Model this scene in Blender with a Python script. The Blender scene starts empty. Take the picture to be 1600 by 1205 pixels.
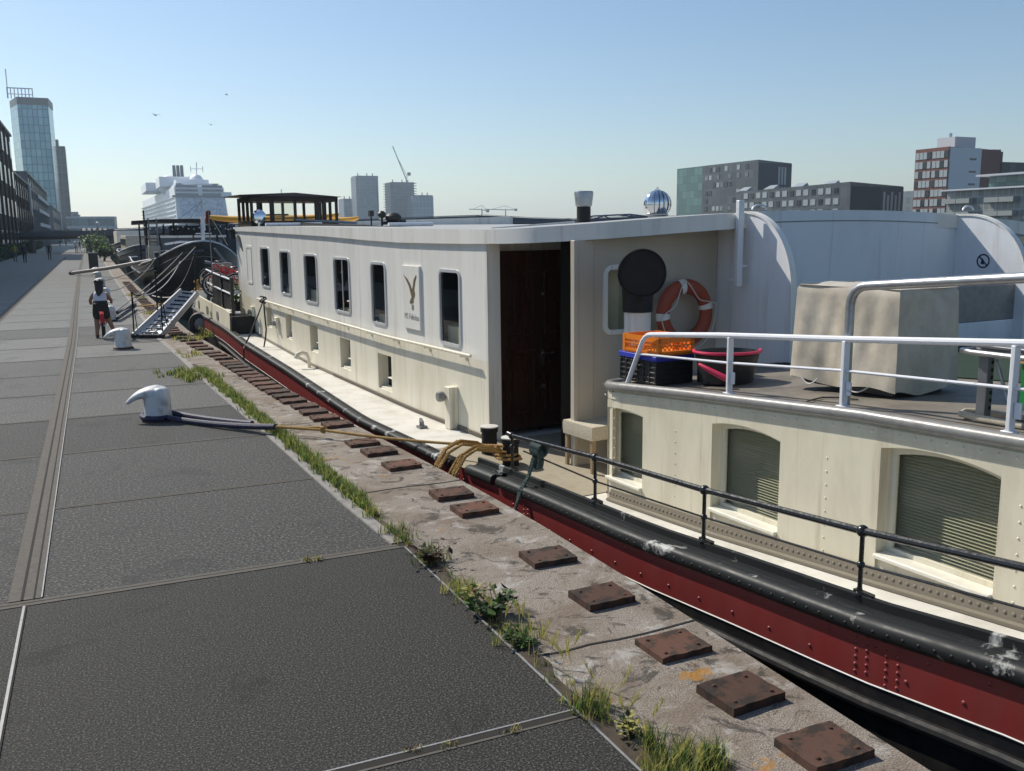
import bpy, bmesh, math, random
import numpy as np
from mathutils import Vector, Matrix
random.seed(7)
R = math.radians
C = bpy.context.scene.collection
SC = bpy.context.scene

# ------------------------------------------------------------------ camera, sky, sun, exposure
F, H = 1440.0, 2.3                      # focal length in px of a 1600 px wide frame, eye height over the quay
def _n(v): return v / np.linalg.norm(v)
def _ray(p): return np.array([p[0] - 800.0, -(p[1] - 602.5), -F])
_y = _n(_ray((138, 370))); _z = _n(np.cross(_n(_ray((1600, 353.5))), _y))
if _z[1] < 0: _z = -_z
_x = np.cross(_y, _z)
MC = np.array([_x, _y, _z])             # camera axes in the quay's frame: x to the water, y along the quay, z up
cam = bpy.data.cameras.new('camera'); cam_o = bpy.data.objects.new('camera', cam); C.objects.link(cam_o)
cam.lens = F / 1600 * 36; cam.sensor_width = 36; cam.clip_start = 0.05; cam.clip_end = 9000
m4 = Matrix.Identity(4)
for i in range(3):
    for j in range(3): m4[i][j] = MC[i][j]
m4[2][3] = H
cam_o.matrix_world = m4
SC.camera = cam_o
SUN_EL, SUN_AZ = 44.0, 27.5             # sun ahead of the camera and to the left of the quay line
w = bpy.data.worlds.new('World'); SC.world = w; w.use_nodes = True
nt = w.node_tree; bg = nt.nodes['Background']
sky = nt.nodes.new('ShaderNodeTexSky'); sky.sky_type = 'NISHITA'; sky.sun_disc = False
sky.sun_elevation = R(SUN_EL); sky.sun_rotation = R(-SUN_AZ); sky.air_density = 1.1; sky.dust_density = .55; sky.ozone_density = 3.4
nt.links.new(sky.outputs[0], bg.inputs[0]); bg.inputs[1].default_value = 0.116
sl = bpy.data.lights.new('sun', 'SUN'); sl.energy = 5.0; sl.angle = R(0.5); sl.color = (1.0, 0.94, 0.83)
so = bpy.data.objects.new('sun', sl); C.objects.link(so)
sd = Vector((-math.sin(R(SUN_AZ)) * math.cos(R(SUN_EL)), math.cos(R(SUN_AZ)) * math.cos(R(SUN_EL)), math.sin(R(SUN_EL))))
so.rotation_euler = sd.to_track_quat('Z', 'Y').to_euler()
SC.view_settings.view_transform = 'Standard'; SC.view_settings.look = 'None'
SC.view_settings.exposure = 0.0; SC.view_settings.gamma = 1.0; SC.view_settings.use_curve_mapping = False
SC.render.engine = 'CYCLES'
SC.cycles.max_bounces = 8; SC.cycles.transparent_max_bounces = 12; SC.cycles.volume_bounces = 1
SC.cycles.use_denoising = True

# ------------------------------------------------------------------ measuring helpers
def wr(p): return MC @ _ray(p)
def onZ(p, z=0.0):
    r = wr(p); t = (z - H) / r[2]; q = np.array([0, 0, H]) + t * r; return Vector(q)
def onX(p, x):
    r = wr(p); return Vector(np.array([0, 0, H]) + r * (x / r[0]))
def onY(p, y):
    r = wr(p); return Vector(np.array([0, 0, H]) + r * (y / r[1]))
O2 = np.array([3.15, 8.0]); D2 = _n(np.array([-.07, 1.0])); N2 = np.array([D2[1], -D2[0]])
def P(u, v, z):                          # houseboat frame: u forward along the boat, v outboard from the quay-side gunwale
    q = O2 + u * D2 + v * N2; return Vector((q[0], q[1], z))
def toB(Wp):
    q = np.array([Wp[0], Wp[1]]) - O2; return Vector((q @ D2, q @ N2, Wp[2]))
def bV(p, v):
    q = O2 + v * N2; r = wr(p); t = (N2 @ q) / (N2 @ r[:2]); return toB(np.array([0, 0, H]) + t * r)
def bU(p, u):
    q = O2 + u * D2; r = wr(p); t = (D2 @ q) / (D2 @ r[:2]); return toB(np.array([0, 0, H]) + t * r)
def bZ(p, z): return toB(onZ(p, z))
def ip(x, pts):                          # piecewise linear
    if x <= pts[0][0]: return pts[0][1]
    for (a, A), (b, B) in zip(pts, pts[1:]):
        if x <= b: return A + (B - A) * (x - a) / (b - a)
    return pts[-1][1]
def frange(a, b, n): return [a + (b - a) * i / n for i in range(n + 1)]

# ------------------------------------------------------------------ mesh helpers
WL = {}
class MB:
    def __init__(s): s.v = []; s.f = []; s.m = []; s.cm = 0
    def face(s, pts):
        i = len(s.v); s.v += [tuple(p) for p in pts]; s.f.append(tuple(range(i, i + len(pts)))); s.m.append(s.cm)
    def grid(s, rows, closed=False):
        i = len(s.v); n = len(rows[0])
        for r in rows: s.v += [tuple(p) for p in r]
        for a in range(len(rows) - 1):
            for b in range(n if closed else n - 1):
                c = (b + 1) % n
                s.f.append((i + a * n + b, i + a * n + c, i + (a + 1) * n + c, i + (a + 1) * n + b)); s.m.append(s.cm)
    def hexa(s, q):                      # 4 bottom + 4 top, same order
        i = len(s.v); s.v += [tuple(p) for p in q]
        for f in ((3, 2, 1, 0), (4, 5, 6, 7), (0, 1, 5, 4), (1, 2, 6, 5), (2, 3, 7, 6), (3, 0, 4, 7)):
            s.f.append(tuple(i + k for k in f)); s.m.append(s.cm)
    def box(s, c, size, rz=0.0, axes=None):
        c = Vector(c); a = [Vector((math.cos(rz), math.sin(rz), 0)), Vector((-math.sin(rz), math.cos(rz), 0)), Vector((0, 0, 1))] if axes is None else axes
        x, y, z = [a[k] * size[k] / 2 for k in range(3)]
        s.hexa([c - x - y - z, c + x - y - z, c + x + y - z, c - x + y - z, c - x - y + z, c + x - y + z, c + x + y + z, c - x + y + z])
    def bbox(s, u0, u1, v0, v1, z0, z1): # box in the houseboat frame
        s.hexa([P(u0, v0, z0), P(u0, v1, z0), P(u1, v1, z0), P(u1, v0, z0), P(u0, v0, z1), P(u0, v1, z1), P(u1, v1, z1), P(u1, v0, z1)])
    def prism(s, poly, ext):
        poly = [Vector(p) for p in poly]; e = Vector(ext); i = len(s.v); n = len(poly)
        s.v += [tuple(p) for p in poly] + [tuple(p + e) for p in poly]
        s.f.append(tuple(range(i + n - 1, i - 1, -1))); s.m.append(s.cm)
        s.f.append(tuple(range(i + n, i + 2 * n))); s.m.append(s.cm)
        for k in range(n):
            l = (k + 1) % n; s.f.append((i + k, i + l, i + n + l, i + n + k)); s.m.append(s.cm)
    def tube(s, pts, r, n=8, closed=False, caps=True):
        pts = [Vector(p) for p in pts]; N = len(pts); rows = []; nrm = None
        for k in range(N):
            if closed: t = pts[(k + 1) % N] - pts[k - 1]
            else: t = pts[min(k + 1, N - 1)] - pts[max(k - 1, 0)]
            t.normalize()
            if nrm is None:
                nrm = t.cross(Vector((0, 0, 1)));
                if nrm.length < 1e-3: nrm = Vector((1, 0, 0))
            nrm = (nrm - t * nrm.dot(t)).normalized(); b = t.cross(nrm)
            rr = r[k] if isinstance(r, (list, tuple)) else r
            rows.append([pts[k] + (nrm * math.cos(a) + b * math.sin(a)) * rr for a in [2 * math.pi * j / n for j in range(n)]])
        if closed: rows.append(rows[0])
        s.grid(rows, True)
        if caps and not closed: s.face(rows[0][::-1]); s.face(rows[-1])
    def lathe(s, prof, c=(0, 0, 0), n=24, axis=None, x=None):
        c = Vector(c); z = Vector(axis).normalized() if axis else Vector((0, 0, 1))
        xx = z.orthogonal().normalized() if abs(z.z) < .999 else Vector((1, 0, 0)); yy = z.cross(xx)
        s.grid([[c + z * h + (xx * math.cos(a) + yy * math.sin(a)) * r for a in [2 * math.pi * j / n for j in range(n)]] for r, h in prof], True)
        if prof[0][0] > 1e-4: s.face([c + z * prof[0][1] + (xx * math.cos(a) + yy * math.sin(a)) * prof[0][0] for a in [-2 * math.pi * j / n for j in range(n)]])
        if prof[-1][0] > 1e-4: s.face([c + z * prof[-1][1] + (xx * math.cos(a) + yy * math.sin(a)) * prof[-1][0] for a in [2 * math.pi * j / n for j in range(n)]])
    def ball(s, c, r, n=12):
        c = Vector(c); r = (r, r, r) if not isinstance(r, (tuple, list)) else r
        s.grid([[c + Vector((r[0] * math.sin(t) * math.cos(a), r[1] * math.sin(t) * math.sin(a), r[2] * math.cos(t))) for a in [2 * math.pi * j / n for j in range(n)]] for t in [math.pi * (k + .001) / (n // 2 + .002) for k in range(n // 2 + 1)]], True)
    def build(s, name, mat, parent=None, smooth=35, bevel=0.0, local=False):
        me = bpy.data.meshes.new(name); me.from_pydata(s.v, [], s.f)
        for mt in (mat if isinstance(mat, (list, tuple)) else [mat]): me.materials.append(mt)
        if any(s.m): me.polygons.foreach_set('material_index', s.m)
        b = bmesh.new(); b.from_mesh(me); bmesh.ops.remove_doubles(b, verts=b.verts, dist=1e-5); bmesh.ops.recalc_face_normals(b, faces=b.faces); b.to_mesh(me); b.free()
        if smooth:
            me.shade_smooth(); me.set_sharp_from_angle(angle=R(smooth))
        o = bpy.data.objects.new(name, me); C.objects.link(o); attach(o, parent, local)
        if bevel:
            bm_ = o.modifiers.new('edge', 'BEVEL'); bm_.width = bevel; bm_.segments = 2; bm_.limit_method = 'ANGLE'; bm_.angle_limit = R(40)
        return o
def attach(o, parent, local=False):
    WL[o.name] = Vector((0, 0, 0))
    if parent is not None:
        o.parent = parent
        if not local: o.location = -WL[parent.name]
        else: WL[o.name] = Vector(WL[parent.name])
def tag(o, label=None, cat=None, group=None, kind=None):
    if label: o['label'] = label
    if cat: o['category'] = cat
    if group: o['group'] = group
    if kind: o['kind'] = kind
    return o
def thing(name, label, cat, loc=(0, 0, 0), rz=0.0, group=None):
    o = bpy.data.objects.new(name, None); o.empty_display_size = .2; C.objects.link(o)
    o.location = loc; o.rotation_euler = (0, 0, rz); WL[o.name] = Vector(loc)
    return tag(o, label, cat, group)
def kids(o): return [c for c in bpy.data.objects if c.parent == o]
def dup(o, loc=None, rz=None, label=None, scale=None, parent=None):
    c = o.copy(); C.objects.link(c); WL[c.name] = Vector(loc if loc is not None else WL[o.name])
    if parent is not None: c.parent = parent
    if loc is not None: c.location = loc
    if rz is not None: c.rotation_euler = (0, 0, rz)
    if label: c['label'] = label
    if scale: c.scale = (scale, scale, scale)
    for ch in kids(o): dup(ch, parent=c)
    return c
def rope_pts(a, b, sag, n=14):
    a = Vector(a); b = Vector(b); return [a.lerp(b, t) - Vector((0, 0, sag * 4 * t * (1 - t))) for t in [i / n for i in range(n + 1)]]

# ------------------------------------------------------------------ materials
def newmat(name):
    m = bpy.data.materials.new(name); m.use_nodes = True; n = m.node_tree.nodes; b = n['Principled BSDF']; return m, n, m.node_tree.links, b
def c4(c): return (c[0], c[1], c[2], 1.0)
def ramp(n, l, src, stops):
    r = n.new('ShaderNodeValToRGB'); l.new(src, r.inputs[0])
    while len(r.color_ramp.elements) < len(stops): r.color_ramp.elements.new(.5)
    for e, (p, c) in zip(r.color_ramp.elements, stops): e.position = p; e.color = c4(c) if len(c) == 3 else c
    return r.outputs[0]
def noise(n, l, scale, detail=4, rough=.6, vec=None, dist=0):
    t = n.new('ShaderNodeTexNoise'); t.inputs['Scale'].default_value = scale; t.inputs['Detail'].default_value = detail
    t.inputs['Roughness'].default_value = rough; t.inputs['Distortion'].default_value = dist
    if vec is not None: l.new(vec, t.inputs['Vector'])
    return t.outputs[0]
def coords(n, l, scale=(1, 1, 1)):
    tc = n.new('ShaderNodeTexCoord'); mp = n.new('ShaderNodeMapping'); l.new(tc.outputs['Object'], mp.inputs[0]); mp.inputs['Scale'].default_value = scale
    return mp.outputs[0]
def mix(n, l, fac, a, b, mode='MIX'):
    x = n.new('ShaderNodeMix'); x.data_type = 'RGBA'; x.blend_type = mode
    if isinstance(fac, (int, float)): x.inputs[0].default_value = fac
    else: l.new(fac, x.inputs[0])
    for k, q in ((6, a), (7, b)):
        if isinstance(q, (tuple, list)): x.inputs[k].default_value = c4(q)
        else: l.new(q, x.inputs[k])
    return x.outputs[2]
def bump(n, l, b, src, strength=.2, dist=.01):
    k = n.new('ShaderNodeBump'); k.inputs['Strength'].default_value = strength; k.inputs['Distance'].default_value = dist
    l.new(src, k.inputs['Height']); l.new(k.outputs[0], b.inputs['Normal'])
def surf(name, col, rough=.5, metal=0.0, dirt=None, amt=.4, scale=2.0, lo=.45, hi=.7, streak=1.0, bs=0.0, bscale=80.0, spec=.5, coat=0, vary=.08, rust=0):
    """painted or bare surface: base colour, faint fading, patches of dirt or wear of their own, fine relief"""
    m, n, l, b = newmat(name); v = coords(n, l, (1, 1, 1 / streak)); base = col
    f = noise(n, l, .9 * scale, 3, .6, v)
    c = mix(n, l, f, tuple(k * (1 - vary) for k in col), tuple(min(1, k * (1 + vary)) for k in col))
    if dirt is not None:
        d = noise(n, l, scale * 2.3, 8, .65, v, .3); mask = ramp(n, l, d, [(lo, (0, 0, 0)), (hi, (amt, amt, amt))])
        c = mix(n, l, mask, c, dirt)
    l.new(c, b.inputs['Base Color'])
    rr = ramp(n, l, noise(n, l, scale * 5, 4, .6, v), [(.3, (max(0, rough - .09),) * 3), (.7, (min(1, rough + .09),) * 3)])
    l.new(rr, b.inputs['Roughness']); b.inputs['Metallic'].default_value = metal
    b.inputs['Specular IOR Level'].default_value = spec; b.inputs['Coat Weight'].default_value = coat
    if bs: bump(n, l, b, noise(n, l, bscale, 5, .6), bs, .004)
    if rust:                             # thin runs of rust and soot down the plating
        rv = coords(n, l, (9, 9, .55)); rm = ramp(n, l, noise(n, l, 1.0, 6, .6, rv), [(.56, (0, 0, 0)), (.72, (rust,) * 3)]); l.new(mix(n, l, rm, c, (.27, .17, .09)), b.inputs['Base Color'])
    return m
M = {}
M['white'] = surf('white_paint', (.80, .785, .735), .42, dirt=(.50, .44, .34), amt=.32, scale=1.2, streak=11, bs=.6, bscale=1.6, rust=.3)
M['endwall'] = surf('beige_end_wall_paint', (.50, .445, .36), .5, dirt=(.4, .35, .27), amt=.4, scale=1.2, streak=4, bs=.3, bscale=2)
M['whitein'] = surf('white_shelter_paint', (.80, .81, .83), .45, dirt=(.5, .48, .45), amt=.35, scale=1.0, streak=3, lo=.5, hi=.75, bs=.4, bscale=1.8, rust=.25)
M['cream'] = surf('cream_paint', (.78, .735, .60), .45, dirt=(.50, .42, .28), amt=.42, scale=1.3, streak=6, bs=.6, bscale=2, rust=.4)
M['cream2'] = surf('old_cream_paint', (.76, .70, .54), .5, dirt=(.46, .40, .28), amt=.4, scale=1.6, streak=3, bs=.3, bscale=6, rust=.4)
M['sill'] = surf('bright_sill_paint', (.8, .77, .66), .4, dirt=(.5, .45, .35), amt=.3, scale=4)
M['deck'] = surf('pale_deck_paint', (.66, .64, .58), .55, dirt=(.36, .32, .26), amt=.5, scale=1.4, bs=.15, bscale=60)
M['mat'] = surf('woven_deck_mat', (.34, .30, .22), .85, dirt=(.25, .2, .14), amt=.5, scale=4, bs=.6, bscale=140)
M['red'] = surf('dark_red_paint', (.19, .022, .021), .42, dirt=(.13, .035, .03), amt=.6, scale=1.5, streak=4, lo=.4, hi=.75, bs=.15, bscale=12)
M['black'] = surf('black_gloss_paint', (.010, .0115, .012), .54, dirt=(.5, .5, .48), amt=.8, scale=1.5, lo=.585, hi=.645, bs=.45, bscale=26, spec=.35)
M['blackp'] = surf('black_rail_paint', (.013, .014, .015), .25, dirt=(.3, .3, .29), amt=.6, scale=9, lo=.66, hi=.74, bs=.1)
M['tar'] = surf('tarred_hull', (.009, .009, .010), .62, dirt=(.05, .045, .04), amt=.5, scale=2, bs=.2, bscale=20, spec=.25)
M['galv'] = surf('galvanised_steel', (.42, .43, .44), .38, .75, dirt=(.25, .22, .2), amt=.4, scale=6, bs=.1)
M['greyrim'] = surf('grey_rim_paint', (.25, .245, .235), .38, .1, dirt=(.12, .11, .1), amt=.5, scale=5, bs=.15)
M['railw'] = surf('white_rail_paint', (.76, .77, .80), .35, dirt=(.3, .26, .22), amt=.7, scale=7, lo=.6, hi=.72, bs=.12, bscale=40)
M['rustbar'] = surf('riveted_bar_paint', (.19, .165, .125), .5, dirt=(.2, .17, .13), amt=.6, scale=8, bs=.3)
M['alu'] = surf('aluminium_frame', (.62, .63, .64), .35, .3, scale=.5)
M['wood'] = surf('dark_door_wood', (.040, .014, .008), .3, dirt=(.02, .008, .005), amt=.7, scale=2, streak=12, bs=.2, bscale=30, coat=.4)
M['brass'] = surf('worn_metal_fitting', (.5, .47, .4), .3, 1)
M['tarp'] = surf('grey_beige_tarpaulin', (.54, .48, .385), .5, dirt=(.25, .22, .18), amt=.5, scale=2, bs=.55, bscale=7)
M['orange'] = surf('orange_plastic', (.80, .22, .015), .4, dirt=(.5, .2, .05), amt=.3, scale=6)
M['ring'] = surf('orange_lifebuoy', (.34, .062, .028), .55, dirt=(.35, .08, .04), amt=.4, scale=6)
M['blackpl'] = surf('black_plastic', (.018, .018, .02), .4, dirt=(.05, .05, .05), amt=.5, scale=6)
M['blue'] = surf('blue_plastic', (.035, .05, .42), .4)
M['pink'] = surf('pink_plastic', (.62, .03, .09), .4)
M['greenpl'] = surf('green_plastic', (.01, .24, .055), .4)
M['turf'] = surf('green_deck_carpet', (.008, .028, .011), .9, bs=.5)
M['plank'] = surf('pale_planed_wood', (.5, .36, .2), .5, streak=6)
M['deckdark'] = surf('grey_upper_deck', (.20, .175, .14), .6, dirt=(.06, .055, .05), amt=.7, scale=1.6, bs=.3, bscale=50)
M['cord'] = surf('white_cord', (.6, .58, .54), .8)
M['wicker'] = surf('woven_pale_seat', (.55, .49, .38), .9, bs=.8, bscale=110, dirt=(.3, .25, .18), amt=.5, scale=20)
M['woodleg'] = surf('bleached_wood_leg', (.34, .25, .15), .6, streak=6, dirt=(.18, .12, .07), amt=.5)
M['chrome'] = surf('polished_steel', (.75, .77, .8), .07, 1.0, bs=.0)
M['flue'] = surf('black_flue', (.006, .006, .006), .6)
M['roof'] = surf('pale_roof_paint', (.40, .40, .375), .55, dirt=(.3, .29, .27), amt=.4, scale=.8)
M['rope'] = surf('yellow_rope', (.40, .235, .065), .8, dirt=(.2, .12, .05), amt=.6, scale=16, bs=.6, bscale=90)
M['ropeblue'] = surf('navy_chafe_sleeve', (.012, .014, .05), .6, dirt=(.45, .45, .5), amt=.7, scale=30, lo=.6, hi=.68, bs=.6)
M['ropegreen'] = surf('dark_green_rope', (.055, .085, .07), .8, dirt=(.16, .2, .18), amt=.6, scale=30, bs=.6)
M['ropegrey'] = surf('grey_rope', (.3, .28, .24), .85, bs=.5)
M['rubber'] = surf('black_rubber', (.014, .014, .015), .7, bs=.2)
M['bollard'] = surf('weathered_white_bollard', (.62, .63, .64), .5, dirt=(.16, .14, .12), amt=.7, scale=2.2, lo=.5, hi=.7, bs=.5, bscale=22)
M['plate'] = surf('rusty_iron_plate', (.105, .055, .040), .8, dirt=(.034, .029, .024), amt=.9, scale=3.2, lo=.50, hi=.58, bs=.9, bscale=60, spec=.3)
_m = M['plate']; _n2, _l2 = _m.node_tree.nodes, _m.node_tree.links; _b = _n2['Principled BSDF']; _src = _b.inputs['Base Color'].links[0].from_socket   # each plate has rusted its own way
_oi = _n2.new('ShaderNodeObjectInfo'); _r = ramp(_n2, _l2, _oi.outputs['Random'], [(0, (.55, .58, .56)), (.35, (1.0, .9, .85)), (.7, (1.35, 1.15, 1.0)), (1, (.8, .85, .85))]); _l2.new(mix(_n2, _l2, 1.0, _src, _r, 'MULTIPLY'), _b.inputs['Base Color'])
M['conc'] = surf('pale_concrete_kerb', (.27, .255, .235), .85, dirt=(.12, .11, .1), amt=.6, scale=3, bs=.4)
M['metalgrey'] = surf('grey_metal', (.2, .2, .21), .45, .6)
M['skin'] = surf('skin', (.30, .16, .10), .55)
M['hair'] = surf('dark_hair', (.012, .009, .008), .5, bs=.6, bscale=120)
M['shirt'] = surf('white_cotton', (.68, .68, .74), .85)
M['shorts'] = surf('dark_shorts', (.025, .022, .022), .85)
M['navy'] = surf('navy_cloth', (.02, .025, .05), .85)
M['grey'] = surf('grey_cloth', (.12, .12, .13), .85)
M['bikered'] = surf('red_bicycle_paint', (.50, .018, .016), .35)
M['yellowk'] = surf('yellow_orange_kayak', (.80, .42, .06), .4)
M['leaf'] = surf('weed_leaf', (.09, .16, .035), .6, vary=.3, scale=30)
M['leafdark'] = surf('dark_weed_leaf', (.022, .05, .012), .6, vary=.3, scale=30)
M['leafred'] = surf('reddish_weed_leaf', (.07, .028, .018), .6, vary=.3, scale=30)
M['straw'] = surf('yellow_grass', (.46, .42, .12), .8, vary=.25, scale=30)
M['grassg'] = surf('green_grass', (.16, .23, .05), .7, vary=.3, scale=30)
def leafy_light(m, k=.45):               # thin leaves let the sun through
    n, l = m.node_tree.nodes, m.node_tree.links; b = n['Principled BSDF']; t = n.new('ShaderNodeBsdfTranslucent'); x = n.new('ShaderNodeMixShader'); x.inputs[0].default_value = k
    src = b.inputs['Base Color'].links[0].from_socket; l.new(src, t.inputs[0]); l.new(b.outputs[0], x.inputs[1]); l.new(t.outputs[0], x.inputs[2]); l.new(x.outputs[0], n['Material Output'].inputs[0])
for k in ('leaf', 'leafdark', 'straw', 'grassg', 'leafred'): leafy_light(M[k])
def glass(name, tint=(.9, .95, .95), refl=1.0):
    m, n, l, b = newmat(name); n.remove(b); out = n['Material Output']
    tr = n.new('ShaderNodeBsdfTransparent'); tr.inputs[0].default_value = c4(tint)
    gl = n.new('ShaderNodeBsdfGlossy'); gl.inputs['Roughness'].default_value = .02
    lw = n.new('ShaderNodeLayerWeight'); lw.inputs[0].default_value = .5; pw = n.new('ShaderNodeMath'); pw.operation = 'POWER'; pw.inputs[1].default_value = 4.0; l.new(lw.outputs['Facing'], pw.inputs[0]); fr = n.new('ShaderNodeMath'); fr.operation = 'MULTIPLY_ADD'; fr.inputs[1].default_value = .75; fr.inputs[2].default_value = .045; l.new(pw.outputs[0], fr.inputs[0]); ms = n.new('ShaderNodeMixShader')
    l.new(fr.outputs[0], ms.inputs[0]); l.new(tr.outputs[0], ms.inputs[1]); l.new(gl.outputs[0], ms.inputs[2]); l.new(ms.outputs[0], out.inputs[0])
    return m
M['glass'] = glass('window_glass', (.84, .86, .80))
def flat(name, col, rough=.6, metal=0.0, spec=.5):
    m, n, l, b = newmat(name); v = coords(n, l)
    l.new(mix(n, l, noise(n, l, 1.7, 3, .6, v), tuple(k * .88 for k in col), tuple(min(1, k * 1.1) for k in col)), b.inputs['Base Color'])
    b.inputs['Roughness'].default_value = rough; b.inputs['Metallic'].default_value = metal; b.inputs['Specular IOR Level'].default_value = spec
    return m
M['soil'] = surf('joint_soil', (.06, .045, .03), .95, dirt=(.025, .02, .015), amt=.8, scale=6, bs=.8)
M['chalk'] = flat('chrome_stub', (.3, .3, .3))
M['inside'] = flat('dark_cabin_inside', (.02, .021, .02), .9)
M['curtain'] = flat('dusty_rose_curtain', (.16, .075, .065), .9)
M['greencurt'] = flat('grey_green_blind', (.13, .19, .165), .9)
M['slat'] = flat('blind_slats', (.56, .53, .41), .6)
M['lamp'] = flat('black_lamp', (.02, .02, .02), .5)
# asphalt-like exposed aggregate: dark binder with pale and dark grains, duller and paler patches of wear
def asphalt(name, base, pale, gscale, wear, sheen=.22):
    m, n, l, b = newmat(name); v = coords(n, l)
    g = noise(n, l, gscale, 3, .75, v)
    c = ramp(n, l, g, [(.36, tuple(k * .12 for k in base)), (.46, base), (.56, pale), (.64, tuple(min(1, k * 3.6) for k in pale))])
    big = ramp(n, l, noise(n, l, .7, 6, .65, v, .4), [(.38, (0, 0, 0)), (.72, (wear,) * 3)])
    c = mix(n, l, big, c, tuple(k * 1.15 for k in pale))
    sp = ramp(n, l, noise(n, l, 9, 6, .7, v), [(.66, (0, 0, 0)), (.72, (.5, .5, .5))])
    c = mix(n, l, sp, c, tuple(k * .45 for k in base))
    dm = ramp(n, l, noise(n, l, 1.25, 7, .7, v, .8), [(.56, (0, 0, 0)), (.64, (.55,) * 3)]); c = mix(n, l, dm, c, tuple(k * .35 for k in base))
    l.new(c, b.inputs['Base Color']); b.inputs['Roughness'].default_value = .8; b.inputs['Specular IOR Level'].default_value = .3; b.inputs['Sheen Weight'].default_value = sheen; b.inputs['Sheen Roughness'].default_value = .45; b.inputs['Sheen Tint'].default_value = (.9, .88, .84, 1)
    bump(n, l, b, g, .9, .004)
    return m
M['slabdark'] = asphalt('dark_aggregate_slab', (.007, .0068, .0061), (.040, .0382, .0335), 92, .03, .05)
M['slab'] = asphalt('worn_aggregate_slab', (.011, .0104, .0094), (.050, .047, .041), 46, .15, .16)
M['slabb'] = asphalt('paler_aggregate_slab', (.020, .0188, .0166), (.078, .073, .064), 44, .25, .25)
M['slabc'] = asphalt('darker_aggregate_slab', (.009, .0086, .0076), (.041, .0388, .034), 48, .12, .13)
M['slabd'] = asphalt('glare_pale_slab', (.060, .057, .051), (.150, .142, .128), 70, .3, .35)  # base colour lightened to carry the low-angle glare on the far quay
M['jointc'] = surf('dusty_joint_mortar', (.105, .094, .079), .9, dirt=(.08, .075, .065), amt=.7, scale=5, bs=.5)
M['gap'] = flat('dark_open_joint', (.02, .018, .015), .95)
M['edgemetal'] = surf('grey_edge_angle', (.30, .30, .30), .5, .3, dirt=(.16, .14, .12), amt=.5, scale=8)
def coping():
    m, n, l, b = newmat('old_granite_coping'); v = coords(n, l)
    g = noise(n, l, 130, 4, .7, v)
    c = ramp(n, l, g, [(.36, (.07, .06, .052)), (.47, (.22, .185, .15)), (.55, (.32, .28, .235)), (.66, (.48, .44, .39))])
    st = ramp(n, l, noise(n, l, 1.6, 8, .68, v, .6), [(.44, (0, 0, 0)), (.60, (.65,) * 3)])
    c = mix(n, l, st, c, (.15, .105, .072))
    wh = ramp(n, l, noise(n, l, 3.1, 9, .72, v, .5), [(.545, (0, 0, 0)), (.63, (.6,) * 3)])
    c = mix(n, l, wh, c, (.46, .445, .42))
    dk = ramp(n, l, noise(n, l, 4.3, 9, .75, v, .8), [(.535, (0, 0, 0)), (.60, (.85,) * 3)])
    c = mix(n, l, dk, c, (.05, .043, .035))
    vo = n.new('ShaderNodeTexNoise'); vo.inputs['Scale'].default_value = 2.2; vo.inputs['Detail'].default_value = 7; vo.inputs['Roughness'].default_value = .6
    mp = n.new('ShaderNodeMapping'); mp.inputs['Location'].default_value = (31.7, 4.2, 9.9); l.new(v, mp.inputs[0]); l.new(mp.outputs[0], vo.inputs['Vector'])
    li = ramp(n, l, vo.outputs[0], [(.65, (0, 0, 0)), (.68, (.8,) * 3)])
    c = mix(n, l, li, c, (.36, .17, .02))
    l.new(c, b.inputs['Base Color']); b.inputs['Roughness'].default_value = .85; b.inputs['Specular IOR Level'].default_value = .35
    bump(n, l, b, noise(n, l, 26, 9, .72, v), .7, .02)
    return m
M['coping'] = coping()

# ------------------------------------------------------------------ the quay
KERB = [(-6, 2.04), (3, 2.0), (6.35, 1.97), (7.44, 1.9), (10.7, 1.78), (15, 1.58), (18.4, 1.47), (22, 1.32), (33, 1.22), (61, 1.15), (141, 1.2), (300, 1.3), (900, 1.5)]
EDGE = [(-6, 3.13), (2.6, 3.13), (5, 3.14), (6.4, 3.12), (7.6, 3.06), (8.25, 3.01), (10.95, 2.8), (14.2, 2.53), (17.2, 2.4), (20.5, 2.24), (23.3, 2.08), (39.7, 1.97), (61, 1.9), (141, 2.0), (300, 2.1), (900, 2.3)]
kerb = lambda y: ip(y, KERB); edge = lambda y: ip(y, EDGE)
YS = sorted(set([-6, 0, 3, 5, 6.35, 7.5, 9, 10.7, 12.5, 14.2, 16, 18.4, 20.5, 22, 24, 28, 33, 40, 50, 61, 80, 110, 141, 200, 300, 500, 900]))
def sheet(y0, y1, fa, fb, z, mat, name, kind='structure'):
    m = MB(); ys = [y0] + [y for y in YS if y0 < y < y1] + [y1]
    m.grid([[(fa(y), y, z) for y in ys], [(fb(y), y, z) for y in ys]])
    return tag(m.build(name, mat, smooth=0), kind=kind)
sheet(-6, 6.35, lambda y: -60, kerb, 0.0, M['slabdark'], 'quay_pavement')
m = MB(); ys = [y for y in YS]
m.grid([[(kerb(y), y, 0.0) for y in ys], [(edge(y) - .02, y, 0.0) for y in ys], [(edge(y), y, -.025) for y in ys], [(edge(y) + .01, y, -2.6) for y in ys]])
tag(m.build('quay_coping', M['coping'], smooth=0), kind='structure')
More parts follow.
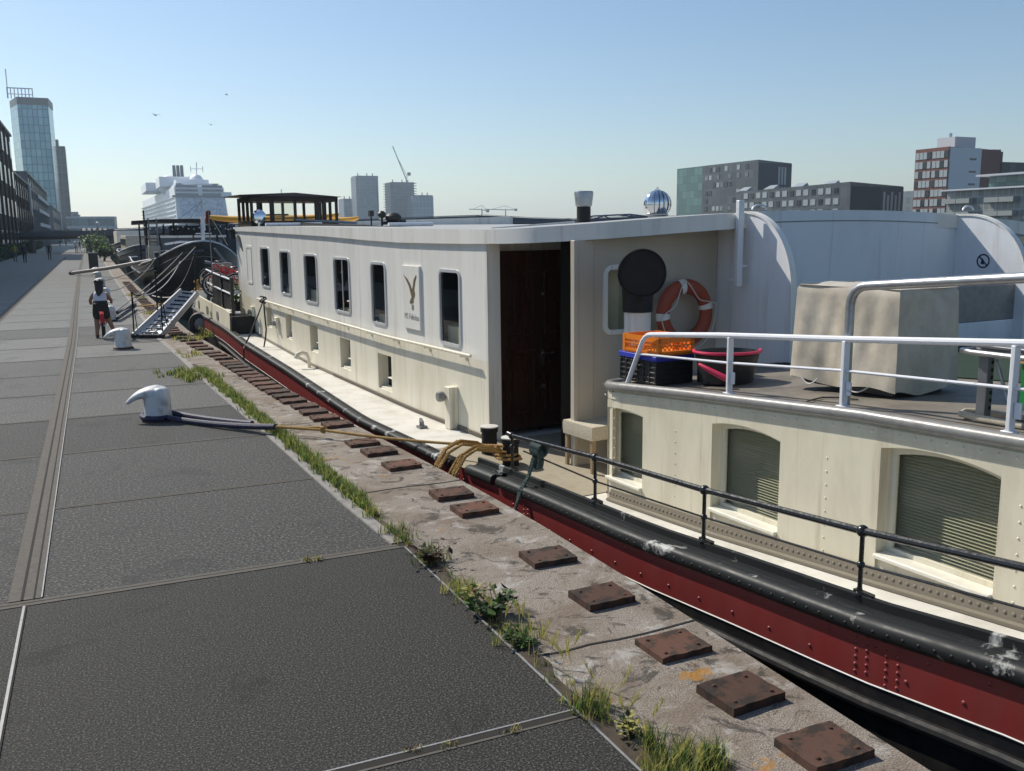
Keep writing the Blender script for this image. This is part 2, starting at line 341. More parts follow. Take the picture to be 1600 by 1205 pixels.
# joints between the slabs, the sunk rail strips and the kerb line
jm, jg, je = MB(), MB(), MB()
JY = [6.35, 8.58, 10.78, 12.9, 15.05, 17.2, 19.4, 21.6, 23.8, 26.2, 28.6, 31.1, 33.8, 36.6, 39.6, 43, 47, 51, 56, 61, 67, 74, 82, 91, 101, 112]
for y in JY:
    a, b = (-50, kerb(y) + .0); t = .03 if y > 7 else .045; k = 10
    pts = [(a + (b - a) * i / k) for i in range(k + 1)]
    jm.grid([[(x, y - t + random.uniform(-.006, .006), .004) for x in pts], [(x, y + t + random.uniform(-.006, .006), .004) for x in pts]])
    jg.grid([[(x, y - .002 + random.uniform(-.003, .003), .006) for x in pts], [(x, y + .003 + random.uniform(-.002, .002), .006) for x in pts]])
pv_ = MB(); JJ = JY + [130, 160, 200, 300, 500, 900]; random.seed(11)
for y0_, y1_ in zip(JJ, JJ[1:]):         # slab bands of mixed tone, chosen paler with distance to paint in glare
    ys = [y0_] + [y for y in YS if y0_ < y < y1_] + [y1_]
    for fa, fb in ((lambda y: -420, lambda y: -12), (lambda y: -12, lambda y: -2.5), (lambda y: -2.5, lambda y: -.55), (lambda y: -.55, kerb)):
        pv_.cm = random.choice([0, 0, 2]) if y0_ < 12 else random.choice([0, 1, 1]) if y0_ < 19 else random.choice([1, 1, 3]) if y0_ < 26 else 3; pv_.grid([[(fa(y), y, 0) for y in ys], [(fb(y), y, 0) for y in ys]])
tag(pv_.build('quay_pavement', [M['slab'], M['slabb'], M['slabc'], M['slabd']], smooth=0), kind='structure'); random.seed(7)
def strip(xf, hw, y0, y1, mb, z):
    ys = [y0] + [y for y in YS if y0 < y < y1] + [y1]
    mb.grid([[(xf(y) - hw, y, z) for y in ys], [(xf(y) + hw, y, z) for y in ys]])
rx = lambda y: ip(y, [(0, -.585), (6.35, -.55), (23, -.5), (61, -.7), (141, -.8)])
strip(rx, .10, 6.4, 140, jm, .008)
strip(lambda y: rx(y) - .02, .008, 6.4, 140, jg, .011); strip(lambda y: rx(y) + .05, .005, 6.4, 140, jg, .011)
strip(lambda y: rx(y) + .095, .004, 6.4, 40, je, .012)
strip(lambda y: rx(y), .008, -2, 6.3, je, .006); strip(lambda y: rx(y) + .012, .005, -2, 6.3, jg, .007)
strip(lambda y: -2.5, .09, 9, 120, jm, .008); strip(lambda y: -2.5, .012, 9, 120, jg, .011)
# open joint in the near slab, with steel angles on its lips
for y, a, b in ((3.65, -12, 2.0), (0.95, -12, 2.02), (-1.75, -12, 2.03)):
    jg.grid([[(a, y - .018, .004), (b, y - .022, .004)], [(a, y + .016, .004), (b, y + .02, .004)]])
    je.grid([[(a, y + .018, .006), (b, y + .024, .006)], [(a, y + .028, .006), (b, y + .034, .006)]])
    jm.grid([[(a, y - .03, .003), (b, y - .04, .003)], [(a, y - .018, .003), (b, y - .022, .003)]])
strip(lambda y: kerb(y) - .012, .007, -6, 6.3, je, .006)
# coping joints
for y in (1.0, 4.28, 7.86, 11.2, 14.8, 18.2, 21.8, 25.5, 29.2, 33):
    k = 6; xs = [kerb(y) + .05 + (edge(y) - kerb(y) - .07) * i / k for i in range(k + 1)]
    off = [random.uniform(-.02, .02) for _ in xs]
    jg.grid([[(x, y + o - .008, .004) for x, o in zip(xs, off)], [(x, y + o + .009, .004) for x, o in zip(xs, off)]])
so_ = MB(); ys = [2.0 + .12 * i for i in range(130)]; so_.grid([[(kerb(y) - .004 + random.uniform(0, .012), y, .003) for y in ys], [(kerb(y) + .05 + random.uniform(0, .06), y, .003) for y in ys]]); tag(so_.build('pavement_joint', M['soil'], smooth=0), kind='structure')
tag(jm.build('pavement_joint', M['jointc'], smooth=0), kind='structure')
tag(jg.build('pavement_joint', M['gap'], smooth=0), kind='structure')
tag(je.build('pavement_joint', M['edgemetal'], smooth=0), kind='structure')
m = MB(); ys = [6.4] + [y for y in YS if 6.4 < y < 300] + [300]
m.grid([[(kerb(y) - .085, y, -.01) for y in ys], [(kerb(y) - .08, y, .012) for y in ys], [(kerb(y) + .012, y, .012) for y in ys], [(kerb(y) + .016, y, -.01) for y in ys]])
tag(m.build('kerb_strip', M['conc'], smooth=0), kind='structure')

# water and far land
wm, n, l, b = newmat('harbour_water'); v = coords(n, l, (1, .6, 1))
b.inputs['Base Color'].default_value = (.012, .03, .035, 1); b.inputs['Roughness'].default_value = .06; b.inputs['IOR'].default_value = 1.33
bump(n, l, b, noise(n, l, 1.6, 4, .6, v), .35, .12)
m = MB(); m.face([(-2500, -2500, -1.75), (2500, -2500, -1.75), (2500, 2500, -1.75), (-2500, 2500, -1.75)])
tag(m.build('water', wm, smooth=0), kind='structure')
M['bank'] = flat('far_bank', (.10, .11, .09), .9)
m = MB(); m.box((430, 330, -1.0), (440, 560, 2.4)); tag(m.build('island_bank', M['bank'], smooth=0), kind='structure')
m = MB(); m.box((200, 1350, -1.0), (2600, 1000, 2.0)); tag(m.build('far_bank', M['bank'], smooth=0), kind='structure')

# ------------------------------------------------------------------ grass and weeds in the joint
def blade(mb, x, y, h, lean, az, wd, z=0.0):
    d = Vector((math.cos(az), math.sin(az), 0)); s = Vector((-d.y, d.x, 0)) * wd
    p0 = Vector((x, y, z)); p1 = p0 + d * lean * .35 + Vector((0, 0, h * .6)); p2 = p0 + d * lean + Vector((0, 0, h))
    i = len(mb.v); mb.v += [tuple(p0 - s), tuple(p0 + s), tuple(p1 + s * .7), tuple(p1 - s * .7), tuple(p2)]
    mb.f += [(i, i + 1, i + 2, i + 3), (i + 3, i + 2, i + 4)]; mb.m += [mb.cm, mb.cm]
g = MB()
def tuft(x, y, n, h, mats, spread, wd=.0028):
    for _ in range(n):
        a = random.uniform(0, 6.28); r = spread * math.sqrt(random.random()); g.cm = random.choice(mats)
        hh = h * random.uniform(.45, 1.15); blade(g, x + r * math.cos(a), y + r * math.sin(a), hh, hh * random.uniform(.2, .9), random.uniform(0, 6.28), wd * random.uniform(.7, 1.4))
def ear(x, y, h):                        # wild barley ears
    g.cm = 1; a = random.uniform(0, 6.28); d = Vector((math.cos(a), math.sin(a), 0)); top = Vector((x, y, 0)) + d * h * .25 + Vector((0, 0, h))
    blade(g, x, y, h, h * .25, a, .0016)
    for k in range(26):
        t = k / 26; q = top + d * .05 * t + Vector((0, 0, .075 * t)); b2 = random.uniform(0, 6.28)
        blade(g, q.x, q.y, .05, .018, b2, .0016, q.z)
y = 2.2
CL = [random.uniform(2.2, 7.6) for _ in range(17)]
while y < 7.6:                           # near: ragged, half dried
    dens = 1.0 if (y < 4.6 or 4.9 < y < 6.0) else .55
    near_ = min(abs(y - c_) for c_ in CL); big_ = max(0, 1 - near_ / .12)
    for _ in range(int(random.random() * 1.6 + 6 * dens * big_)): tuft(kerb(y) + .05 + random.gauss(0, .03 + .03 * big_), y + random.uniform(0, .05), 14, random.uniform(.03, .06) + .09 * big_, random.choice([[0, 1, 1, 0], [1, 1, 2], [0, 0, 3]]), .03, .0022)
    if y < 4.7 and random.random() < .55: ear(kerb(y) + .06 + random.gauss(0, .04), y, random.uniform(.12, .19))
    y += .05
y = 7.4
while y < 16.6:                          # further: greener, thick
    wv = .6 + .4 * math.sin(y * 2.1) + .2 * math.sin(y * 5.3)
    for _ in range(4): tuft(kerb(y) + .06 + random.gauss(0, .04), y + random.uniform(0, .07), 15, .075 + .06 * max(0, wv) * random.random(), [0, 0, 0, 3, 1], .05, .0042)
    y += .07
for q in [onZ((282, 588)), onZ((300, 586)), onZ((318, 592)), onZ((295, 590)), onZ((272, 584))]:
    for _ in range(12): tuft(q.x + random.gauss(0, .14), q.y + random.gauss(0, .3), 14, .10, [0, 0, 3, 1], .07, .006)
for q in [onZ((278, 528)), onZ((300, 530)), onZ((318, 527)), onZ((325, 520)), onZ((222, 466)), onZ((205, 462)), onZ((290, 553)), onZ((238, 490))]:
    for _ in range(7): tuft(q.x + random.gauss(0, .12), q.y + random.gauss(0, .35), 12, .10, [0, 1, 1], .08, .008)
for q, h in ((onZ((695, 1168)), .03), (onZ((650, 1172)), .03), (onZ((800, 1142)), .03), (onZ((490, 875)), .05), (onZ((500, 876)), .04), (onZ((730, 940)), .03)):
    for _ in range(3): tuft(q.x + random.gauss(0, .05), q.y + random.gauss(0, .012), 10, h, [1, 2], .03)
for q in [onZ((1100, 1192)), onZ((1060, 1185)), onZ((1020, 1170)), onZ((1085, 1205)), onZ((1040, 1205)), onZ((1120, 1200))]:
    for _ in range(6): tuft(q.x + random.gauss(0, .03), q.y + random.gauss(0, .04), 22, .11, [0, 0, 1, 3], .04)
M['dead'] = surf('dead_grass', (.22, .15, .09), .9, vary=.2, scale=30)
tag(g.build('grass', [M['grassg'], M['straw'], M['dead'], M['leafdark']], smooth=0), 'ragged grass and wild barley growing in the joint beside the granite coping', 'grass', kind='stuff')
def leafy(name, label, x, y, mats, n, h, spread, size, stems=7, group='weeds in the pavement joint'):
    t = thing(name, label, 'weed', (x, y, 0), group=group); st = MB(); lf = MB()
    for k in range(stems):
        a = random.uniform(0, 6.28); d = Vector((math.cos(a), math.sin(a), 0)); hh = h * random.uniform(.6, 1.1)
        pts = [Vector((x, y, 0)) + d * spread * tt * tt * random.uniform(.7, 1.2) + Vector((0, 0, hh * (tt - .25 * tt * tt))) for tt in (0, .3, .6, 1)]
        st.tube(pts, [.004, .003, .0025, .0015], 5)
        for j in range(n // stems):
            tt = random.uniform(.15, 1); i = min(2, int(tt * 3)); q = pts[i].lerp(pts[i + 1], tt * 3 - i) + Vector((random.gauss(0, .012), random.gauss(0, .012), random.gauss(0, .008)))
            s = size * random.uniform(.5, 1.2); ax = Vector((random.gauss(0, 1), random.gauss(0, 1), random.gauss(.2, .4))).normalized(); u = ax.cross(Vector((0, 0, 1))).normalized() * s * .32
            up = ax.cross(u).normalized() * s * .10; lf.cm = random.randrange(len(mats))
            i0 = len(lf.v); lf.v += [tuple(q), tuple(q + ax * s * .5 + u + up), tuple(q + ax * s), tuple(q + ax * s * .5 - u + up), tuple(q + ax * s * .5)]
            lf.f += [(i0, i0 + 1, i0 + 4), (i0 + 1, i0 + 2, i0 + 4), (i0 + 2, i0 + 3, i0 + 4), (i0 + 3, i0, i0 + 4)]; lf.m += [lf.cm] * 4
    st.build('stem', mats[0], t); lf.build('leaves', mats, t, smooth=0)
q = onZ((672, 882)); leafy('weed', 'reddish twiggy weed at the pale kerb end, above the big dark slab', q.x, q.y, [M['leafred'], M['leafdark'], M['leafred']], 110, .2, .17, .055, 10)
q = onZ((770, 962)); leafy('weed', 'bushy dark green weed beside the second nearest rusty plates', q.x, q.y, [M['leafdark'], M['leaf'], M['leafdark']], 220, .17, .17, .07, 16)
q = onZ((738, 945)); leafy('weed', 'yellow green tufted weed between the reddish and the dark green weed', q.x, q.y, [M['straw'], M['leaf'], M['dead']], 100, .17, .13, .05, 12)
q = onZ((820, 1010)); leafy('weed', 'low dark weed just nearer the camera than the bushy green one', q.x, q.y, [M['leafdark'], M['leaf']], 110, .11, .13, .05, 10)
q = onZ((985, 1150)); leafy('weed', 'dark wiry weed at the corner where the open slab joint meets the coping', q.x, q.y, [M['leafdark'], M['straw']], 90, .12, .08, .04, 9)

# ------------------------------------------------------------------ rusty plates bolted to the coping
pl = MB()
def mkplate(v):
    m = MB(); k = 7; r = [[(.165 * (-1 + 2 * i / k) + random.uniform(-.004, .004) * (0 < i < k), .135 * (-1 + 2 * j / k) + random.uniform(-.003, .003), .042 + random.uniform(-.003, .003)) for i in range(k + 1)] for j in range(k + 1)]
    m.grid(r)
    rim = [r[0][i] for i in range(k + 1)] + [r[j][k] for j in range(1, k + 1)] + [r[k][i] for i in range(k - 1, -1, -1)] + [r[j][0] for j in range(k - 1, 0, -1)]
    low = [(x * 1.01, y_ * 1.01, -.01) for x, y_, z in rim]; m.grid([rim, low], True)
    return m.build('plate_body', M['plate'], None, smooth=30, local=True).data
plate_meshes = [mkplate(i) for i in range(3)]
for o in list(C.objects):
    if o.name.startswith('plate_body'): bpy.data.objects.remove(o)
bm_ = MB(); bm_.lathe([(.013, .04), (.014, .058), (.009, .066), (.0, .067)], n=8); bolt_me = bm_.build('bolt', M['plate'], None, local=True)
bolt_mesh = bolt_me.data; bpy.data.objects.remove(bolt_me)
PL = [(1287, 1165), (1157, 1080), (1052, 1005), (940, 930), (856, 868), (741, 794), (705, 770), (627, 725), (592, 704), (566, 690), (527, 662), (507, 651), (490, 642), (476, 633), (458, 625), (446, 618), (434, 611), (422, 605), (413, 599), (404, 593), (396, 588), (387, 583), (379, 578), (371, 573), (364, 569), (358, 565), (349, 559), (340, 554), (331, 550), (319, 544), (311, 540), (304, 535)]
WHERE = ['rusty iron plate with white lime crust beside it, nearest the camera', 'red brown rusty plate second from the camera, next to the black hull bar',
         'dark mossy plate third from the camera beside orange lichen', 'flaking red brown plate fourth from the camera beside dark crust', 'smooth reddish plate fifth from the camera, alone below the hull',
         'rusty plate below the dark green rope, nearer of that pair', 'rusty plate below the dark green rope, farther of that pair', 'reddish plate below the drooping yellow rope coils', 'dark plate next beyond the one by the yellow coils', 'reddish plate just on the near side of the yellow mooring line']
for i, p in enumerate(PL + [None] * 44):
    if p: q = onZ(p, .03)
    else: q = Vector((ip(last.y + .62, EDGE) - .36 - .04 * random.random(), last.y + .62 + .25 * random.random() * (i > 50), 0))
    last = q
    lab = WHERE[i] if i < len(WHERE) else 'small rusty plate in the long far row past the yellow mooring line'
    t = thing('rusty_plate', lab, 'plate', (q.x, q.y, random.uniform(-.008, .004)), random.uniform(-.05, .05) + .03, 'rusty plates along the coping')
    o = bpy.data.objects.new('plate_body', plate_meshes[i % 3]); C.objects.link(o); o.parent = t
    if i % 2: o.rotation_euler = (0, 0, math.pi)
    if i < 12:
        for sx, sy in ((-1, -1), (1, -1), (1, 1), (-1, 1)):
            o = bpy.data.objects.new('bolt', bolt_mesh); C.objects.link(o); o.parent = t; o.location = (sx * .11 + random.uniform(-.01, .01), sy * .085 + random.uniform(-.01, .01), -.016)

# ------------------------------------------------------------------ figures
def bake(o):
    dg = bpy.context.evaluated_depsgraph_get(); dg.update(); me = bpy.data.meshes.new_from_object(o.evaluated_get(dg)); o.modifiers.clear(); o.data = me; return o
def skinned(name, joints, bones, root, mat, parent, sub=2):
    names = list(joints); me = bpy.data.meshes.new(name)
    me.from_pydata([joints[k][0] for k in names], [(names.index(a), names.index(b)) for a, b in bones], [])
    o = bpy.data.objects.new(name, me); C.objects.link(o); attach(o, parent, True)
    o.modifiers.new('skin', 'SKIN').use_smooth_shade = True
    sv = me.skin_vertices[0].data
    for i, k in enumerate(names):
        r = joints[k][1]; sv[i].radius = r if isinstance(r, tuple) else (r, r); sv[i].use_root = (k == root)
    s = o.modifiers.new('sub', 'SUBSURF'); s.levels = sub; s.render_levels = sub
    bpy.context.view_layer.update(); bake(o)
    for mt in (mat if isinstance(mat, list) else [mat]): o.data.materials.append(mt)
    for p in o.data.polygons: p.use_smooth = True
    return o
def walker(name, label, loc, rz, top, legs, hair='hair', scale=1.0, stride=.22, group='people on the far quay', arms=0.0):
    t = thing(name, label, 'person', loc, rz, group); S = stride
    J = {'pel': ((0, 0, .95), (.16, .11)), 'waist': ((0, 0, 1.08), (.145, .10)), 'chest': ((0, .01, 1.30), (.175, .115)), 'neck': ((0, .02, 1.48), .055), 'chin': ((0, .05, 1.56), .07), 'head': ((0, .04, 1.66), (.082, .10)),
         'sl': ((-.19, 0, 1.42), .06), 'el': ((-.25, -.04 + arms, 1.14), .043), 'hl': ((-.24, .08 + arms * 2, .90 + arms), .033), 'fl': ((-.235, .13 + arms * 2, .80 + arms), .028),
         'sr': ((.19, 0, 1.42), .06), 'er': ((.25, -.06, 1.14), .043), 'hr': ((.25, -.02, .90), .033), 'fr': ((.245, .0, .80), .028),
         'tl': ((-.09, 0, .90), .095), 'kl': ((-.10, S * .6, .50), .065), 'al': ((-.10, S * .7, .09), .042), 'ol': ((-.11, S * .7 + .17, .045), .038),
         'tr': ((.09, 0, .90), .095), 'kr': ((.10, -S * .35, .50), .065), 'ar': ((.10, -S * 1.1, .10), .042), 'or': ((.11, -S * 1.1 + .16, .045), .038)}
    B = [('pel', 'waist'), ('waist', 'chest'), ('chest', 'neck'), ('neck', 'chin'), ('chin', 'head'), ('chest', 'sl'), ('sl', 'el'), ('el', 'hl'), ('hl', 'fl'), ('chest', 'sr'), ('sr', 'er'), ('er', 'hr'), ('hr', 'fr'), ('pel', 'tl'), ('tl', 'kl'), ('kl', 'al'), ('al', 'ol'), ('pel', 'tr'), ('tr', 'kr'), ('kr', 'ar'), ('ar', 'or')]
    o = skinned('body', J, B, 'pel', [M['skin'], M[top], M[legs], M[hair]], t, 1)
    for p in o.data.polygons:
        x, y_, z = p.center
        p.material_index = 3 if (z > 1.68 or (z > 1.56 and y_ < .0)) else 0 if (z > 1.49 or (z < 1.0 and abs(x) > .20) ) else 1 if z > .98 else 2
    t.scale = (scale,) * 3
    return t
M['yellowcl'] = surf('yellow_shirt', (.35, .28, .03), .85)
M['palecl'] = surf('pale_shirt', (.5, .5, .52), .85)
def far_person(x, hpx, **k):
    r = wr((x, 385)); d = 1440 * 1.74 / hpx; f = MC.T @ r; t = d / -f[2]; return (r[0] * t, r[1] * t, 0)
for x, hp, lab, top, legs, rz in ((37, 30, 'walker in dark blue clothes in the building shade, right of the one in yellow', 'navy', 'navy', 0), (22, 29, 'walker in a yellow top in the building shade at the left edge', 'yellowcl', 'grey', .1),
                        (76, 27, 'walker in black at the end of the hedge in the building shade', 'hair', 'hair', 0), (119, 19.5, 'walker in a pale shirt on the sunny quay before the bollards', 'palecl', 'grey', 0),
                        (124.5, 17, 'walker in dark clothes right behind the pale shirted one', 'hair', 'grey', .2), (129.5, 13.5, 'small dark walker on the sunny quay right of the pale shirt', 'grey', 'hair', 2.9),
                        (103.5, 11, 'tiny far walker on the sunny quay, left of the pale shirt', 'grey', 'navy', 3.1), (94, 11.5, 'tiny far walker at the sunny edge of the building shade', 'navy', 'grey', .1)):
    walker('person', lab, far_person(x, hp), rz, top, legs, stride=random.uniform(.12, .26))

# the child on the red bicycle
gx, gy = .13, 23.05
gt = thing('person', 'child in white sleeveless top and dark shorts astride a red bicycle, seen from behind', 'person', (gx, gy, 0), -.05)
J = {'pel': ((0, 0, .66), (.125, .10)), 'waist': ((0, .03, .78), (.105, .08)), 'chest': ((0, .07, .94), (.12, .085)), 'neck': ((0, .09, 1.07), .042), 'chin': ((0, .12, 1.13), .06), 'head': ((0, .10, 1.23), (.078, .09)),
     'sl': ((-.135, .08, 1.01), .042), 'el': ((-.215, .16, .86), .03), 'hl': ((-.215, .34, .775), .024), 'fl': ((-.21, .395, .765), .026),
     'sr': ((.135, .08, 1.01), .042), 'er': ((.215, .16, .87), .03), 'hr': ((.225, .34, .785), .024), 'fr': ((.22, .395, .775), .026),
     'tl': ((-.085, .01, .62), .075), 'kl': ((-.105, .06, .37), .05), 'al': ((-.115, -.02, .085), .032), 'ol': ((-.12, .11, .035), .034),
     'tr': ((.085, .02, .62), .075), 'kr': ((.15, .10, .40), .05), 'ar': ((.235, .02, .17), .032), 'or': ((.245, .15, .115), .034)}
B = [('pel', 'waist'), ('waist', 'chest'), ('chest', 'neck'), ('neck', 'chin'), ('chin', 'head'), ('chest', 'sl'), ('sl', 'el'), ('el', 'hl'), ('hl', 'fl'), ('chest', 'sr'), ('sr', 'er'), ('er', 'hr'), ('hr', 'fr'), ('pel', 'tl'), ('tl', 'kl'), ('kl', 'al'), ('al', 'ol'), ('pel', 'tr'), ('tr', 'kr'), ('kr', 'ar'), ('ar', 'or')]
for k_, r_ in (('waist', (.125, .10)), ('chest', (.145, .105)), ('neck', .052), ('chin', .072), ('head', (.092, .105)), ('tl', .09), ('tr', .09), ('kl', .06), ('kr', .06), ('al', .042), ('ar', .042), ('sl', .052), ('sr', .052), ('el', .038), ('er', .038), ('hl', .032), ('hr', .032)): J[k_] = (J[k_][0], r_)
skinned('body', J, B, 'pel', M['skin'], gt)
skinned('top', {'a': ((0, .02, .755), (.145, .115)), 'b': ((0, .04, .82), (.15, .118)), 'c': ((0, .07, .95), (.168, .125)), 'd': ((0, .085, 1.03), (.13, .09)), 'l': ((-.12, .08, 1.03), (.06, .06)), 'r': ((.12, .08, 1.03), (.06, .06))}, [('a', 'b'), ('b', 'c'), ('c', 'd'), ('c', 'l'), ('c', 'r')], 'a', M['shirt'], gt)
skinned('shorts', {'t': ((0, .01, .775), (.165, .132)), 'a': ((0, .0, .70), (.165, .13)), 'b': ((0, 0, .64), (.18, .14)), 'l': ((-.09, .01, .57), .112), 'l2': ((-.10, .05, .42), .095), 'r': ((.09, .02, .57), .112), 'r2': ((.13, .07, .43), .095)}, [('t', 'a'), ('a', 'b'), ('b', 'l'), ('l', 'l2'), ('b', 'r'), ('r', 'r2')], 'a', M['shorts'], gt)
skinned('hair', {'t': ((0, .115, 1.335), (.03, .035)), 'u': ((0, .11, 1.31), (.065, .07)), 'a': ((0, .10, 1.26), (.092, .098)), 'b': ((0, .06, 1.19), (.10, .09)), 'c': ((0, .0, 1.08), (.088, .055)), 'd': ((-.015, -.02, 1.03), (.065, .042)), 'e': ((-.02, -.04, .99), (.04, .025)), 'f': ((-.02, -.045, .96), (.012, .01))}, [('t', 'u'), ('u', 'a'), ('e', 'f'), ('a', 'b'), ('b', 'c'), ('c', 'd'), ('d', 'e')], 'b', M['hair'], gt)
for s, yy, zz in ((-1, .03, .035), (1, .07, .125)):
    sh = MB(); sh.ball(((-.118 if s < 0 else .24), yy + .02, zz + .01), (.045, .12, .042), 12); sh.build('shoe', M['shorts'], gt, local=True)
bt = thing('bicycle', "child's red bicycle standing under the child on the sunny quay", 'bicycle', (gx + .015, gy - .1, 0), -.03)
def wheel(cy, st):
    tw = MB(); tw.tube([(0, cy + .285 * math.cos(a), .31 + .285 * math.sin(a)) for a in [2 * math.pi * k / 28 for k in range(28)]], .026, 8, True); wo = tw.build('wheel', M['rubber'], bt, local=True)
    rm = MB(); rm.tube([(0, cy + .255 * math.cos(a), .31 + .255 * math.sin(a)) for a in [2 * math.pi * k / 28 for k in range(28)]], .012, 6, True)
    for k in range(14):
        a = k * math.pi / 7; rm.tube([(.012 * (-1) ** k, cy, .31), (0, cy + .25 * math.cos(a), .31 + .25 * math.sin(a))], .0022, 4)
    rm.tube([(-.05, cy, .31), (.05, cy, .31)], .02, 8); r_ = rm.build('rim', M['alu'], wo, local=True)
wheel(-.12, 0); wheel(.80, 1)
f = MB(); hd = (0, .62, .72); bb = (0, .30, .30); st = (0, .14, .60); ra = (0, -.12, .31)
for a, b2, r in ((hd, bb, .017), (st, bb, .015), ((0, .60, .66), (0, .17, .52), .015)): f.tube([a, b2], r, 8)
for s in (-.05, .05): f.tube([(s, -.12, .31), (s * .5, .16, .53)], .009, 6); f.tube([(s, -.12, .31), (s * .6, .30, .30)], .009, 6); f.tube([(s, .80, .31), (s * .7, .66, .62), (0, .62, .74)], .011, 6)
f.build('frame', M['bikered'], bt, local=True)
f = MB(); f.tube([(-.22, .47, .77), (-.16, .55, .80), (-.04, .63, .78), (.04, .63, .78), (.16, .55, .80), (.22, .47, .77)], .012, 8); f.tube([(0, .62, .72), (0, .63, .78)], .013, 8); f.build('handlebar', M['metalgrey'], bt, local=True)
f = MB(); f.ball((0, .13, .62), (.07, .13, .03), 12); f.build('saddle', M['blackpl'], bt, local=True)
f = MB(); f.grid([[(x, -.12 + .325 * math.cos(a), .31 + .325 * math.sin(a)) for x in (-.04, 0, .04)] for a in frange(R(40), R(165), 12)]); f.build('mudguard', M['bikered'], bt, local=True)
f = MB(); f.box((0, -.34, .56), (.09, .03, .07)); f.tube([(0, -.33, .56), (0, .0, .57)], .015, 6); f.build('rear_light', M['bikered'], bt, local=True, bevel=.01)
f = MB(); f.tube([(-.07, .30, .30), (.07, .30, .30)], .012, 6); f.box((-.12, .24, .20), (.09, .06, .02)); f.box((.12, .36, .38), (.09, .06, .02)); f.tube([(-.07, .30, .30), (-.08, .24, .20)], .009, 6); f.tube([(.07, .30, .30), (.08, .36, .38)], .009, 6); f.build('crank', M['metalgrey'], bt, local=True)

# ------------------------------------------------------------------ bollards
def make_bollard():
    t = thing('bollard', 'nearest white hooked bollard with a navy rope round its foot', 'bollard', (0, 0, 0), group='white hooked mooring bollards')
    m = MB(); m.lathe([(.185, 0), (.178, .03), (.165, .08), (.163, .30), (.155, .36), (.12, .41), (.05, .435), (0, .437)], n=32)
    k = 26
    for i in range(k):                   # beak over the landward side
        a = i / (k - 1); x = -.0 - .345 * a; z = .345 + .03 * math.sin(a * 2.0) - .125 * a ** 2.4; m.ball((x, 0, z), (.08 - .05 * a, .165 - .125 * a ** 1.3, .105 - .082 * a ** .9), 14)
    for i in range(10):                  # short lip towards the water and one lobe down the flank
        a = i / 9; m.ball((.03 + .05 * a, -.12 - .03 * math.sin(a * 3), .37 - .13 * a), (.07 - .025 * a, .06 - .02 * a, .06 - .01 * a), 12)
    o = m.build('casting', M['bollard'], t, local=True)
    r = o.modifiers.new('r', 'REMESH'); r.mode = 'VOXEL'; r.voxel_size = .011; s = o.modifiers.new('s', 'SMOOTH'); s.iterations = 8; s.factor = .6
    bpy.context.view_layer.update(); bake(o); o.data.materials.clear(); o.data.materials.append(M['bollard'])
    for p in o.data.polygons: p.use_smooth = True
    m = MB(); m.lathe([(.205, 0), (.2, .015), (.188, .04), (.176, .045)], n=32); m.build('base_ring', M['plate'], t, local=True)
    return t
b0 = make_bollard()
BL = ['second white hooked bollard, before the gangway, without a rope', 'third white hooked bollard, with navy sleeved ropes, behind the child', 'fourth white hooked bollard, just above the head of the child', 'fifth white hooked bollard, under the long grey spar']
q = onZ((248, 656)); b0.location = (q.x, q.y, 0); BOL = [q]
for i, (px_, yy) in enumerate((((193, 545), 0), ((172, 502), 0), (None, 37.5), (None, 46.5), (None, 55), (None, 63), (None, 80), (None, 88), (None, 97))):
    q = onZ(px_) if px_ else Vector((ip(yy, [(27, .44), (37.5, .42), (60, .3), (100, .3)]), yy, 0)); BOL.append(q)
    dup(b0, (q.x, q.y, 0), random.uniform(-.12, .12), BL[i] if i < 4 else 'small white bollard in the far row between the spar and the dark bins')

# waste bins, spar
def bin_(label, x, y, w_, h_):
    t = thing('waste_bin', label, 'bin', (x, y, 0), group='dark bins on the quay'); m = MB(); m.box((0, 0, h_ * .48), (w_, w_, h_ * .9)); m.build('body', M['blackpl'], t, local=True, bevel=.02)
    m = MB(); m.box((0, 0, h_ * .96), (w_ * 1.1, w_ * 1.1, h_ * .07)); m.build('lid', M['metalgrey'], t, local=True, bevel=.015); m = MB(); m.box((0, 0, .015), (w_ * .8, w_ * .8, .03)); m.build('foot', M['metalgrey'], t, local=True)
q = onZ((147, 421)); bin_('large dark square bin beside the far bollards, nearer of the two', q.x, q.y, .62, 1.2)
q = onZ((140, 396)); bin_('dark square bin near the footbridge, smaller and farther of the two', q.x, q.y, .8, 1.15)

# ------------------------------------------------------------------ the houseboat
VH = [(-10, 0), (3, 0), (5, .08), (7.4, .19), (11, .30), (13.2, .36), (16, .42), (18, .5), (19.5, .85), (21, 1.6), (22, 2.9), (22.4, 4.4)]
ZG = [(-10, .66), (-5.5, .36), (-4.65, .26), (-3.7, .2), (-2.75, .13), (-1.35, .09), (-.35, .05), (.6, 0), (3.3, -.04), (5, 0), (7.4, .05), (11, .12), (13.2, .24), (16, .31), (18.8, .4), (22.4, .62)]
ZD = [(-10, .5), (-5.5, .23), (-4, .10), (-2.5, -.02), (-1, -.10), (.5, -.07), (1.4, -.03), (3.6, -.06), (8.4, -.02), (11.7, .12), (13.2, .22), (22.4, .6)]
ZR = [(-1, 2.17), (1.2, 2.175), (2.2, 2.17), (4.3, 2.18), (7.4, 2.27), (13.4, 2.385), (14.2, 2.39)]
ZTOP = [(-1, 2.335), (1.3, 2.325), (2.6, 2.345), (4.3, 2.37), (7, 2.41), (11.8, 2.48), (14, 2.475)]
ZT = [(-10, 1.46), (-4.9, 1.2), (-3.8, 1.165), (-2.3, 1.06), (-.9, .95)]
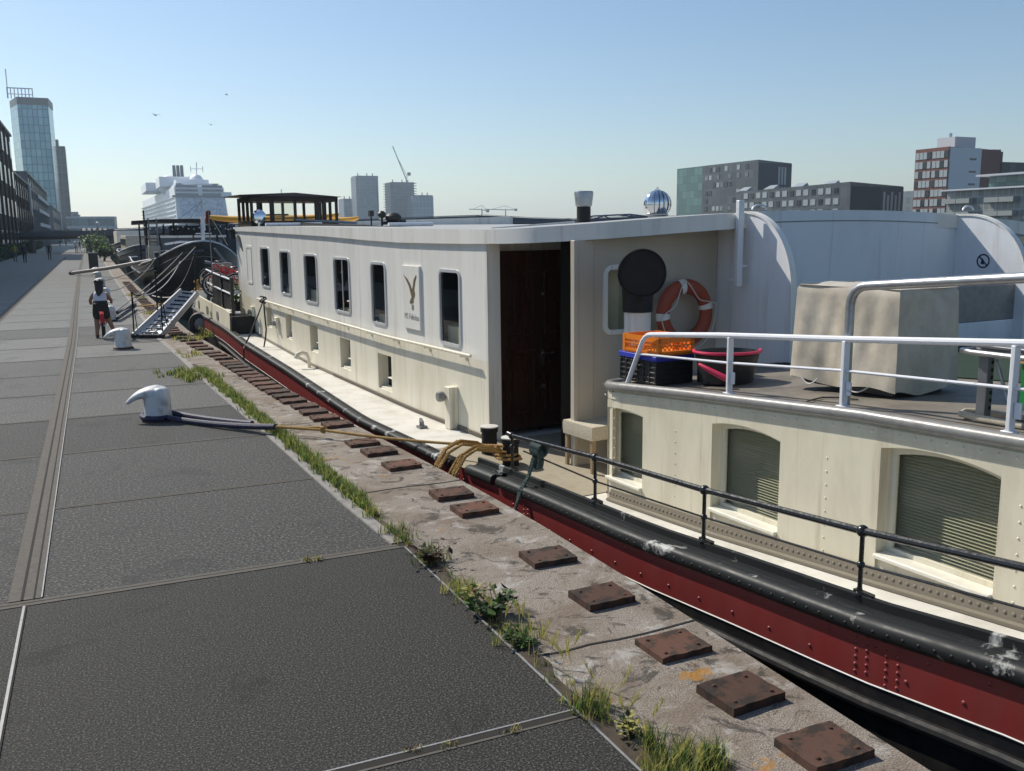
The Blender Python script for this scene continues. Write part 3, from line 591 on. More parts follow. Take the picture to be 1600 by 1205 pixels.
vh = lambda u: ip(u, VH); zg = lambda u: ip(u, ZG); zd = lambda u: ip(u, ZD); zr = lambda u: ip(u, ZR); zt = lambda u: ip(u, ZT)
camb = lambda v: .165 * (1 - ((v - 4.5) / 3.64) ** 2)
bell = lambda u: ip(u, [(.4, 1), (1.5, .6), (3, .2), (6, .06), (14, .04)])
ztop = lambda u, v: ip(u, ZTOP) + camb(v) * bell(u)
BW = 9.0
HB = thing('houseboat', 'long cream and white houseboat with dark red hull moored along the quay', 'houseboat', P(3, 4.5, -.5))
US = frange(-9.5, 3, 34) + frange(3.4, 18, 36) + [18.6, 19.2, 19.8, 20.4, 21, 21.4, 21.8, 22.1, 22.3, 22.4]
US = sorted(set(round(u, 3) for u in US))
m = MB(); m.grid([[P(u, vh(u) + .005, zg(u) - a) for a in (-.02, .12, .285)] for u in US]); m.grid([[P(u, BW - vh(u) - .03, zg(u) - a) for a in (-.02, .12, .285)] for u in US])
hull = m.build('hull', M['red'], HB)
m = MB()                                 # rivets on the shell plating
def rivet(mb, c, r, ax):
    c = Vector(c); ax = Vector(ax).normalized(); mb.lathe([(r, 0), (r * .8, r * .35), (r * .35, r * .6), (0, r * .66)], c, 8, ax)
NV = P(0, -1, 0) - P(0, 0, 0)
for u in frange(-6, 1.5, 24):
    for dz in (.07, .22): rivet(m, P(u + (.12 if dz > .2 else 0), vh(u) + .005, zg(u) - dz), .013, NV)
for uc in (-4.75, -1.0, .2):
    for k in range(6):
        for du in (-.14, -.07, .05, .12): rivet(m, P(uc + du, .005, zg(uc) - .04 - .040 * k - (.018 if du in (-.07, .12) else 0)), .011, NV)
m.build('rivets', M['red'], hull)
m = MB(); m.grid([[P(u, vh(u) + d, zg(u) - .285 if a is None else a) for d, a in ((.008, None), (.05, -.9), (.35, -2.2))] for u in US]); m.grid([[P(u, BW - vh(u) - d, zg(u) - .285 if a is None else a) for d, a in ((.008, None), (.05, -.9), (.35, -2.2))] for u in US])
m.face([P(-9.5, .03, .6), P(-9.5, BW - .03, .6), P(-9.5, BW - .3, -2.2), P(-9.5, .3, -2.2)])
m.build('lower_hull', M['tar'], HB)
m = MB(); m.tube([P(u, vh(u) + .005, zg(u) - .287) for u in US], .005, 6); m.build('waterline_stripe', M['white'], HB)
m = MB(); m.tube([P(u, vh(u) - .0, zg(u) - .40) for u in US if u < 14], .035, 10); m.build('lower_fender_bar', M['tar'], HB)
m = MB()
for a, b in ((-9.5, -.62), (-.52, .02), (.42, 22.4)):
    uu = [a] + [u for u in US if a < u < b] + [b]; pr = [(.13, .068), (.09, .072), (.085, .058), (.03, .06), (.025, .07), (-.012, .066), (-.034, .045), (-.038, .0), (-.02, -.026), (.02, -.03)]
    if a > 0: pr = [(x * .8, z * .75) for x, z in pr]
    rows = [[P(u, vh(u) + x, zg(u) + z) for x, z in pr] for u in uu]; m.grid(rows); m.face(rows[0]); m.face(rows[-1])
    rows = [[P(u, BW - vh(u) - x, zg(u) + z) for x, z in pr] for u in uu]; m.grid(rows)
gun = m.build('rubbing_strake', M['black'], HB, smooth=50)
m = MB()
for u in frange(-6, -.7, 60): rivet(m, P(u, vh(u) - .036, zg(u) + .018), .010, NV)
m.build('rivets', M['black'], gun)
m = MB(); uu = [u for u in US if u < .25]
m.grid([[P(u, v, z) for v, z in ((.125, zd(u) - .05), (.125, zg(u) + .115), (.15, zg(u) + .12), (.16, zg(u) + .10), (.16, zd(u) - .05))] for u in uu])
m.build('bulwark_plate', M['black'], HB, smooth=30)
m = MB(); m.grid([[P(u, vh(u) + .06, zd(u) - .004), P(u, 2.5, zd(u)), P(u, BW - 2.5, zd(u)), P(u, BW - vh(u) - .06, zd(u) - .004)] for u in US]); m.build('main_deck', M['deck'], HB)
m = MB(); m.grid([[P(u, v, zd(u) + .006) for v in (.165, .8, 1.6, 2.2)] for u in frange(-.88, 1.3, 8)]); m.build('deck_mat', M['mat'], HB)

# forward cabin: lower cream wall with niches, upper white wall with windows
def cols(mb, us, zlo, zhi, holes, pos):
    us = sorted(set(list(us) + [h[0] for h in holes] + [h[1] for h in holes] + sum([frange(h[0], h[1], 14) if callable(h[3]) else [] for h in holes], [])))
    for a, b in zip(us, us[1:]):
        mid = (a + b) / 2; hs = sorted([h for h in holes if h[0] < mid < h[1]], key=lambda h: h[2])
        lo = (zlo(a), zlo(b))
        for h in hs:
            t = h[3] if callable(h[3]) else (lambda u, q=h[3]: q)
            mb.face([pos(a, lo[0]), pos(b, lo[1]), pos(b, h[2]), pos(a, h[2])]); lo = (t(a), t(b))
        mb.face([pos(a, lo[0]), pos(b, lo[1]), pos(b, zhi(b)), pos(a, zhi(a))])
def zq(x, y): return 340 + x / 3.81, 280 + y / 3.81
def span(xl, yt, xr, yb, v=.9):          # far end, near end, sill height, head height of an opening in the side wall
    a = bV((xl, yt), v); b = bV((xr, yb), v); return b.x, a.x, b.z, a.z
HRZ = [(1.3, .915), (4.4, .885), (8.2, .92), (11.5, .97), (14, 1.02)]
zb = lambda u: ip(u, HRZ) - .045
WIN = [span(*zq(253, 403), *zq(318, 652)), span(*zq(368, 423), *zq(443, 697)), span(*zq(512, 443), *zq(602, 750)), span(*zq(688, 463), *zq(797, 810)), span(*zq(910, 491), *zq(1012, 880)), span(*zq(1317, 533), *zq(1455, 1010))]
NI = [span(*zq(288, 760), *zq(325, 888)), span(*zq(403, 800), *zq(446, 960)), span(*zq(547, 862), *zq(602, 1040)), span(*zq(727, 940), *zq(795, 1143)), span(590, 551, 613, 614)]
holes = [(a + .035, b - .035, c + .035, d - .035) for a, b, c, d in WIN]
uw = frange(1.33, 14.0, 40)
m = MB(); cols(m, uw, zb, lambda u: zr(u) + .03, holes, lambda u, z: P(u, .9, z))
m.face([P(14, .9, .1), P(14, 8.1, .1), P(14, 8.1, 2.7), P(14, .9, 2.53)]); m.grid([[P(u, 8.1, z) for z in (0, zr(u) + .03)] for u in uw])
m.face([P(1.33, .9, zd(1.33)), P(1.33, 1.06, zd(1.33)), P(1.33, 1.06, 2.25), P(1.33, .9, 2.2)])
m.face([P(1.33, 1.06, zd(1.33)), P(1.52, 1.06, zd(1.33)), P(1.52, 1.06, 2.25), P(1.33, 1.06, 2.25)])
m.face([P(1.52, 1.06, 2.08), P(1.52, 2.16, 2.08), P(1.52, 2.16, 2.42), P(1.52, 1.06, 2.35)]); m.face([P(1.52, 2.12, zd(1.33)), P(1.52, 8.1, zd(1.33)), P(1.52, 8.1, 2.4), P(1.52, 2.12, 2.4)])
for u in (3.15, 6.4, 9.6, 12.4):          # weld seams between the plates
    m.bbox(u, u + .006, .8985, .91, zb(u) + .01, zr(u))
cabw = m.build('upper_cabin_wall', M['white'], HB, smooth=0)
m = MB(); cols(m, uw, lambda u: zd(u) - .02, lambda u: zb(u), NI, lambda u, z: P(u, .9, z)); 
for a, b, c, d in NI:
    v0, v1 = .9, 1.06
    for q in ([(a, v0, c), (b, v0, c), (b, v1, c + .02), (a, v1, c + .02)], [(a, v0, d), (b, v0, d), (b, v1, d), (a, v1, d)], [(a, v0, c), (a, v0, d), (a, v1, d), (a, v1, c)], [(b, v0, c), (b, v0, d), (b, v1, d), (b, v1, c)]): m.face([P(*k) for k in q])
low = m.build('lower_cabin_wall', M['cream'], HB, smooth=0)
for a, b, c, d in NI:
    m = MB(); m.face([P(a, 1.058, c), P(b, 1.058, c), P(b, 1.058, d), P(a, 1.058, d)]); o = m.build('porthole_niche', M['inside'], HB)
    m = MB(); mid = (a + b) / 2; m.bbox(a + .02, mid + .03, .95, 1.055, c + (d - c) * .33, c + (d - c) * .33 + .014); m.bbox(a + .01, b - .01, .93, 1.055, c + .005, c + .03); m.build('shelf', M['sill'], o, bevel=.003)
    m = MB(); m.lathe([(.05, 0), (.05, .03), (.03, .04), (0, .04)], P(a + .09, 1.05, c + (d - c) * .5), 14, NV); m.build('tap', M['metalgrey'], o)
m = MB(); m.grid([[P(u, .885, zd(u) + .005), P(u, .885, zd(u) + .05), P(u, .9, zd(u) + .055)] for u in uw])
for u in frange(1.4, 7, 110): m.bbox(u, u + .025, .872, .886, zd(u) + .012, zd(u) + .042)
m.build('base_bar', M['rustbar'], HB, smooth=0)
def rrect(a, b, c, d, r, n=5):           # rounded rectangle in the wall plane
    pts = []
    for cx, cz, s in ((b - r, d - r, 0), (a + r, d - r, 1), (a + r, c + r, 2), (b - r, c + r, 3)):
        for k in range(n + 1):
            t = math.pi / 2 * (s + k / n); pts.append((cx + r * math.cos(t), cz + r * math.sin(t)))
    return pts
def frame_ring(mb, a, b, c, d, w_, r, v0, proud, depth, pos):
    o_ = rrect(a, b, c, d, r); i_ = rrect(a + w_, b - w_, c + w_, d - w_, max(.01, r - w_))
    rows = [[pos(x, v0, z) for x, z in o_], [pos(x, v0 - proud, z) for x, z in [(p[0] * .97 + q[0] * .03, p[1] * .97 + q[1] * .03) for p, q in zip(o_, i_)]], [pos(x, v0 - proud, z) for x, z in i_], [pos(x, v0 + depth, z) for x, z in i_]]
    mb.grid(rows, True)
for k, (a, b, c, d) in enumerate(WIN):
    m = MB(); frame_ring(m, a, b, c, d, .036, .09, .9, .016, .012, lambda x, v, z: P(x, v, z)); wf = m.build('cabin_window', M['alu'], HB, smooth=40)
    m = MB(); m.face([P(x, .91, z) for x, z in rrect(a + .03, b - .03, c + .03, d - .03, .06)]); m.build('pane', M['glass'], wf, smooth=0)
    if k == 5:
        m = MB(); m.grid([[P(a + t * (b - a) * .55, 1.02 + .03 * math.sin(t * 22), z) for t in frange(0, 1, 24)] for z in (c - .05, c + .35, d - .30)]); m.build('curtain', M['curtain'], wf)
    if k in (3, 4):
        m = MB(); m.face([P(a - .0, 1.08, c), P(a + (b - a) * (.62 if k == 4 else .75), 1.08, c), P(a + (b - a) * (.62 if k == 4 else .75), 1.08, d - .13), P(a, 1.08, d - .13)]); m.build('blind', M['greencurt'], wf)
    m = MB(); m.bbox(a, b, 1.0, 1.1, c - .02, c + .06 + .08 * (k % 3)); m.build('inner_sill', M['slat'], wf)
a, b, c, d = span(*zq(168, 395), *zq(212, 625)); m = MB(); frame_ring(m, a, b, c, d, .05, .06, .9, .012, .0, lambda x, v, z: P(x, v, z)); m.face([P(x, .897, z) for x, z in rrect(a + .02, b - .02, c + .02, d - .02, .05)]); m.build('blanked_window', M['white'], HB)
m = MB(); m.face([P(1.55, 1.7, -.1), P(13.8, 1.7, .1), P(13.8, 1.7, 2.6), P(1.55, 1.7, 2.3)]); m.face([P(1.55, .92, .85), P(13.8, .92, .95), P(13.8, 1.7, .95), P(1.55, 1.7, .85)]); m.build('cabin_inside', M['inside'], HB, smooth=0)
# roof
EU = [(.865, 1.34), (.9, 1.0), (1.0, .55), (1.2, .15), (1.5, -.15), (1.9, -.32), (2.4, -.38), (3.06, -.38)]
def eu(v): return ip(v, EU) if v <= 3.06 else -.28
vs = [.865, .88, .9, .95, 1.0, 1.1, 1.2, 1.35, 1.5, 1.7, 1.9, 2.15, 2.4, 2.75, 3.06, 3.061, 3.8, 4.5, 5.2, 6, 6.56, 7.6, 8.135]
ts = [0, .04, .1, .2, .3, .45, .6, .75, .9, 1]
def roofpt(v, t, dz): u = eu(v) + (14.08 - eu(v)) * t; return P(u, v, (ztop(u, v) if dz == 0 else zr(u) + camb(v) * bell(u)))
m = MB(); m.cm = 1; m.grid([[roofpt(v, t, 0) for t in ts] for v in vs]); m.cm = 0; m.grid([[roofpt(v, t, -.17) for t in ts] for v in vs])
m.grid([[roofpt(v, 0, 0) for v in vs], [roofpt(v, 0, -.17) for v in vs]]); m.grid([[roofpt(v, 1, 0) for v in vs], [roofpt(v, 1, -.17) for v in vs]])
m.grid([[roofpt(vs[0], t, 0) for t in ts], [roofpt(vs[0], t, -.17) for t in ts]]); m.grid([[roofpt(vs[-1], t, 0) for t in ts], [roofpt(vs[-1], t, -.17) for t in ts]])
m.build('cabin_roof', [M['white'], M['roof']], HB, smooth=35)
# door in the porch
m = MB(); m.bbox(1.46, 1.51, 1.065, 2.19, zd(1.4) + .06, 2.09)
for v0, v1, z0, z1 in ((1.24, 1.58, .2, .95), (1.70, 2.04, .2, .95), (1.24, 1.58, 1.12, 1.85), (1.70, 2.04, 1.12, 1.85)):
    for q in ((v0, v1, z0, z0 + .03), (v0, v1, z1 - .03, z1), (v0, v0 + .03, z0, z1), (v1 - .03, v1, z0, z1)): m.bbox(1.445, 1.461, *q)
    m.bbox(1.452, 1.462, v0 + .07, v1 - .07, z0 + .07, z1 - .07)
dr = m.build('door', M['wood'], HB, bevel=.004)
m = MB(); q = bU((848, 555), 1.44); m.bbox(1.436, 1.446, q.y - .02, q.y + .02, q.z - .11, q.z + .06); m.tube([P(1.44, q.y, q.z + .03), P(1.39, q.y, q.z + .03), P(1.385, q.y + .12, q.z + .03)], .009, 8)
q = bU((849, 603), 1.445); m.lathe([(.025, 0), (.025, .008), (0, .01)], P(1.445, q.y, q.z), 12, P(-1, 0, 0) - P(0, 0, 0)); q = bU((848, 459), 1.445); m.lathe([(.02, 0), (.02, .008), (0, .01)], P(1.445, q.y, q.z), 12, P(-1, 0, 0) - P(0, 0, 0)); m.build('handle', M['brass'], dr)
# porch post, end wall of the saloon, shelter wings and back wall
v0 = bU((897, 500), .02).y; v1 = bU((925, 500), .02).y
m = MB(); m.bbox(.03, .075, v0 + .05, v1 + .03, zd(0), zr(0) + camb(v0) + .01); m.bbox(.015, .09, v0, v0 + .05, zd(0), zr(0) + camb(v0) + .01); m.build('porch_post', M['endwall'], HB, bevel=.008)
m = MB(); vv = frange(v1, 3.05, 8); q0 = bU((942, 414), .05); q1 = bU((1012, 522), .05)
wa, wb, wc, wd = q0.y, q1.y, q1.z + .02, q0.z
cols(m, vv, lambda v: zd(0) - .02, lambda v: zr(0) + .05 + camb(v), [(wa + .04, wb - .04, wc + .04, wd - .04)], lambda v, z: P(.05, v, z)); m.grid([[P(.12, v, zd(0)), P(.12, v, zr(0) + .02 + camb(v))] for v in vv[:2]])
m.build('saloon_end_wall', M['endwall'], HB, smooth=0)
m = MB(); frame_ring(m, wa, wb, wc, wd, .05, .10, .05, .02, .05, lambda x, u, z: P(u, x, z)); wf = m.build('saloon_window', M['white'], HB)
m = MB(); m.face([P(.085, x, z) for x, z in rrect(wa + .03, wb - .03, wc + .03, wd - .03, .07)]); m.build('pane', M['glass'], wf, smooth=0)
m = MB(); m.grid([[P(.3 + .02 * math.sin(t * 30), wa - .1 + t * (wb - wa + .2), z) for t in frange(0, 1, 20)] for z in (wc - .1, wd + .1)]); m.build('curtain', M['slat'], wf)
m = MB(); m.face([P(.6, 1.4, -.1), P(.6, 3.0, -.1), P(.6, 3.0, 2.3), P(.6, 1.4, 2.3)]); m.build('saloon_inside', M['inside'], HB, smooth=0)
ARC = [(0, 0)] + [(.12 + .74 * math.sin(t), .78 * (1 - math.cos(t))) for t in frange(0, math.pi / 2, 14)]
def wing(v, th, u0, ztop_, name, dep=.86):
    k = dep / .86; pr = [(.3, -.1), (.3, zr(0) + camb(v) - .01), (u0, zr(0) + camb(v) - .01), (u0, ztop_)] + [(u0 - a * k, ztop_ - b) for a, b in ARC[1:]] + [(u0 - dep - .02, .2), (u0 - dep - .02, -.1)]
    m = MB(); m.prism([P(u, v, z) for u, z in pr], P(0, th, 0) - P(0, 0, 0))
    w_ = m.build(name, M['whitein'], HB, smooth=30)
    m = MB(); edge_ = [(u0 + .0, ztop_)] + [(u0 - a * k, ztop_ - b) for a, b in ARC[1:]] + [(u0 - dep - .02, .8)]
    m.grid([[P(u, v + dv, z + dz) for dv, dz in ((-.012, -.012), (-.012, .012), (th + .03, .012), (th + .03, -.012))] for u, z in edge_], True); m.build('rim', M['white'], w_, smooth=40)
    return w_
wing(3.06, .035, -.25, ztop(-.3, 3.06), 'shelter_wing', .80); wing(6.56, .05, -.25, ztop(-.3, 6.56), 'shelter_wing', .95)
m = MB(); vb = frange(3.095, 6.56, 10); bw_u = lambda v: -.25 - .08 * math.sin(math.pi * (v - 3.095) / 3.465); m.grid([[P(bw_u(v), v, z) for z in (-.1, 1.2, ztop(-.3, v) + .004)] for v in vb]); m.grid([[P(bw_u(v), v, ztop(-.3, v) + .004), P(-.2, v, ztop(-.2, v) + .004)] for v in vb]); m.build('shelter_back_wall', M['whitein'], HB)
m = MB(); m.grid([[P(bw_u(v) - .004, v, ztop(-.3, v) - .12 + dz) for dz in (0, .012)] for v in vb]); m.build('wall_seam', M['metalgrey'], HB)
m = MB(); q = bU((1154, 400), -.42); q2 = bU((1156, 313), -.42); q3 = bU((1151, 448), -.42); m.bbox(-.45, -.40, q.y - .035, q.y + .035, q3.z, q2.z); m.bbox(-.41, -.3, q.y - .02, q.y + .02, q3.z + .05, q3.z + .09); m.bbox(-.44, -.41, q.y, q.y + .12, q.z - .12, q.z - .09); m.build('corner_post', M['railw'], HB, bevel=.006)
m = MB(); q = bV((1536, 408), 6.555); W_ = lambda a, b: P(q.x - a, 6.555, q.z + b)
ring = [(.085 * math.cos(t), .085 * math.sin(t)) for t in frange(0, 2 * math.pi, 32)[:-1]]; m.grid([[W_(a, b) for a, b in ring], [W_(a * .8, b * .8) for a, b in ring]], True)
m.face([W_(-.062, .05), W_(-.05, .062), W_(.062, -.05), W_(.05, -.062)]); m.prism([W_(-.03, -.035), W_(.01, -.04), W_(.02, -.01), W_(-.01, .035), W_(-.025, .0)], P(0, -.001, 0) - P(0, 0, 0)); m.build('no_open_flame_sign', flat('navy_print', (.02, .02, .06)), HB, smooth=0)
# white cable loops on the shelter
m = MB()
for px_ in ((1187, 325), (1513, 326)):
    q = bU(px_, -.3); m.tube([P(-.3, q.y + .10 * math.cos(t), q.z + .05 * math.sin(t) - .02) for t in frange(0, math.pi, 10)], .012, 6)
m.build('cable_loop', M['railw'], HB)

# aft deckhouse with three arched windows
path = [(u, .9) for u in frange(-9.5, -1.1, 40)] + [(-1.1 + .19 * math.sin(t), 1.09 - .19 * math.cos(t)) for t in frange(0, math.pi / 2, 6)[1:]] + [(-.91, v) for v in frange(1.3, 8.1, 10)]
AW = []
for (xl, xr, xb, yb, cx, cy, sy) in ((947, 1006, 1003, 766, 978, 641, 652), (1108, 1219, 1214, 835, 1165, 667, 690), (1365, 1563, 1550, 934, 1462, 708, 745)):
    a = bV((xb, yb), .9); b_ = bV((xl + 2, yb - 60), .9).x; c_ = bV((cx, cy), .9).z; s_ = bV((xr, sy), .9).z
    AW.append((a.x, b_, a.z, s_, c_))
RC = [(-1.13, 9)] + [((p_[0] + q_[1]) / 2 , 8) for p_, q_ in zip(AW, AW[1:])] + [(AW[-1][0] - .12, 7)]
arch = lambda h: (lambda u: h[3] + (h[4] - h[3]) * max(0, 1 - ((u - (h[0] + h[1]) / 2) / ((h[1] - h[0]) / 2)) ** 2))
m = MB(); cols(m, [p[0] for p in path if p[1] == .9], lambda u: zd(u) - .02, lambda u: zt(u) - .03, [(h[0], h[1], h[2], arch(h)) for h in AW], lambda u, z: P(u, .9, z))
rest = path[40:]; m.grid([[P(u, v, zd(u) - .02) for u, v in rest], [P(u, v, zt(u) - .03) for u, v in rest]])
for h in AW:                             # deep reveals
    f_ = arch(h); uu = frange(h[0], h[1], 14); dp = .11
    m.grid([[P(u, .9, f_(u)) for u in uu], [P(u, .9 + dp, f_(u)) for u in uu]]); m.face([P(h[0], .9, h[2]), P(h[0], .9, f_(h[0])), P(h[0], .9 + dp, f_(h[0])), P(h[0], .9 + dp, h[2])]); m.face([P(h[1], .9, h[2]), P(h[1], .9, f_(h[1])), P(h[1], .9 + dp, f_(h[1])), P(h[1], .9 + dp, h[2])])
dh = m.build('deckhouse_wall', M['cream2'], HB, smooth=25)
for h in AW:
    f_ = arch(h); uu = frange(h[0], h[1], 14); t_ = .045
    m = MB(); fi = lambda u: max(h[2] + .1, f_(u) - t_)
    o_ = [(u, f_(u)) for u in uu] + [(h[1], h[2]), (h[0], h[2])]; i_ = [(h[0] + t_ + (u - h[0]) * (h[1] - h[0] - 2 * t_) / (h[1] - h[0]), fi(u)) for u in uu] + [(h[1] - t_, h[2] + t_), (h[0] + t_, h[2] + t_)]
    m.grid([[P(u, .99, z) for u, z in o_], [P(u, .99, z) for u, z in i_], [P(u, 1.02, z) for u, z in i_]], True)
    wf = m.build('arched_window', M['cream'], HB, smooth=20)
    m = MB(); m.face([P(u, 1.012, z) for u, z in i_]); m.build('pane', M['glass'], wf, smooth=0)
    m = MB(); m.bbox(h[0] + .003, h[1] - .003, .87, .99, h[2] - .012, h[2] + .016); m.build('sill', M['sill'], wf, bevel=.006)
    m = MB(); z = h[2] + .03
    while z < h[4]: m.hexa([P(h[0], 1.05, z), P(h[0], 1.075, z + .012), P(h[1], 1.075, z + .012), P(h[1], 1.05, z), P(h[0], 1.05, z + .002), P(h[0], 1.075, z + .014), P(h[1], 1.075, z + .014), P(h[1], 1.05, z + .002)]); z += .021
    m.build('blind', M['slat'], wf, smooth=0)
    m = MB(); m.face([P(h[0] - .1, 1.25, h[2] - .1), P(h[1] + .1, 1.25, h[2] - .1), P(h[1] + .1, 1.25, h[4] + .05), P(h[0] - .1, 1.25, h[4] + .05)]); m.build('inside', M['inside'], wf, smooth=0)
m = MB(); m.tube([P(u, v + (-.012 if v == .9 else 0), zt(u) - .02) for u, v in path], .042, 12); m.build('rim_moulding', M['greyrim'], HB, smooth=60)
m = MB(); pp = path; m.grid([[P(u - (.006 if False else 0), v - (.008 if v < 1.1 else 0), zt(u) + dz) for u, v in pp[:46]] for dz in (-.135, -.075)]); m.grid([[P(u, v, zt(u) - .135) for u, v in pp[:46]], [P(u, v - .008, zt(u) - .135) for u, v in pp[:46]]])
for u in frange(-6, -1.0, 48): rivet(m, P(u, .892, zt(u) - .105), .010, NV)
for u, n_ in RC:
    for k in range(n_): rivet(m, P(u, .9, zd(u) + .12 + k * .09), .008, NV)
m.build('riveted_strip', M['cream2'], dh, smooth=40)
m = MB(); uu = [p[0] for p in path if p[1] == .9]; m.grid([[P(u, .835, zd(u) + .002), P(u, .835, zd(u) + .022), P(u, .868, zd(u) + .028), P(u, .885, zd(u) + .10), P(u, .9, zd(u) + .10)] for u in uu])
for u in frange(-6, -1.05, 96): rivet(m, P(u, .878, zd(u) + .062), .014, NV)
m.build('base_bar', M['rustbar'], dh, smooth=30)
m = MB(); uu = [-9.5] + frange(-9, -1, 16) + [-.92]; m.grid([[P(u, v, zt(u) - .012 + (.03 * (1 - ((v - 4.5) / 3.6) ** 2))) for v in (.9, 1.5, 2.5, 4.5, 6.5, 8.1)] for u in uu]); m.grid([[P(u, 8.1, z) for z in (zd(u), zt(u))] for u in uu]); m.build('upper_deck', M['deckdark'], HB)
UZ = lambda u, v: zt(u) - .012 + .03 * (1 - ((v - 4.5) / 3.6) ** 2)
m = MB(); m.grid([[P(u, v, UZ(u, v) + .008) for v in (2.75, 4, 6, 7.8)] for u in frange(-4.6, -.98, 6)]); m.build('deck_carpet', M['turf'], HB, smooth=0)
# white rail, galvanised rail
def rail_pts(L, v): return [P(q.x, v, q.z) for q in [bV(p, v) for p in L]]
def bend(pts, r=.09, n=5):
    out = [pts[0]]
    for a, b, c in zip(pts, pts[1:], pts[2:]):
        d0 = (a - b).normalized(); d1 = (c - b).normalized(); r0 = min(r, (a - b).length * .45, (c - b).length * .45)
        out += [(b + d0 * r0).lerp(b, t).lerp(b.lerp(b + d1 * r0, t), t) for t in frange(0, 1, n)]
    return out + [pts[-1]]
m = MB(); q = rail_pts([(980, 601), (1008, 523), (1130, 524), (1312, 530), (1580, 536)], .99); e = q[-1] + (q[-1] - q[-2]) * 2.2; q = q[:2] + frange(0, 1, 1)[:0] + q[2:] + [e]
m.tube(bend(q, .09), .022, 10); wr_ = m.build('deck_rail', M['railw'], HB)
m = MB(); a = rail_pts([(995, 553), (1135, 567), (1315, 579), (1575, 606)], .99); m.tube(a + [a[-1] + (a[-1] - a[-2]) * 2.2], .010, 8); m.build('mid_rail', M['railw'], wr_)
for i, (px0, px1, w_) in enumerate((((1133, 524), (1139, 620), .022), ((1315, 530), (1317, 641), .026), ((1578, 536), (1578, 670), .026))):
    m = MB(); a = bV(px0, .99); b_ = bV(px1, .99); u = b_.x; m.bbox(u - w_ * .5, u + w_ * .5, .965, 1.015, zt(u) - .02, a.z - .01); m.bbox(u - .035, u + .035, .955, 1.025, zt(u) - .015, zt(u) + .012); m.bbox(u - w_ - .03, u - w_ + .01, .985, 1.0, zt(u) + .08, zt(u) + .17); m.build('stanchion', M['railw'], wr_, bevel=.004)
m = MB(); q = rail_pts([(1315, 641), (1315, 447), (1600, 434)], 1.05); q = [P(bV((1316, 641), .99).x + .03, 1.05, zt(-3.6) - .02)] + [P(bV((1316, 641), .99).x + .03, 1.05, q[1].z)] + [q[2], q[2] + (q[2] - q[1]) * 1.5]; m.tube(bend(q, .14, 8), .03, 12); m.build('galvanised_rail', M['galv'], HB)
# black hand rail along the side deck
m = MB(); rp = [(800, 681), (930, 715), (1101, 766), (1348, 830), (1600, 887)]; q = rail_pts(rp, .145); m.tube(q + [q[-1] + (q[-1] - q[-2]) * 1.5], .021, 10); br = m.build('side_rail', M['blackp'], HB)
m = MB(); a = [P(k.x, .145, k.z) for k in [bV(p, .145) for p in ((818, 705), (930, 752), (1099, 808), (1346, 883), (1600, 951))]]; m.tube(a + [a[-1] + (a[-1] - a[-2])], .007, 6); m.build('lower_wire_rail', M['blackp'], br)
for p in rp[:4]:
    t = bV(p, .145); m = MB(); u = t.x; zb_ = zg(u) + .11; m.lathe([(.035, 0), (.035, .012), (.017, .02), (.013, .05), (.013, t.z - zb_)], P(u, .145, zb_), 12); m.ball(P(u, .145, t.z), .034, 14)
    w_ = a[0]; zz = min(a, key=lambda k: (k - P(u, .145, k.z)).length).z; m.ball(P(u, .145, zz), .023, 12)
    m.bbox(u - .09, u + .03, .13, .16, zb_ - .02, zb_ + .03); m.build('stanchion', M['blackp'], br)
q = P(bV(rp[0], .145).x, .145, bV(rp[0], .145).z); m = MB(); m.tube([q, q + P(.06, -.01, 0) - P(0, 0, 0) + Vector((0, 0, .01)), q + P(.1, .04, 0) - P(0, 0, 0)], .021, 10); m.build('rail_end', M['blackp'], br)
# handrail on the cabin side
m = MB(); uu = frange(1.62, 11.9, 30); m.tube([P(u, .82, ip(u, HRZ)) for u in uu], .019, 10); hr = m.build('cabin_handrail', M['cream'], HB)
for u in frange(1.9, 11.6, 9):
    m = MB(); m.tube([P(u, .82, ip(u, HRZ)), P(u, .83, ip(u, HRZ) - .035), P(u, .905, ip(u, HRZ) - .04)], .010, 6); m.bbox(u - .04, u + .04, .885, .9, ip(u, HRZ) - .055, ip(u, HRZ) - .03); m.build('bracket', M['cream'], hr)
# deck fittings on the quay side
q = bV((697, 605), .8); m = MB(); m.bbox(q.x - .13, q.x + .02, .78, .9, zd(2) + .0, q.z + .01); ex = m.build('vent_duct', M['cream'], HB, bevel=.006)
m = MB(); q = bV((691, 620), .74); m.lathe([(.035, -.08), (.035, 0), (.062, .0), (.066, .05), (.055, .075), (0, .078)], P(q.x + .02, .76, q.z), 20, NV); m.build('round_cap', M['greyrim'], ex)
q = bV((475, 531), .55); m = MB(); a = bV((482, 545), .8); m.tube([P(a.x, .8, zd(6)), P(a.x, .8, zd(6) + .17), P(a.x, .76, zd(6) + .26), P(a.x, .68, zd(6) + .29), P(a.x, .6, zd(6) + .26), P(a.x, .57, zd(6) + .19)], [.03, .03, .033, .036, .042, .048], 14); m.build('gooseneck_vent', M['cream'], HB)
for px_ in ((433, 505), (395, 487)):
    q = bV(px_, .88); m = MB(); m.bbox(q.x - .1, q.x + .1, .84, .9, q.z - .1, q.z + .12); o = m.build('shore_power_box', M['cream'], HB, bevel=.012); m = MB(); m.lathe([(.05, 0), (.055, .05), (.03, .06), (0, .06)], P(q.x, .845, q.z), 14, NV); m.build('cover', M['greyrim'], o)
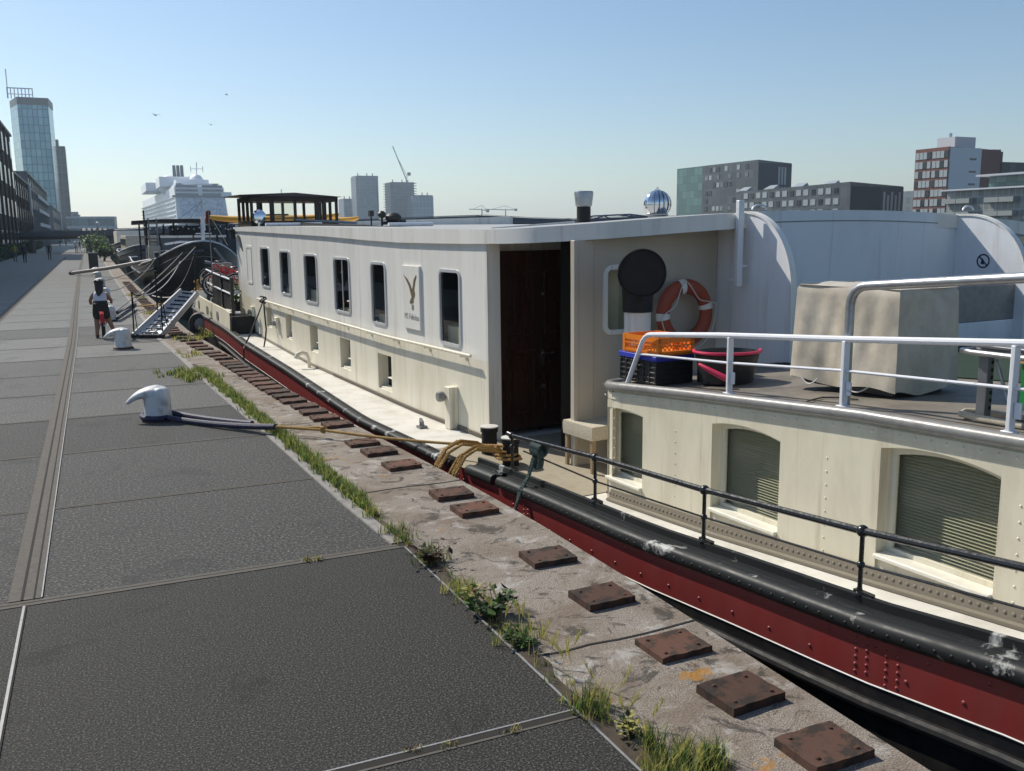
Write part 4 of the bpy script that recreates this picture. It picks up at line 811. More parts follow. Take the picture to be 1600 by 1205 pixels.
q = bV((659, 656), .55); m = MB(); m.bbox(q.x - .06, q.x + .06, .5, .6, zd(2.8), zd(2.8) + .03); m.tube([P(q.x - .02, .55, zd(2.8)), P(q.x - .02, .55, zd(2.8) + .08), P(q.x + .03, .55, zd(2.8) + .11), P(q.x + .03, .55, zd(2.8))], .02, 8); m.build('fairlead', M['metalgrey'], HB)
for px_, h in (((765, 712), .30), ((798, 727), .29)):
    q = bZ(px_, zd(.3)); m = MB(); m.lathe([(.10, 0), (.085, .01), (.082, h - .06), (.095, h - .055), (.095, h - .005)], P(q.x, q.y, zd(q.x)), 24); o = m.build('mooring_bitt', M['tar'], HB); m = MB(); m.lathe([(.098, -.005), (.098, .006), (.05, .012), (0, .013)], P(q.x, q.y, zd(q.x) + h), 24); m.build('cap', M['deck'], o)
# name board
q = [bV(p, .88) for p in ((628.5, 413), (657, 418), (658, 517.5), (630, 510.5))]; ua, ub, zc_, zd_ = q[2].x, q[0].x, (q[2].z + q[3].z) / 2, (q[0].z + q[1].z) / 2
m = MB(); m.bbox(ua, ub, .868, .9, zc_, zd_); nb = m.build('name_board', M['white'], HB, bevel=.003)
bird = [(78, 230), (130, 285), (165, 350), (190, 425), (200, 380), (210, 300), (240, 235), (243, 262), (228, 320), (215, 420), (225, 480), (218, 520), (205, 545), (210, 580), (180, 605), (160, 590), (168, 555), (185, 520), (172, 470), (150, 380), (110, 290)]
m = MB(); pp = [bV((620 + x / 8.04, 400 + y / 8.04), .864) for x, y in bird]
bmx = bmesh.new(); vs_ = [bmx.verts.new(P(k.x, .864, k.z)) for k in pp]; bmx.faces.new(vs_); bmx.normal_update(); bmesh.ops.triangulate(bmx, faces=bmx.faces, ngon_method='EAR_CLIP'); me = bpy.data.meshes.new('bird_emblem'); bmx.to_mesh(me); bmx.free()
M['gold'] = flat('dull_gold_print', (.16, .115, .045), .5); me.materials.append(M['gold']); o = bpy.data.objects.new('bird_emblem', me); C.objects.link(o); attach(o, nb)
m = MB()
for x in (190, 205):
    k = bV((620 + x / 8.04, 400 + 612 / 8.04), .864); m.bbox(k.x - .004, k.x + .004, .8625, .8675, k.z - .07, k.z)
m.build('bird_legs', M['gold'], nb)
tc = bpy.data.curves.new('lettering', 'FONT'); tc.body = 'MS Felicitas'; tc.size = .145; tc.extrude = .001; to = bpy.data.objects.new('lettering', tc); C.objects.link(to); bpy.context.view_layer.update()
me = bpy.data.meshes.new_from_object(to.evaluated_get(bpy.context.evaluated_depsgraph_get())); bpy.data.objects.remove(to); wdt = max(v.co.x for v in me.vertices)
k0 = bV((632, 496.5), .866); k1 = bV((655, 502), .866); sx = (k0.x - k1.x) / wdt
for v in me.vertices:
    p = P(k0.x - v.co.x * sx, .8665 - v.co.z, k0.z + (k1.z - k0.z) * v.co.x / wdt + v.co.y * (zd_ - zc_) * .9); v.co = p
me.materials.append(flat('grey_lettering', (.27, .27, .27))); o = bpy.data.objects.new('lettering', me); C.objects.link(o); attach(o, nb)
# chimney, turbine vent, cowl
q = bU((912, 346), 1.8); zb_ = ztop(1.8, q.y); qt = bU((912, 299), 1.8); qm = bU((912, 322), 1.8); c = P(1.8, q.y, 0)
m = MB(); m.lathe([(.085, zb_ - .05), (.085, qm.z)], c, 20); fl = m.build('flue', M['flue'], HB); m = MB(); m.lathe([(.085, qm.z - .01), (.098, qm.z), (.118, qt.z - .02), (.11, qt.z), (.09, qt.z), (.088, qm.z)], c, 24); m.build('flue_cap', M['galv'], fl)
q = bU((1027, 336), 1.2); c = P(1.2, q.y, ztop(1.2, q.y)); ct = bU((1027, 319), 1.2); hz = ct.z - c.z
m = MB(); m.lathe([(.11, -.03), (.11, .04), (.13, .05), (.13, .065)], c, 20); tv = m.build('turbine_vent', M['galv'], HB)
m = MB(); cc = c + Vector((0, 0, hz)); rr = .165
for k in range(16):
    a0 = k * math.pi / 8; rows = []
    for t in frange(.15, math.pi - .25, 9):
        rows.append([cc + Vector((rr * s * math.sin(t) * math.cos(a0 + da), rr * s * math.sin(t) * math.sin(a0 + da), rr * math.cos(t))) for da, s in ((0, 1), (.18, 1.0), (.36, .93), (.46, .8))])
    m.grid(rows)
m.lathe([(.03, rr * .95), (.03, rr * 1.05), (.012, rr * 1.08), (.012, rr * 1.2), (0, rr * 1.22)], cc, 12); m.build('rotor', M['chrome'], tv, smooth=60)
uc = -.42; q = bU((996, 500), uc); qm = bU((1003, 427), uc - .32); c = P(uc, q.y, 0); mc = P(uc - .32, qm.y, qm.z); dirc = Vector((-mc.x, -mc.y, .0)).normalized()
m = MB(); m.lathe([(.13, zd(0)), (.13, q.z + .1)], c, 24); cv = m.build('cowl_ventilator', M['white'], HB)
m = MB(); hb = mc - dirc * .33; m.tube([c + Vector((0, 0, q.z + .08)), c + Vector((0, 0, q.z + .2)), c.lerp(hb, .25) + Vector((0, 0, 0)) if False else Vector((c.x, c.y, qm.z - .12)), mc - dirc * .2 - Vector((0, 0, .03)), mc - dirc * .1, mc], [.145, .15, .16, .185, .205, .222], 24, caps=False)
m.build('elbow', M['flue'], cv, smooth=60); m = MB(); m.lathe([(.222, -.02), (.228, .005), (.218, .012), (.205, -.06), (.15, -.13), (0, -.14)], mc, 32, dirc); m.build('mouth', M['flue'], cv, smooth=60)

# lowered wheelhouse on the far end of the roof, roof gear
zw = lambda v: ztop(13.5, v)
wh0, wh1 = 12.7, 14.0; wv0, wv1 = bU((389, 340), 12.9).y, bU((529, 340), 12.7).y; hh = .64
M['whdark'] = surf('dark_brown_wheelhouse', (.022, .014, .012), .5, dirt=(.05, .03, .02), amt=.5, scale=4)
m = MB(); m.hexa([P(wh0 - .12, wv0 - .25, zw(1) + hh), P(wh0 - .12, wv1 + .1, zw(1) + hh), P(wh1 + .2, wv1 + .06, zw(1) + hh + .02), P(wh1 + .2, wv0 - .25, zw(1) + hh + .02), P(wh0 - .12, wv0 - .25, zw(1) + hh + .03), P(wh0, (wv0 + wv1) / 2, zw(1) + hh + .09), P(wh1 + .2, wv1 + .06, zw(1) + hh + .05), P(wh1 + .2, wv0 - .25, zw(1) + hh + .05)])
m.bbox(wh0, wh1, wv0, wv1, zw(1) + hh - .10, zw(1) + hh); m.bbox(wh0, wh0 + .04, wv0, wv1, zw(1) - .02, zw(2) + .10); m.bbox(wh0, wh1, wv0, wv0 + .04, zw(1) - .02, zw(1) + .12); m.bbox(wh1 - .04, wh1, wv0, wv1, zw(1) - .02, zw(1) + .14)
whh = m.build('wheelhouse', M['whdark'], HB, bevel=.004)
for u, v, s in [(wh0, v, .05) for v in (wv0, wv0 + .14, wv0 + .42, wv0 + .95, wv0 + 1.42, wv1 - .36, wv1 - .06)] + [(wh1 - .06, v, .05) for v in (wv0, wv0 + .5, wv0 + 1.0, wv0 + 1.5, wv1 - .06)] + [(13.1, wv0, .06), (13.5, wv0, .05), (13.2, wv1 - .05, .05), (13.6, wv1 - .05, .05)]:
    m = MB(); wdd = .09 if u == wh0 and v in (wv0 + .42, wv0 + 1.42) else .055; m.bbox(u, u + .06, v, v + wdd, zw(1), zw(1) + hh - .05); m.build('window_post', M['whdark'], whh)
m = MB(); m.face([P(wh0 + .03, wv0 + .45, zw(1) + .1), P(wh0 + .03, wv0 + .95, zw(1) + .1), P(wh0 + .03, wv0 + .95, zw(1) + hh - .1), P(wh0 + .03, wv0 + .45, zw(1) + hh - .1)]); m.build('pane', M['glass'], whh)
m = MB(); m.tube([P(12.55, 1.9, zw(2) + .13), P(12.55, 3.3, zw(3) + .06)], .03, 8); m.build('roof_grab_bar', M['galv'], HB)
for (x0, y0, x1, y1, uu_) in ((415, 354.5, 503, 357.5, 11.5), (607, 352, 676, 350.5, 7.0)):
    a = bU((x0, y0), uu_); b_ = bU((x1, y1), uu_); m = MB(); m.tube([P(uu_, a.y, ztop(uu_, a.y) + .03), P(uu_, b_.y, ztop(uu_, b_.y) + .03)], .035, 10); m.build('roof_pole', M['railw'], HB)
q = bU((597, 350), 8); m = MB(); zz = ztop(8, q.y); m.tube([P(8, q.y, zz), P(8, q.y, zz + .14)], .02, 8); m.ball(P(8, q.y, zz + .2), (.08, .08, .07), 10); m.ball(P(8, q.y + .22, zz + .14), (.16, .12, .1), 10); m.tube([P(8, q.y - .2, zz), P(8, q.y - .2, zz + .2)], .015, 6); m.box(P(8, q.y - .2, zz + .22), (.07, .12, .1)); m.tube([P(8, q.y, zz + .05), P(8, q.y + .45, zz + .08)], .03, 8); m.build('roof_searchlight', M['lamp'], HB)
q = bU((405, 345), 12.3); m = MB(); zz = ztop(12.3, q.y); m.tube([P(12.3, q.y, zz), P(12.3, q.y, zz + .1)], .05, 8); m.lathe([(0, .1), (.1, .08), (.15, 0), (.14, -.06), (0, -.08)], P(12.3, q.y, zz + .2), 18, P(-1, -.3, .1) - P(0, 0, 0)); m.build('roof_lamp', M['chrome'], HB)
q = bV((367, 365), .82); m = MB(); m.bbox(13.95, 14.1, .78, .88, q.z - .12, q.z + .06); m.bbox(13.9, 14.15, .74, .9, q.z + .06, q.z + .1); m.build('corner_lamp', M['lamp'], HB, bevel=.01)
m = MB(); m.tube([P(14, .88, 2.35), P(13.6, .86, 2.25), P(13.35, .89, 1.95)], [.01, .05, .01], 6); m.build('furled_pennant', M['metalgrey'], HB)

# bow: bulwark, rails, hatch box
m = MB(); uu = [u for u in US if u >= 12.75] ; uu = [12.72] + uu
m.grid([[P(u, vh(u) + .04, zg(u) - .02), P(u, vh(u) + .05, zg(u) + .42), P(u, vh(u) + .10, zg(u) + .42), P(u, vh(u) + .10, zg(u) - .05)] for u in uu]); m.grid([[P(u, BW - vh(u) - a, zg(u) + z) for a, z in ((.04, -.02), (.05, .42), (.1, .42), (.1, -.05))] for u in uu])
bw = m.build('bow_bulwark', M['cream2'], HB, smooth=30)
m = MB()
for u in (14.2, 15.6, 17): m.lathe([(.11, -.0), (.11, .012), (.07, .014)], P(u, vh(u) + .04, zg(u) + .2), 16, NV)
m.build('oval_scupper', M['greyrim'], bw)
m = MB(); m.bbox(12.55, 12.72, vh(12.7) + .05, .88, zd(12.6), zd(12.6) + .38); m.bbox(12.72, 13.6, .5, 1.5, zd(13), zd(13) + .34); m.build('hatch_box', M['tar'], HB, bevel=.01)
m = MB(); pts = [(12.9, .5), (14.0, .52), (15.3, .58), (16.6, .66)]
brl = None
for zz in (.80, 1.12):
    m.tube([P(u, v, zg(u) + zz) for u, v in pts], .022, 8)
brl = m.build('bow_rail', M['railw'], HB)
for u, v in pts:
    m = MB(); m.bbox(u - .03, u + .05, v - .02, v + .05, zg(u), zg(u) + 1.16); m.build('rail_post', M['blackp'], brl)
m = MB(); m.bbox(13.1, 13.95, .53, .56, zg(13.5) + .42, zg(13.5) + 1.08); m.bbox(14.2, 15.2, .56, .60, zg(14.5) + .4, zg(14.5) + 1.1); m.build('dark_panel', M['tar'], brl)
m = MB(); q = P(17.6, 1.2, zg(17.6)); m.box(q + Vector((0, 0, .55)), (.22, .22, 1.1)); m.box(q + Vector((.05, 0, 1.15)), (.5, .3, .12)); m.tube([q + Vector((-.35, .2, 1.25)), q + Vector((.3, -.1, 1.05))], .04, 8); m.tube([q + Vector((-.1, .1, 1.6)), q + Vector((.15, -.1, 1.2))], .035, 8); m.build('anchor_windlass', M['metalgrey'], HB, bevel=.01)
m = MB(); q = P(18.6, 1.0, zg(18.6) + .42)
for k in range(9): m.tube([q + Vector((random.gauss(0, .03) + .28 * math.cos(a + k), random.gauss(0, .03) + .28 * math.sin(a + k), .05 + .03 * k + .05 * math.sin(2 * a + k))) for a in frange(0, 6.0, 14)], .02, 6)
m.build('bow_rope_coil', M['rope'], HB)
print('houseboat', len(bpy.data.objects))

# ------------------------------------------------------------------ buildings along the quay and far away
def panes(name, cell, stops, rough=.25, metal=0.0, spec=.5, line=None, lw=.06):
    """curtain wall: every pane its own tone, thin mullion lines, metres in object space"""
    m, n, l, b = newmat(name); tc = n.new('ShaderNodeTexCoord'); ge = n.new('ShaderNodeNewGeometry')
    off = n.new('ShaderNodeVectorMath'); off.operation = 'ADD'; off.inputs[1].default_value = (.013, .017, .011); l.new(tc.outputs['Object'], off.inputs[0])
    dv = n.new('ShaderNodeVectorMath'); dv.operation = 'DIVIDE'; dv.inputs[1].default_value = cell; l.new(off.outputs[0], dv.inputs[0])
    fl = n.new('ShaderNodeVectorMath'); fl.operation = 'FLOOR'; l.new(dv.outputs[0], fl.inputs[0])
    wn = n.new('ShaderNodeTexWhiteNoise'); l.new(fl.outputs[0], wn.inputs['Vector']); c = ramp(n, l, wn.outputs['Value'], stops)
    c_node = c.node; c_node.color_ramp.interpolation = 'CONSTANT'
    if line is not None:
        fr = n.new('ShaderNodeVectorMath'); fr.operation = 'FRACTION'; l.new(dv.outputs[0], fr.inputs[0]); sx = n.new('ShaderNodeSeparateXYZ'); l.new(fr.outputs[0], sx.inputs[0])
        def lt(o, k):
            q = n.new('ShaderNodeMath'); q.operation = 'LESS_THAN'; q.inputs[1].default_value = lw / cell[k]; l.new(o, q.inputs[0]); return q.outputs[0]
        mx = n.new('ShaderNodeMath'); mx.operation = 'MAXIMUM'; l.new(lt(sx.outputs[2], 2), mx.inputs[0]); h = n.new('ShaderNodeMath'); h.operation = 'MAXIMUM'
        # vertical lines only along the axis that runs in the face
        sn = n.new('ShaderNodeSeparateXYZ'); l.new(ge.outputs['True Normal'], sn.inputs[0]); ab = n.new('ShaderNodeMath'); ab.operation = 'ABSOLUTE'; l.new(sn.outputs[0], ab.inputs[0]); gt_ = n.new('ShaderNodeMath'); gt_.operation = 'GREATER_THAN'; gt_.inputs[1].default_value = .7; l.new(ab.outputs[0], gt_.inputs[0])
        mf = n.new('ShaderNodeMix'); mf.data_type = 'FLOAT'; l.new(gt_.outputs[0], mf.inputs[0]); l.new(lt(sx.outputs[0], 0), mf.inputs[2]); l.new(lt(sx.outputs[1], 1), mf.inputs[3])
        l.new(mx.outputs[0], h.inputs[0]); l.new(mf.outputs[0], h.inputs[1]); c = mix(n, l, h.outputs[0], c, line)
    l.new(c, b.inputs['Base Color']); b.inputs['Roughness'].default_value = rough; b.inputs['Metallic'].default_value = metal; b.inputs['Specular IOR Level'].default_value = spec
    return m
def unit_window(w_, h, d=.12):
    m = MB(); m.box((0, 0, 0), (w_, d, h)); o = m.build('window', M['inside'], None, smooth=0, local=True); me = o.data; bpy.data.objects.remove(o); return me
def put(me, name, mat, parent, pos, rz=0.0):
    o = bpy.data.objects.new(name, me); C.objects.link(o); o.parent = parent; o.location = Vector(pos) - WL[parent.name]; o.rotation_euler = (0, 0, rz)
    if me.materials: me.materials[0] = mat
    else: me.materials.append(mat)
    WL[o.name] = Vector(pos); return o
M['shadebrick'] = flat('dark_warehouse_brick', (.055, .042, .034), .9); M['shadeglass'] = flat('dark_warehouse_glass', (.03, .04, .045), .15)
M['palepanel'] = flat('pale_panel', (.5, .52, .55), .5); M['zinc'] = flat('zinc_roof', (.10, .11, .12), .5, .3)
def warehouse(label, x, y0, y1, h, mat, bays, rows, depth=16, roof=None):
    t = thing('warehouse', label, 'warehouse', (x - depth / 2, (y0 + y1) / 2, 0), group='warehouses along the quay')
    m = MB(); m.box((x - depth / 2, (y0 + y1) / 2, h / 2), (depth, y1 - y0, h)); m.build('wall', mat, t, smooth=0)
    m = MB(); m.box((x - depth / 2, (y0 + y1) / 2, h + .15), (depth + .5, y1 - y0 + .3, .3))
    if roof: m.box((x - depth * .6, (y0 + y1) / 2, h + roof / 2 + .3), (depth * .5, (y1 - y0) * .6, roof))
    m.build('roof', M['zinc'], t, smooth=0)
    bw_ = (y1 - y0) / bays; bh = h / rows; me = unit_window(bw_ * .5, bh * .55, .16)
    for i in range(bays):
        for j in range(rows): put(me, 'window', M['shadeglass'], t, (x + .03, y0 + bw_ * (i + .5), bh * (j + .5)), math.pi / 2)
        if i == 0: pm = unit_window(.4, h, .3)
        put(pm, 'pier', mat, t, (x + .1, y0 + bw_ * i + .2, h / 2), math.pi / 2)
    return t
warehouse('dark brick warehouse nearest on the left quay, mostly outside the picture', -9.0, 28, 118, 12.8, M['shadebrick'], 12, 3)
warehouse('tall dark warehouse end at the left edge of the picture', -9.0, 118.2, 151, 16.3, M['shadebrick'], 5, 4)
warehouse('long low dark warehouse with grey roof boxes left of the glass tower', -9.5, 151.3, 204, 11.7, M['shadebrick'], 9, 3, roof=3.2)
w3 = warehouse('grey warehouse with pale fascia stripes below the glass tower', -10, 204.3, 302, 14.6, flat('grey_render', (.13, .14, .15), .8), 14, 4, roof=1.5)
m = MB()
for z in (5.2, 8.4, 11.6): m.box((-9.8, 270, z), (.3, 60, .8))
m.build('fascia', M['palepanel'], w3, smooth=0)
m = MB(); m.box((-9.3, 196, 9.5), (.4, 1.6, 5.5)); m.box((-9.3, 151.5, 0 + 14), (.5, 1, 1)); tag(m.build('banner', M['palepanel']), 'narrow white upright banner on the dark warehouses', 'banner')
warehouse('far grey warehouse wing at the foot of the tower', -9.8, 330, 430, 11.8, flat('far_render', (.16, .17, .19), .8), 10, 3)
# glass tower
TG = panes('teal_tower_glass', (1.9, 1.9, 3.2), [(0, (.015, .10, .17)), (.25, (.02, .13, .21)), (.55, (.03, .17, .26)), (.8, (.05, .23, .32))], .35, line=(.025, .05, .07), lw=.22)
TG = panes('teal_tower_glass', (1.9, 1.9, 3.2), [(0, (.16, .36, .46)), (.25, (.20, .42, .52)), (.55, (.25, .48, .58)), (.8, (.32, .55, .64))], .2, metal=.7, line=(.03, .07, .10), lw=.25)
TD = panes('dark_tower_brick', (3.0, 3.0, 3.4), [(0, (.05, .05, .06)), (.5, (.09, .085, .09)), (.8, (.035, .04, .05))], .5, line=(.13, .12, .12), lw=.7)
a, b_, c_, d_ = onY((14, 152), 455), onY((26, 156), 440), onY((74, 152), 440), onY((78, 160), 456)
zt_ = onY((40, 152), 440).z; t = thing('office_tower', 'tall teal glass office tower with a rooftop frame and mast on the left', 'tower', (b_.x, 440, 0))
m = MB(); m.prism([(a.x, 455, 0), (b_.x, 440, 0), (c_.x, 440, 0), (c_.x + 1.2, 456, 0)], (0, 0, zt_ - 3)); m.build('glass_facade', TG, t, smooth=0)
m = MB(); m.prism([(a.x, 455, zt_ - 3), (b_.x, 439.8, zt_ - 3), (c_.x + .2, 439.8, zt_ - 3), (c_.x + 1.4, 456, zt_ - 3)], (0, 0, 3)); m.build('dark_crown', M['zinc'], t, smooth=0)
m = MB(); zz = onY((20, 137), 445).z
for k in range(8): x = a.x + (onY((50, 140), 445).x - a.x) * k / 7; m.box((x, 446, (zt_ + zz) / 2), (.35, .35, zz - zt_))
m.box(((a.x + onY((50, 140), 445).x) / 2, 446, zz), (onY((50, 140), 445).x - a.x + .4, .5, .4)); m.box(((a.x + onY((50, 140), 445).x) / 2, 446, zz - 2.4), (onY((50, 140), 445).x - a.x + .4, .4, .25)); m.tube([(a.x + .2, 446, zt_), (a.x + .2, 446, onY((12, 108), 446).z)], .18, 6); m.build('roof_frame', M['palepanel'], t, smooth=0)
p0, p1 = onY((80, 228), 470), onY((102, 232), 470); t = thing('office_tower', 'lower dark brown tower block right behind the teal glass tower', 'tower', (p0.x, 470, 0)); m = MB(); m.box(((p0.x + p1.x) / 2 - .8, 478, p0.z / 2), (p1.x - p0.x + 1.4, 16, p0.z)); m.build('facade', TD, t, smooth=0); m = MB(); m.box((p0.x + 1.2, 478, p0.z + 1.6), (3.4, 8, 3.2)); m.build('roof_box', M['zinc'], t, smooth=0)
# glass terminal and pale block behind it
GT = panes('terminal_glass', (2.2, 2.2, 4), [(0, (.05, .12, .12)), (.3, (.10, .21, .19)), (.6, (.16, .30, .26)), (.85, (.06, .10, .12))], .15, line=(.3, .34, .36), lw=.2)
p0, p1 = onY((103, 341), 330), onY((183, 343), 330); zb2 = onY((150, 353), 330).z; t = thing('terminal_hall', 'raised green glass terminal hall with rounded end beyond the footbridge', 'building', (p0.x, 330, 0)); L_ = p1.x - p0.x
pl_ = [(p0.x, 330), (p1.x - 2.5, 330), (p1.x - .8, 331), (p1.x, 333.5), (p1.x - .5, 338), (p0.x, 340)]
m = MB(); m.prism([(x, y, zb2) for x, y in pl_], (0, 0, p0.z - zb2)); m.build('glass_wall', GT, t, smooth=0); m = MB(); m.prism([(x, y, p0.z) for x, y in pl_], (0, 0, .5)); m.prism([(x, y, zb2 - .8) for x, y in pl_], (0, 0, .8)); m.build('roof', M['palepanel'], t, smooth=0)
m = MB()
for k in range(8): m.lathe([(.3, 0), (.3, zb2 - .8)], (p0.x + 1 + (L_ - 4) * k / 7, 332.5, 0), 8)
m.build('column', M['palepanel'], t)
p0, p1 = onY((103, 331), 560), onY((124, 337), 560); t = thing('office_block', 'distant pale stepped block above the glass terminal', 'building', (p0.x, 560, 0)); m = MB(); m.box(((p0.x + p1.x) / 2, 565, p1.z / 2), (p1.x - p0.x, 10, p1.z)); m.box((p0.x + 3, 566, p1.z + (p0.z - p1.z) / 2), (6, 8, p0.z - p1.z)); m.build('wall', panes('pale_office', (3, 3, 3), [(0, (.35, .38, .42)), (.6, (.42, .45, .48))], .6, line=(.2, .24, .3), lw=.8), t, smooth=0); m = MB(); m.box(((p0.x + p1.x) / 2, 565, p1.z + .2), (p1.x - p0.x + 1, 11, .4)); m.build('roof', M['zinc'], t, smooth=0)
# long footbridge across the quay and the basin
M['bridge'] = flat('navy_bridge_steel', (.035, .05, .085), .5, .2); YB = 150
top = [(22, 364), (60, 362.5), (120, 360.5), (205, 358), (300, 352), (420, 347.5), (600, 343), (690, 339), (760, 337), (830, 341), (900, 343), (960, 340), (1010, 338), (1100, 339)]
pt = [onY(p, YB) for p in top]; t = thing('footbridge', 'long low navy footbridge crossing the quay and the basin', 'bridge', (20, YB, 0))
m = MB(); th_ = lambda i: ip(i, [(0, .55), (3, .9), (13, 1.0)]); m.grid([[(p.x, y, p.z - d * th_(i)) for y, d in ((YB, 0), (YB, 1), (YB + 5, 1), (YB + 5, 0))] for i, p in enumerate(pt)], True); m.build('deck', M['bridge'], t, smooth=0)
m = MB(); m.grid([[(p.x, YB + .6, p.z - th_(i) + .02), (p.x, YB + .6, p.z - th_(i) - .45), (p.x, YB + 4.4, p.z - th_(i) - .45), (p.x, YB + 4.4, p.z - th_(i) + .02)] for i, p in enumerate(pt)]); m.build('girder', M['tar'], t, smooth=0)
m = MB()
for a, b2 in zip(pt, pt[1:]):
    for y in (YB + .1, YB + 4.9): m.tube([(a.x, y, a.z + .12), (b2.x, y, b2.z + .12)], .045, 6)
m.build('rail', M['zinc'], t)
for x in (-7.5, 3.2, 24, 44, 64, 84):
    m = MB(); m.lathe([(.45, -3), (.4, 3.4)], (x, YB + 2.5, 0), 12); m.build('pier', M['zinc'], t)
# truss tops seen right of the chimney
m = MB(); ps = [onY(p, YB) for p in ((925, 344), (945, 337), (985, 335), (1010, 338), (1060, 340))]
m.tube([(p.x, YB + .3, p.z) for p in ps], .16, 6); m.tube([(p.x, YB + 4.5, p.z) for p in ps], .16, 6)
for p in ps[1:4]: m.tube([(p.x, YB + .3, p.z), (p.x + 2.5, YB + .3, p.z - 1.2)], .12, 6)
m.build('arch_rib', flat('blue_steel', (.07, .10, .17), .5), t)

# cruise ship
M['shipw'] = flat('ship_white', (.86, .87, .88), .5); M['shipd'] = flat('ship_window_band', (.10, .13, .17), .3); M['funnel'] = flat('navy_funnel', (.03, .04, .08), .5)
ym = 600; A0 = onY((278, 346), ym); A1 = onY((361, 346), ym); B0 = onY((272, 292), ym); B1 = onY((349, 292), ym); yf = 860
Zt = B0.z; xf = onY((233, 300), yf).x
t = thing('cruise_ship', 'huge white cruise ship with balcony decks, mural bow and three dark funnels', 'ship', ((A0.x + A1.x) / 2, ym + 100, -1.7))
m = MB(); zh = onY((300, 308), ym).z
def shipx(z, side): k = (z + 1.7) / (Zt + 1.7); return (A0.x + (B0.x - A0.x) * k) if side == 0 else (A1.x + (B1.x - A1.x) * k)
rows = [[(shipx(z, 0), ym, z), (shipx(z, 1), ym, z), (shipx(z, 1) + 2, yf, z), (xf - 6, yf, z)] for z in (-1.7, 4, 8, 12, 16, 20, 24, 28, Zt)]; m.grid(rows, True); m.face(rows[-1]); m.build('hull', M['shipw'], t, smooth=0)
mu, n, l, b = newmat('ship_mural'); v = coords(n, l, (.35, .35, .35)); q1 = ramp(n, l, noise(n, l, .55, 4, .6, v, 2.2), [(.45, (.62, .70, .80)), (.50, (.30, .38, .52)), (.515, (.22, .30, .45)), (.55, (.66, .74, .84))]); l.new(q1, b.inputs['Base Color']); b.inputs['Roughness'].default_value = .6
z0m, z1m = onY((300, 338), ym).z, onY((300, 309), ym).z
m = MB(); m.face([(shipx(z0m, 0) + 2.5, ym - .25, z0m), (shipx(z0m, 1) - .6, ym - .25, z0m), (shipx(z1m, 1) - .6, ym - .25, z1m), (shipx(z1m, 0) + 1, ym - .25, z1m)]); m.build('mural', mu, t, smooth=0)
m = MB()
for k, y_ in enumerate((289.5, 296, 302)): za = onY((300, y_ + 3.2), ym).z; zb3 = onY((300, y_), ym).z; x0_, x1_ = shipx(za, 0) + .8, shipx(za, 1) - .8; xm = (x0_ + x1_) / 2; m.box(((x0_ + xm) / 2 - .5, ym - .3, (za + zb3) / 2), (xm - x0_ - 1, .6, zb3 - za)); m.box(((x1_ + xm) / 2 + .8, ym - .3, (za + zb3) / 2), (x1_ - xm - 1.6, .6, zb3 - za))
za = onY((300, 308.5), ym).z; m.box(((B0.x + A1.x) / 2, ym - .5, za + .6), (A1.x - B0.x + 3, 1, 1.2)); m.build('window_band', M['shipd'], t, smooth=0)
m = MB()
for k in range(9):
    z = 3 + k * 2.75; x0_ = shipx(z, 0); m.hexa([(x0_ - .6, ym + 4, z), (x0_ + .5, ym + 4, z), (xf - 5, yf, z), (xf - 7.4, yf, z), (x0_ - .6, ym + 4, z + .7), (x0_ + .5, ym + 4, z + .7), (xf - 5, yf, z + .7), (xf - 7.4, yf, z + .7)])
m.build('balcony_deck', M['shipd'], t, smooth=0)
m = MB(); zz = Zt; W0 = B0.x + .6; W1 = B1.x - .6
def arcdeck(x0_, x1_, y_, z0_, z1_, bulge, dep=110):
    pts = [(x0_ + (x1_ - x0_) * k, y_ - bulge * math.sin(math.pi * k)) for k in frange(0, 1, 10)]; m.prism([(x, y, z0_) for x, y in pts] + [(x1_, y_ + dep, z0_), (x0_, y_ + dep, z0_)], (0, 0, z1_ - z0_))
arcdeck(W0, W1, ym + 8, zz, zz + 1.3, 5); arcdeck(W0 + 1, W1 - 1, ym + 10, zz + 1.9, zz + 2.5, 5); arcdeck(W0 + 1.5, W1 - 2, ym + 10.5, zz + 1.3, zz + 1.9, 5)
arcdeck(W0 + 2, W1 - 6, ym + 16, zz + 2.5, zz + 5.2, 3, 70); arcdeck(W0 - 6, W1 - 12, ym + 40, zz + 2.0, zz + 8.2, 3, 60); arcdeck(W0 - 12, W1 - 14, ym + 80, zz + 1, zz + 6.5, 2, 60)
m.build('superstructure', M['shipw'], t, smooth=0)
m = MB()
for px_, r_, yy, fl_ in (((264, 290), 7.0, ym + 60, .95), ((282, 288), 6.0, ym + 64, .9), ((307, 286), 4.6, ym + 20, 1.2), ((247, 291), 5.0, ym + 130, .6)):
    c = onY(px_, yy); m = MB(); m.ball(c, (r_, r_ * 1.2, r_ * fl_), 20); m.build('dome', M['shipw'], t)
m = MB()
for k in range(24): x = W0 + 1 + (W1 - W0 - 2) * k / 23; m.tube([(x, ym + 4, zz + 1.3), (x, ym + 4, zz + 2.2)], .12, 4)
m.box(((W0 + W1) / 2, ym + 9, zz + 2.1), (W1 - W0 - 2.4, 2, .9)); m.build('window_band', M['shipd'], t)
for x_ in (270.5, 276.5, 282.5):
    p0, p1 = onY((x_, 276), ym + 60), onY((x_ + 1, 258.5), ym + 60); m = MB(); m.lathe([(1.25, p0.z - 6), (1.0, p1.z)], (p1.x, ym + 60, 0), 12); m.build('funnel', M['funnel'], t)
m = MB(); p0, p1 = onY((307, 280), ym + 18), onY((307, 254), ym + 18); m.tube([p0, p1], .35, 6); q0, q1 = onY((297, 264), ym + 18), onY((317, 264), ym + 18); m.tube([q0, q1], .22, 6)
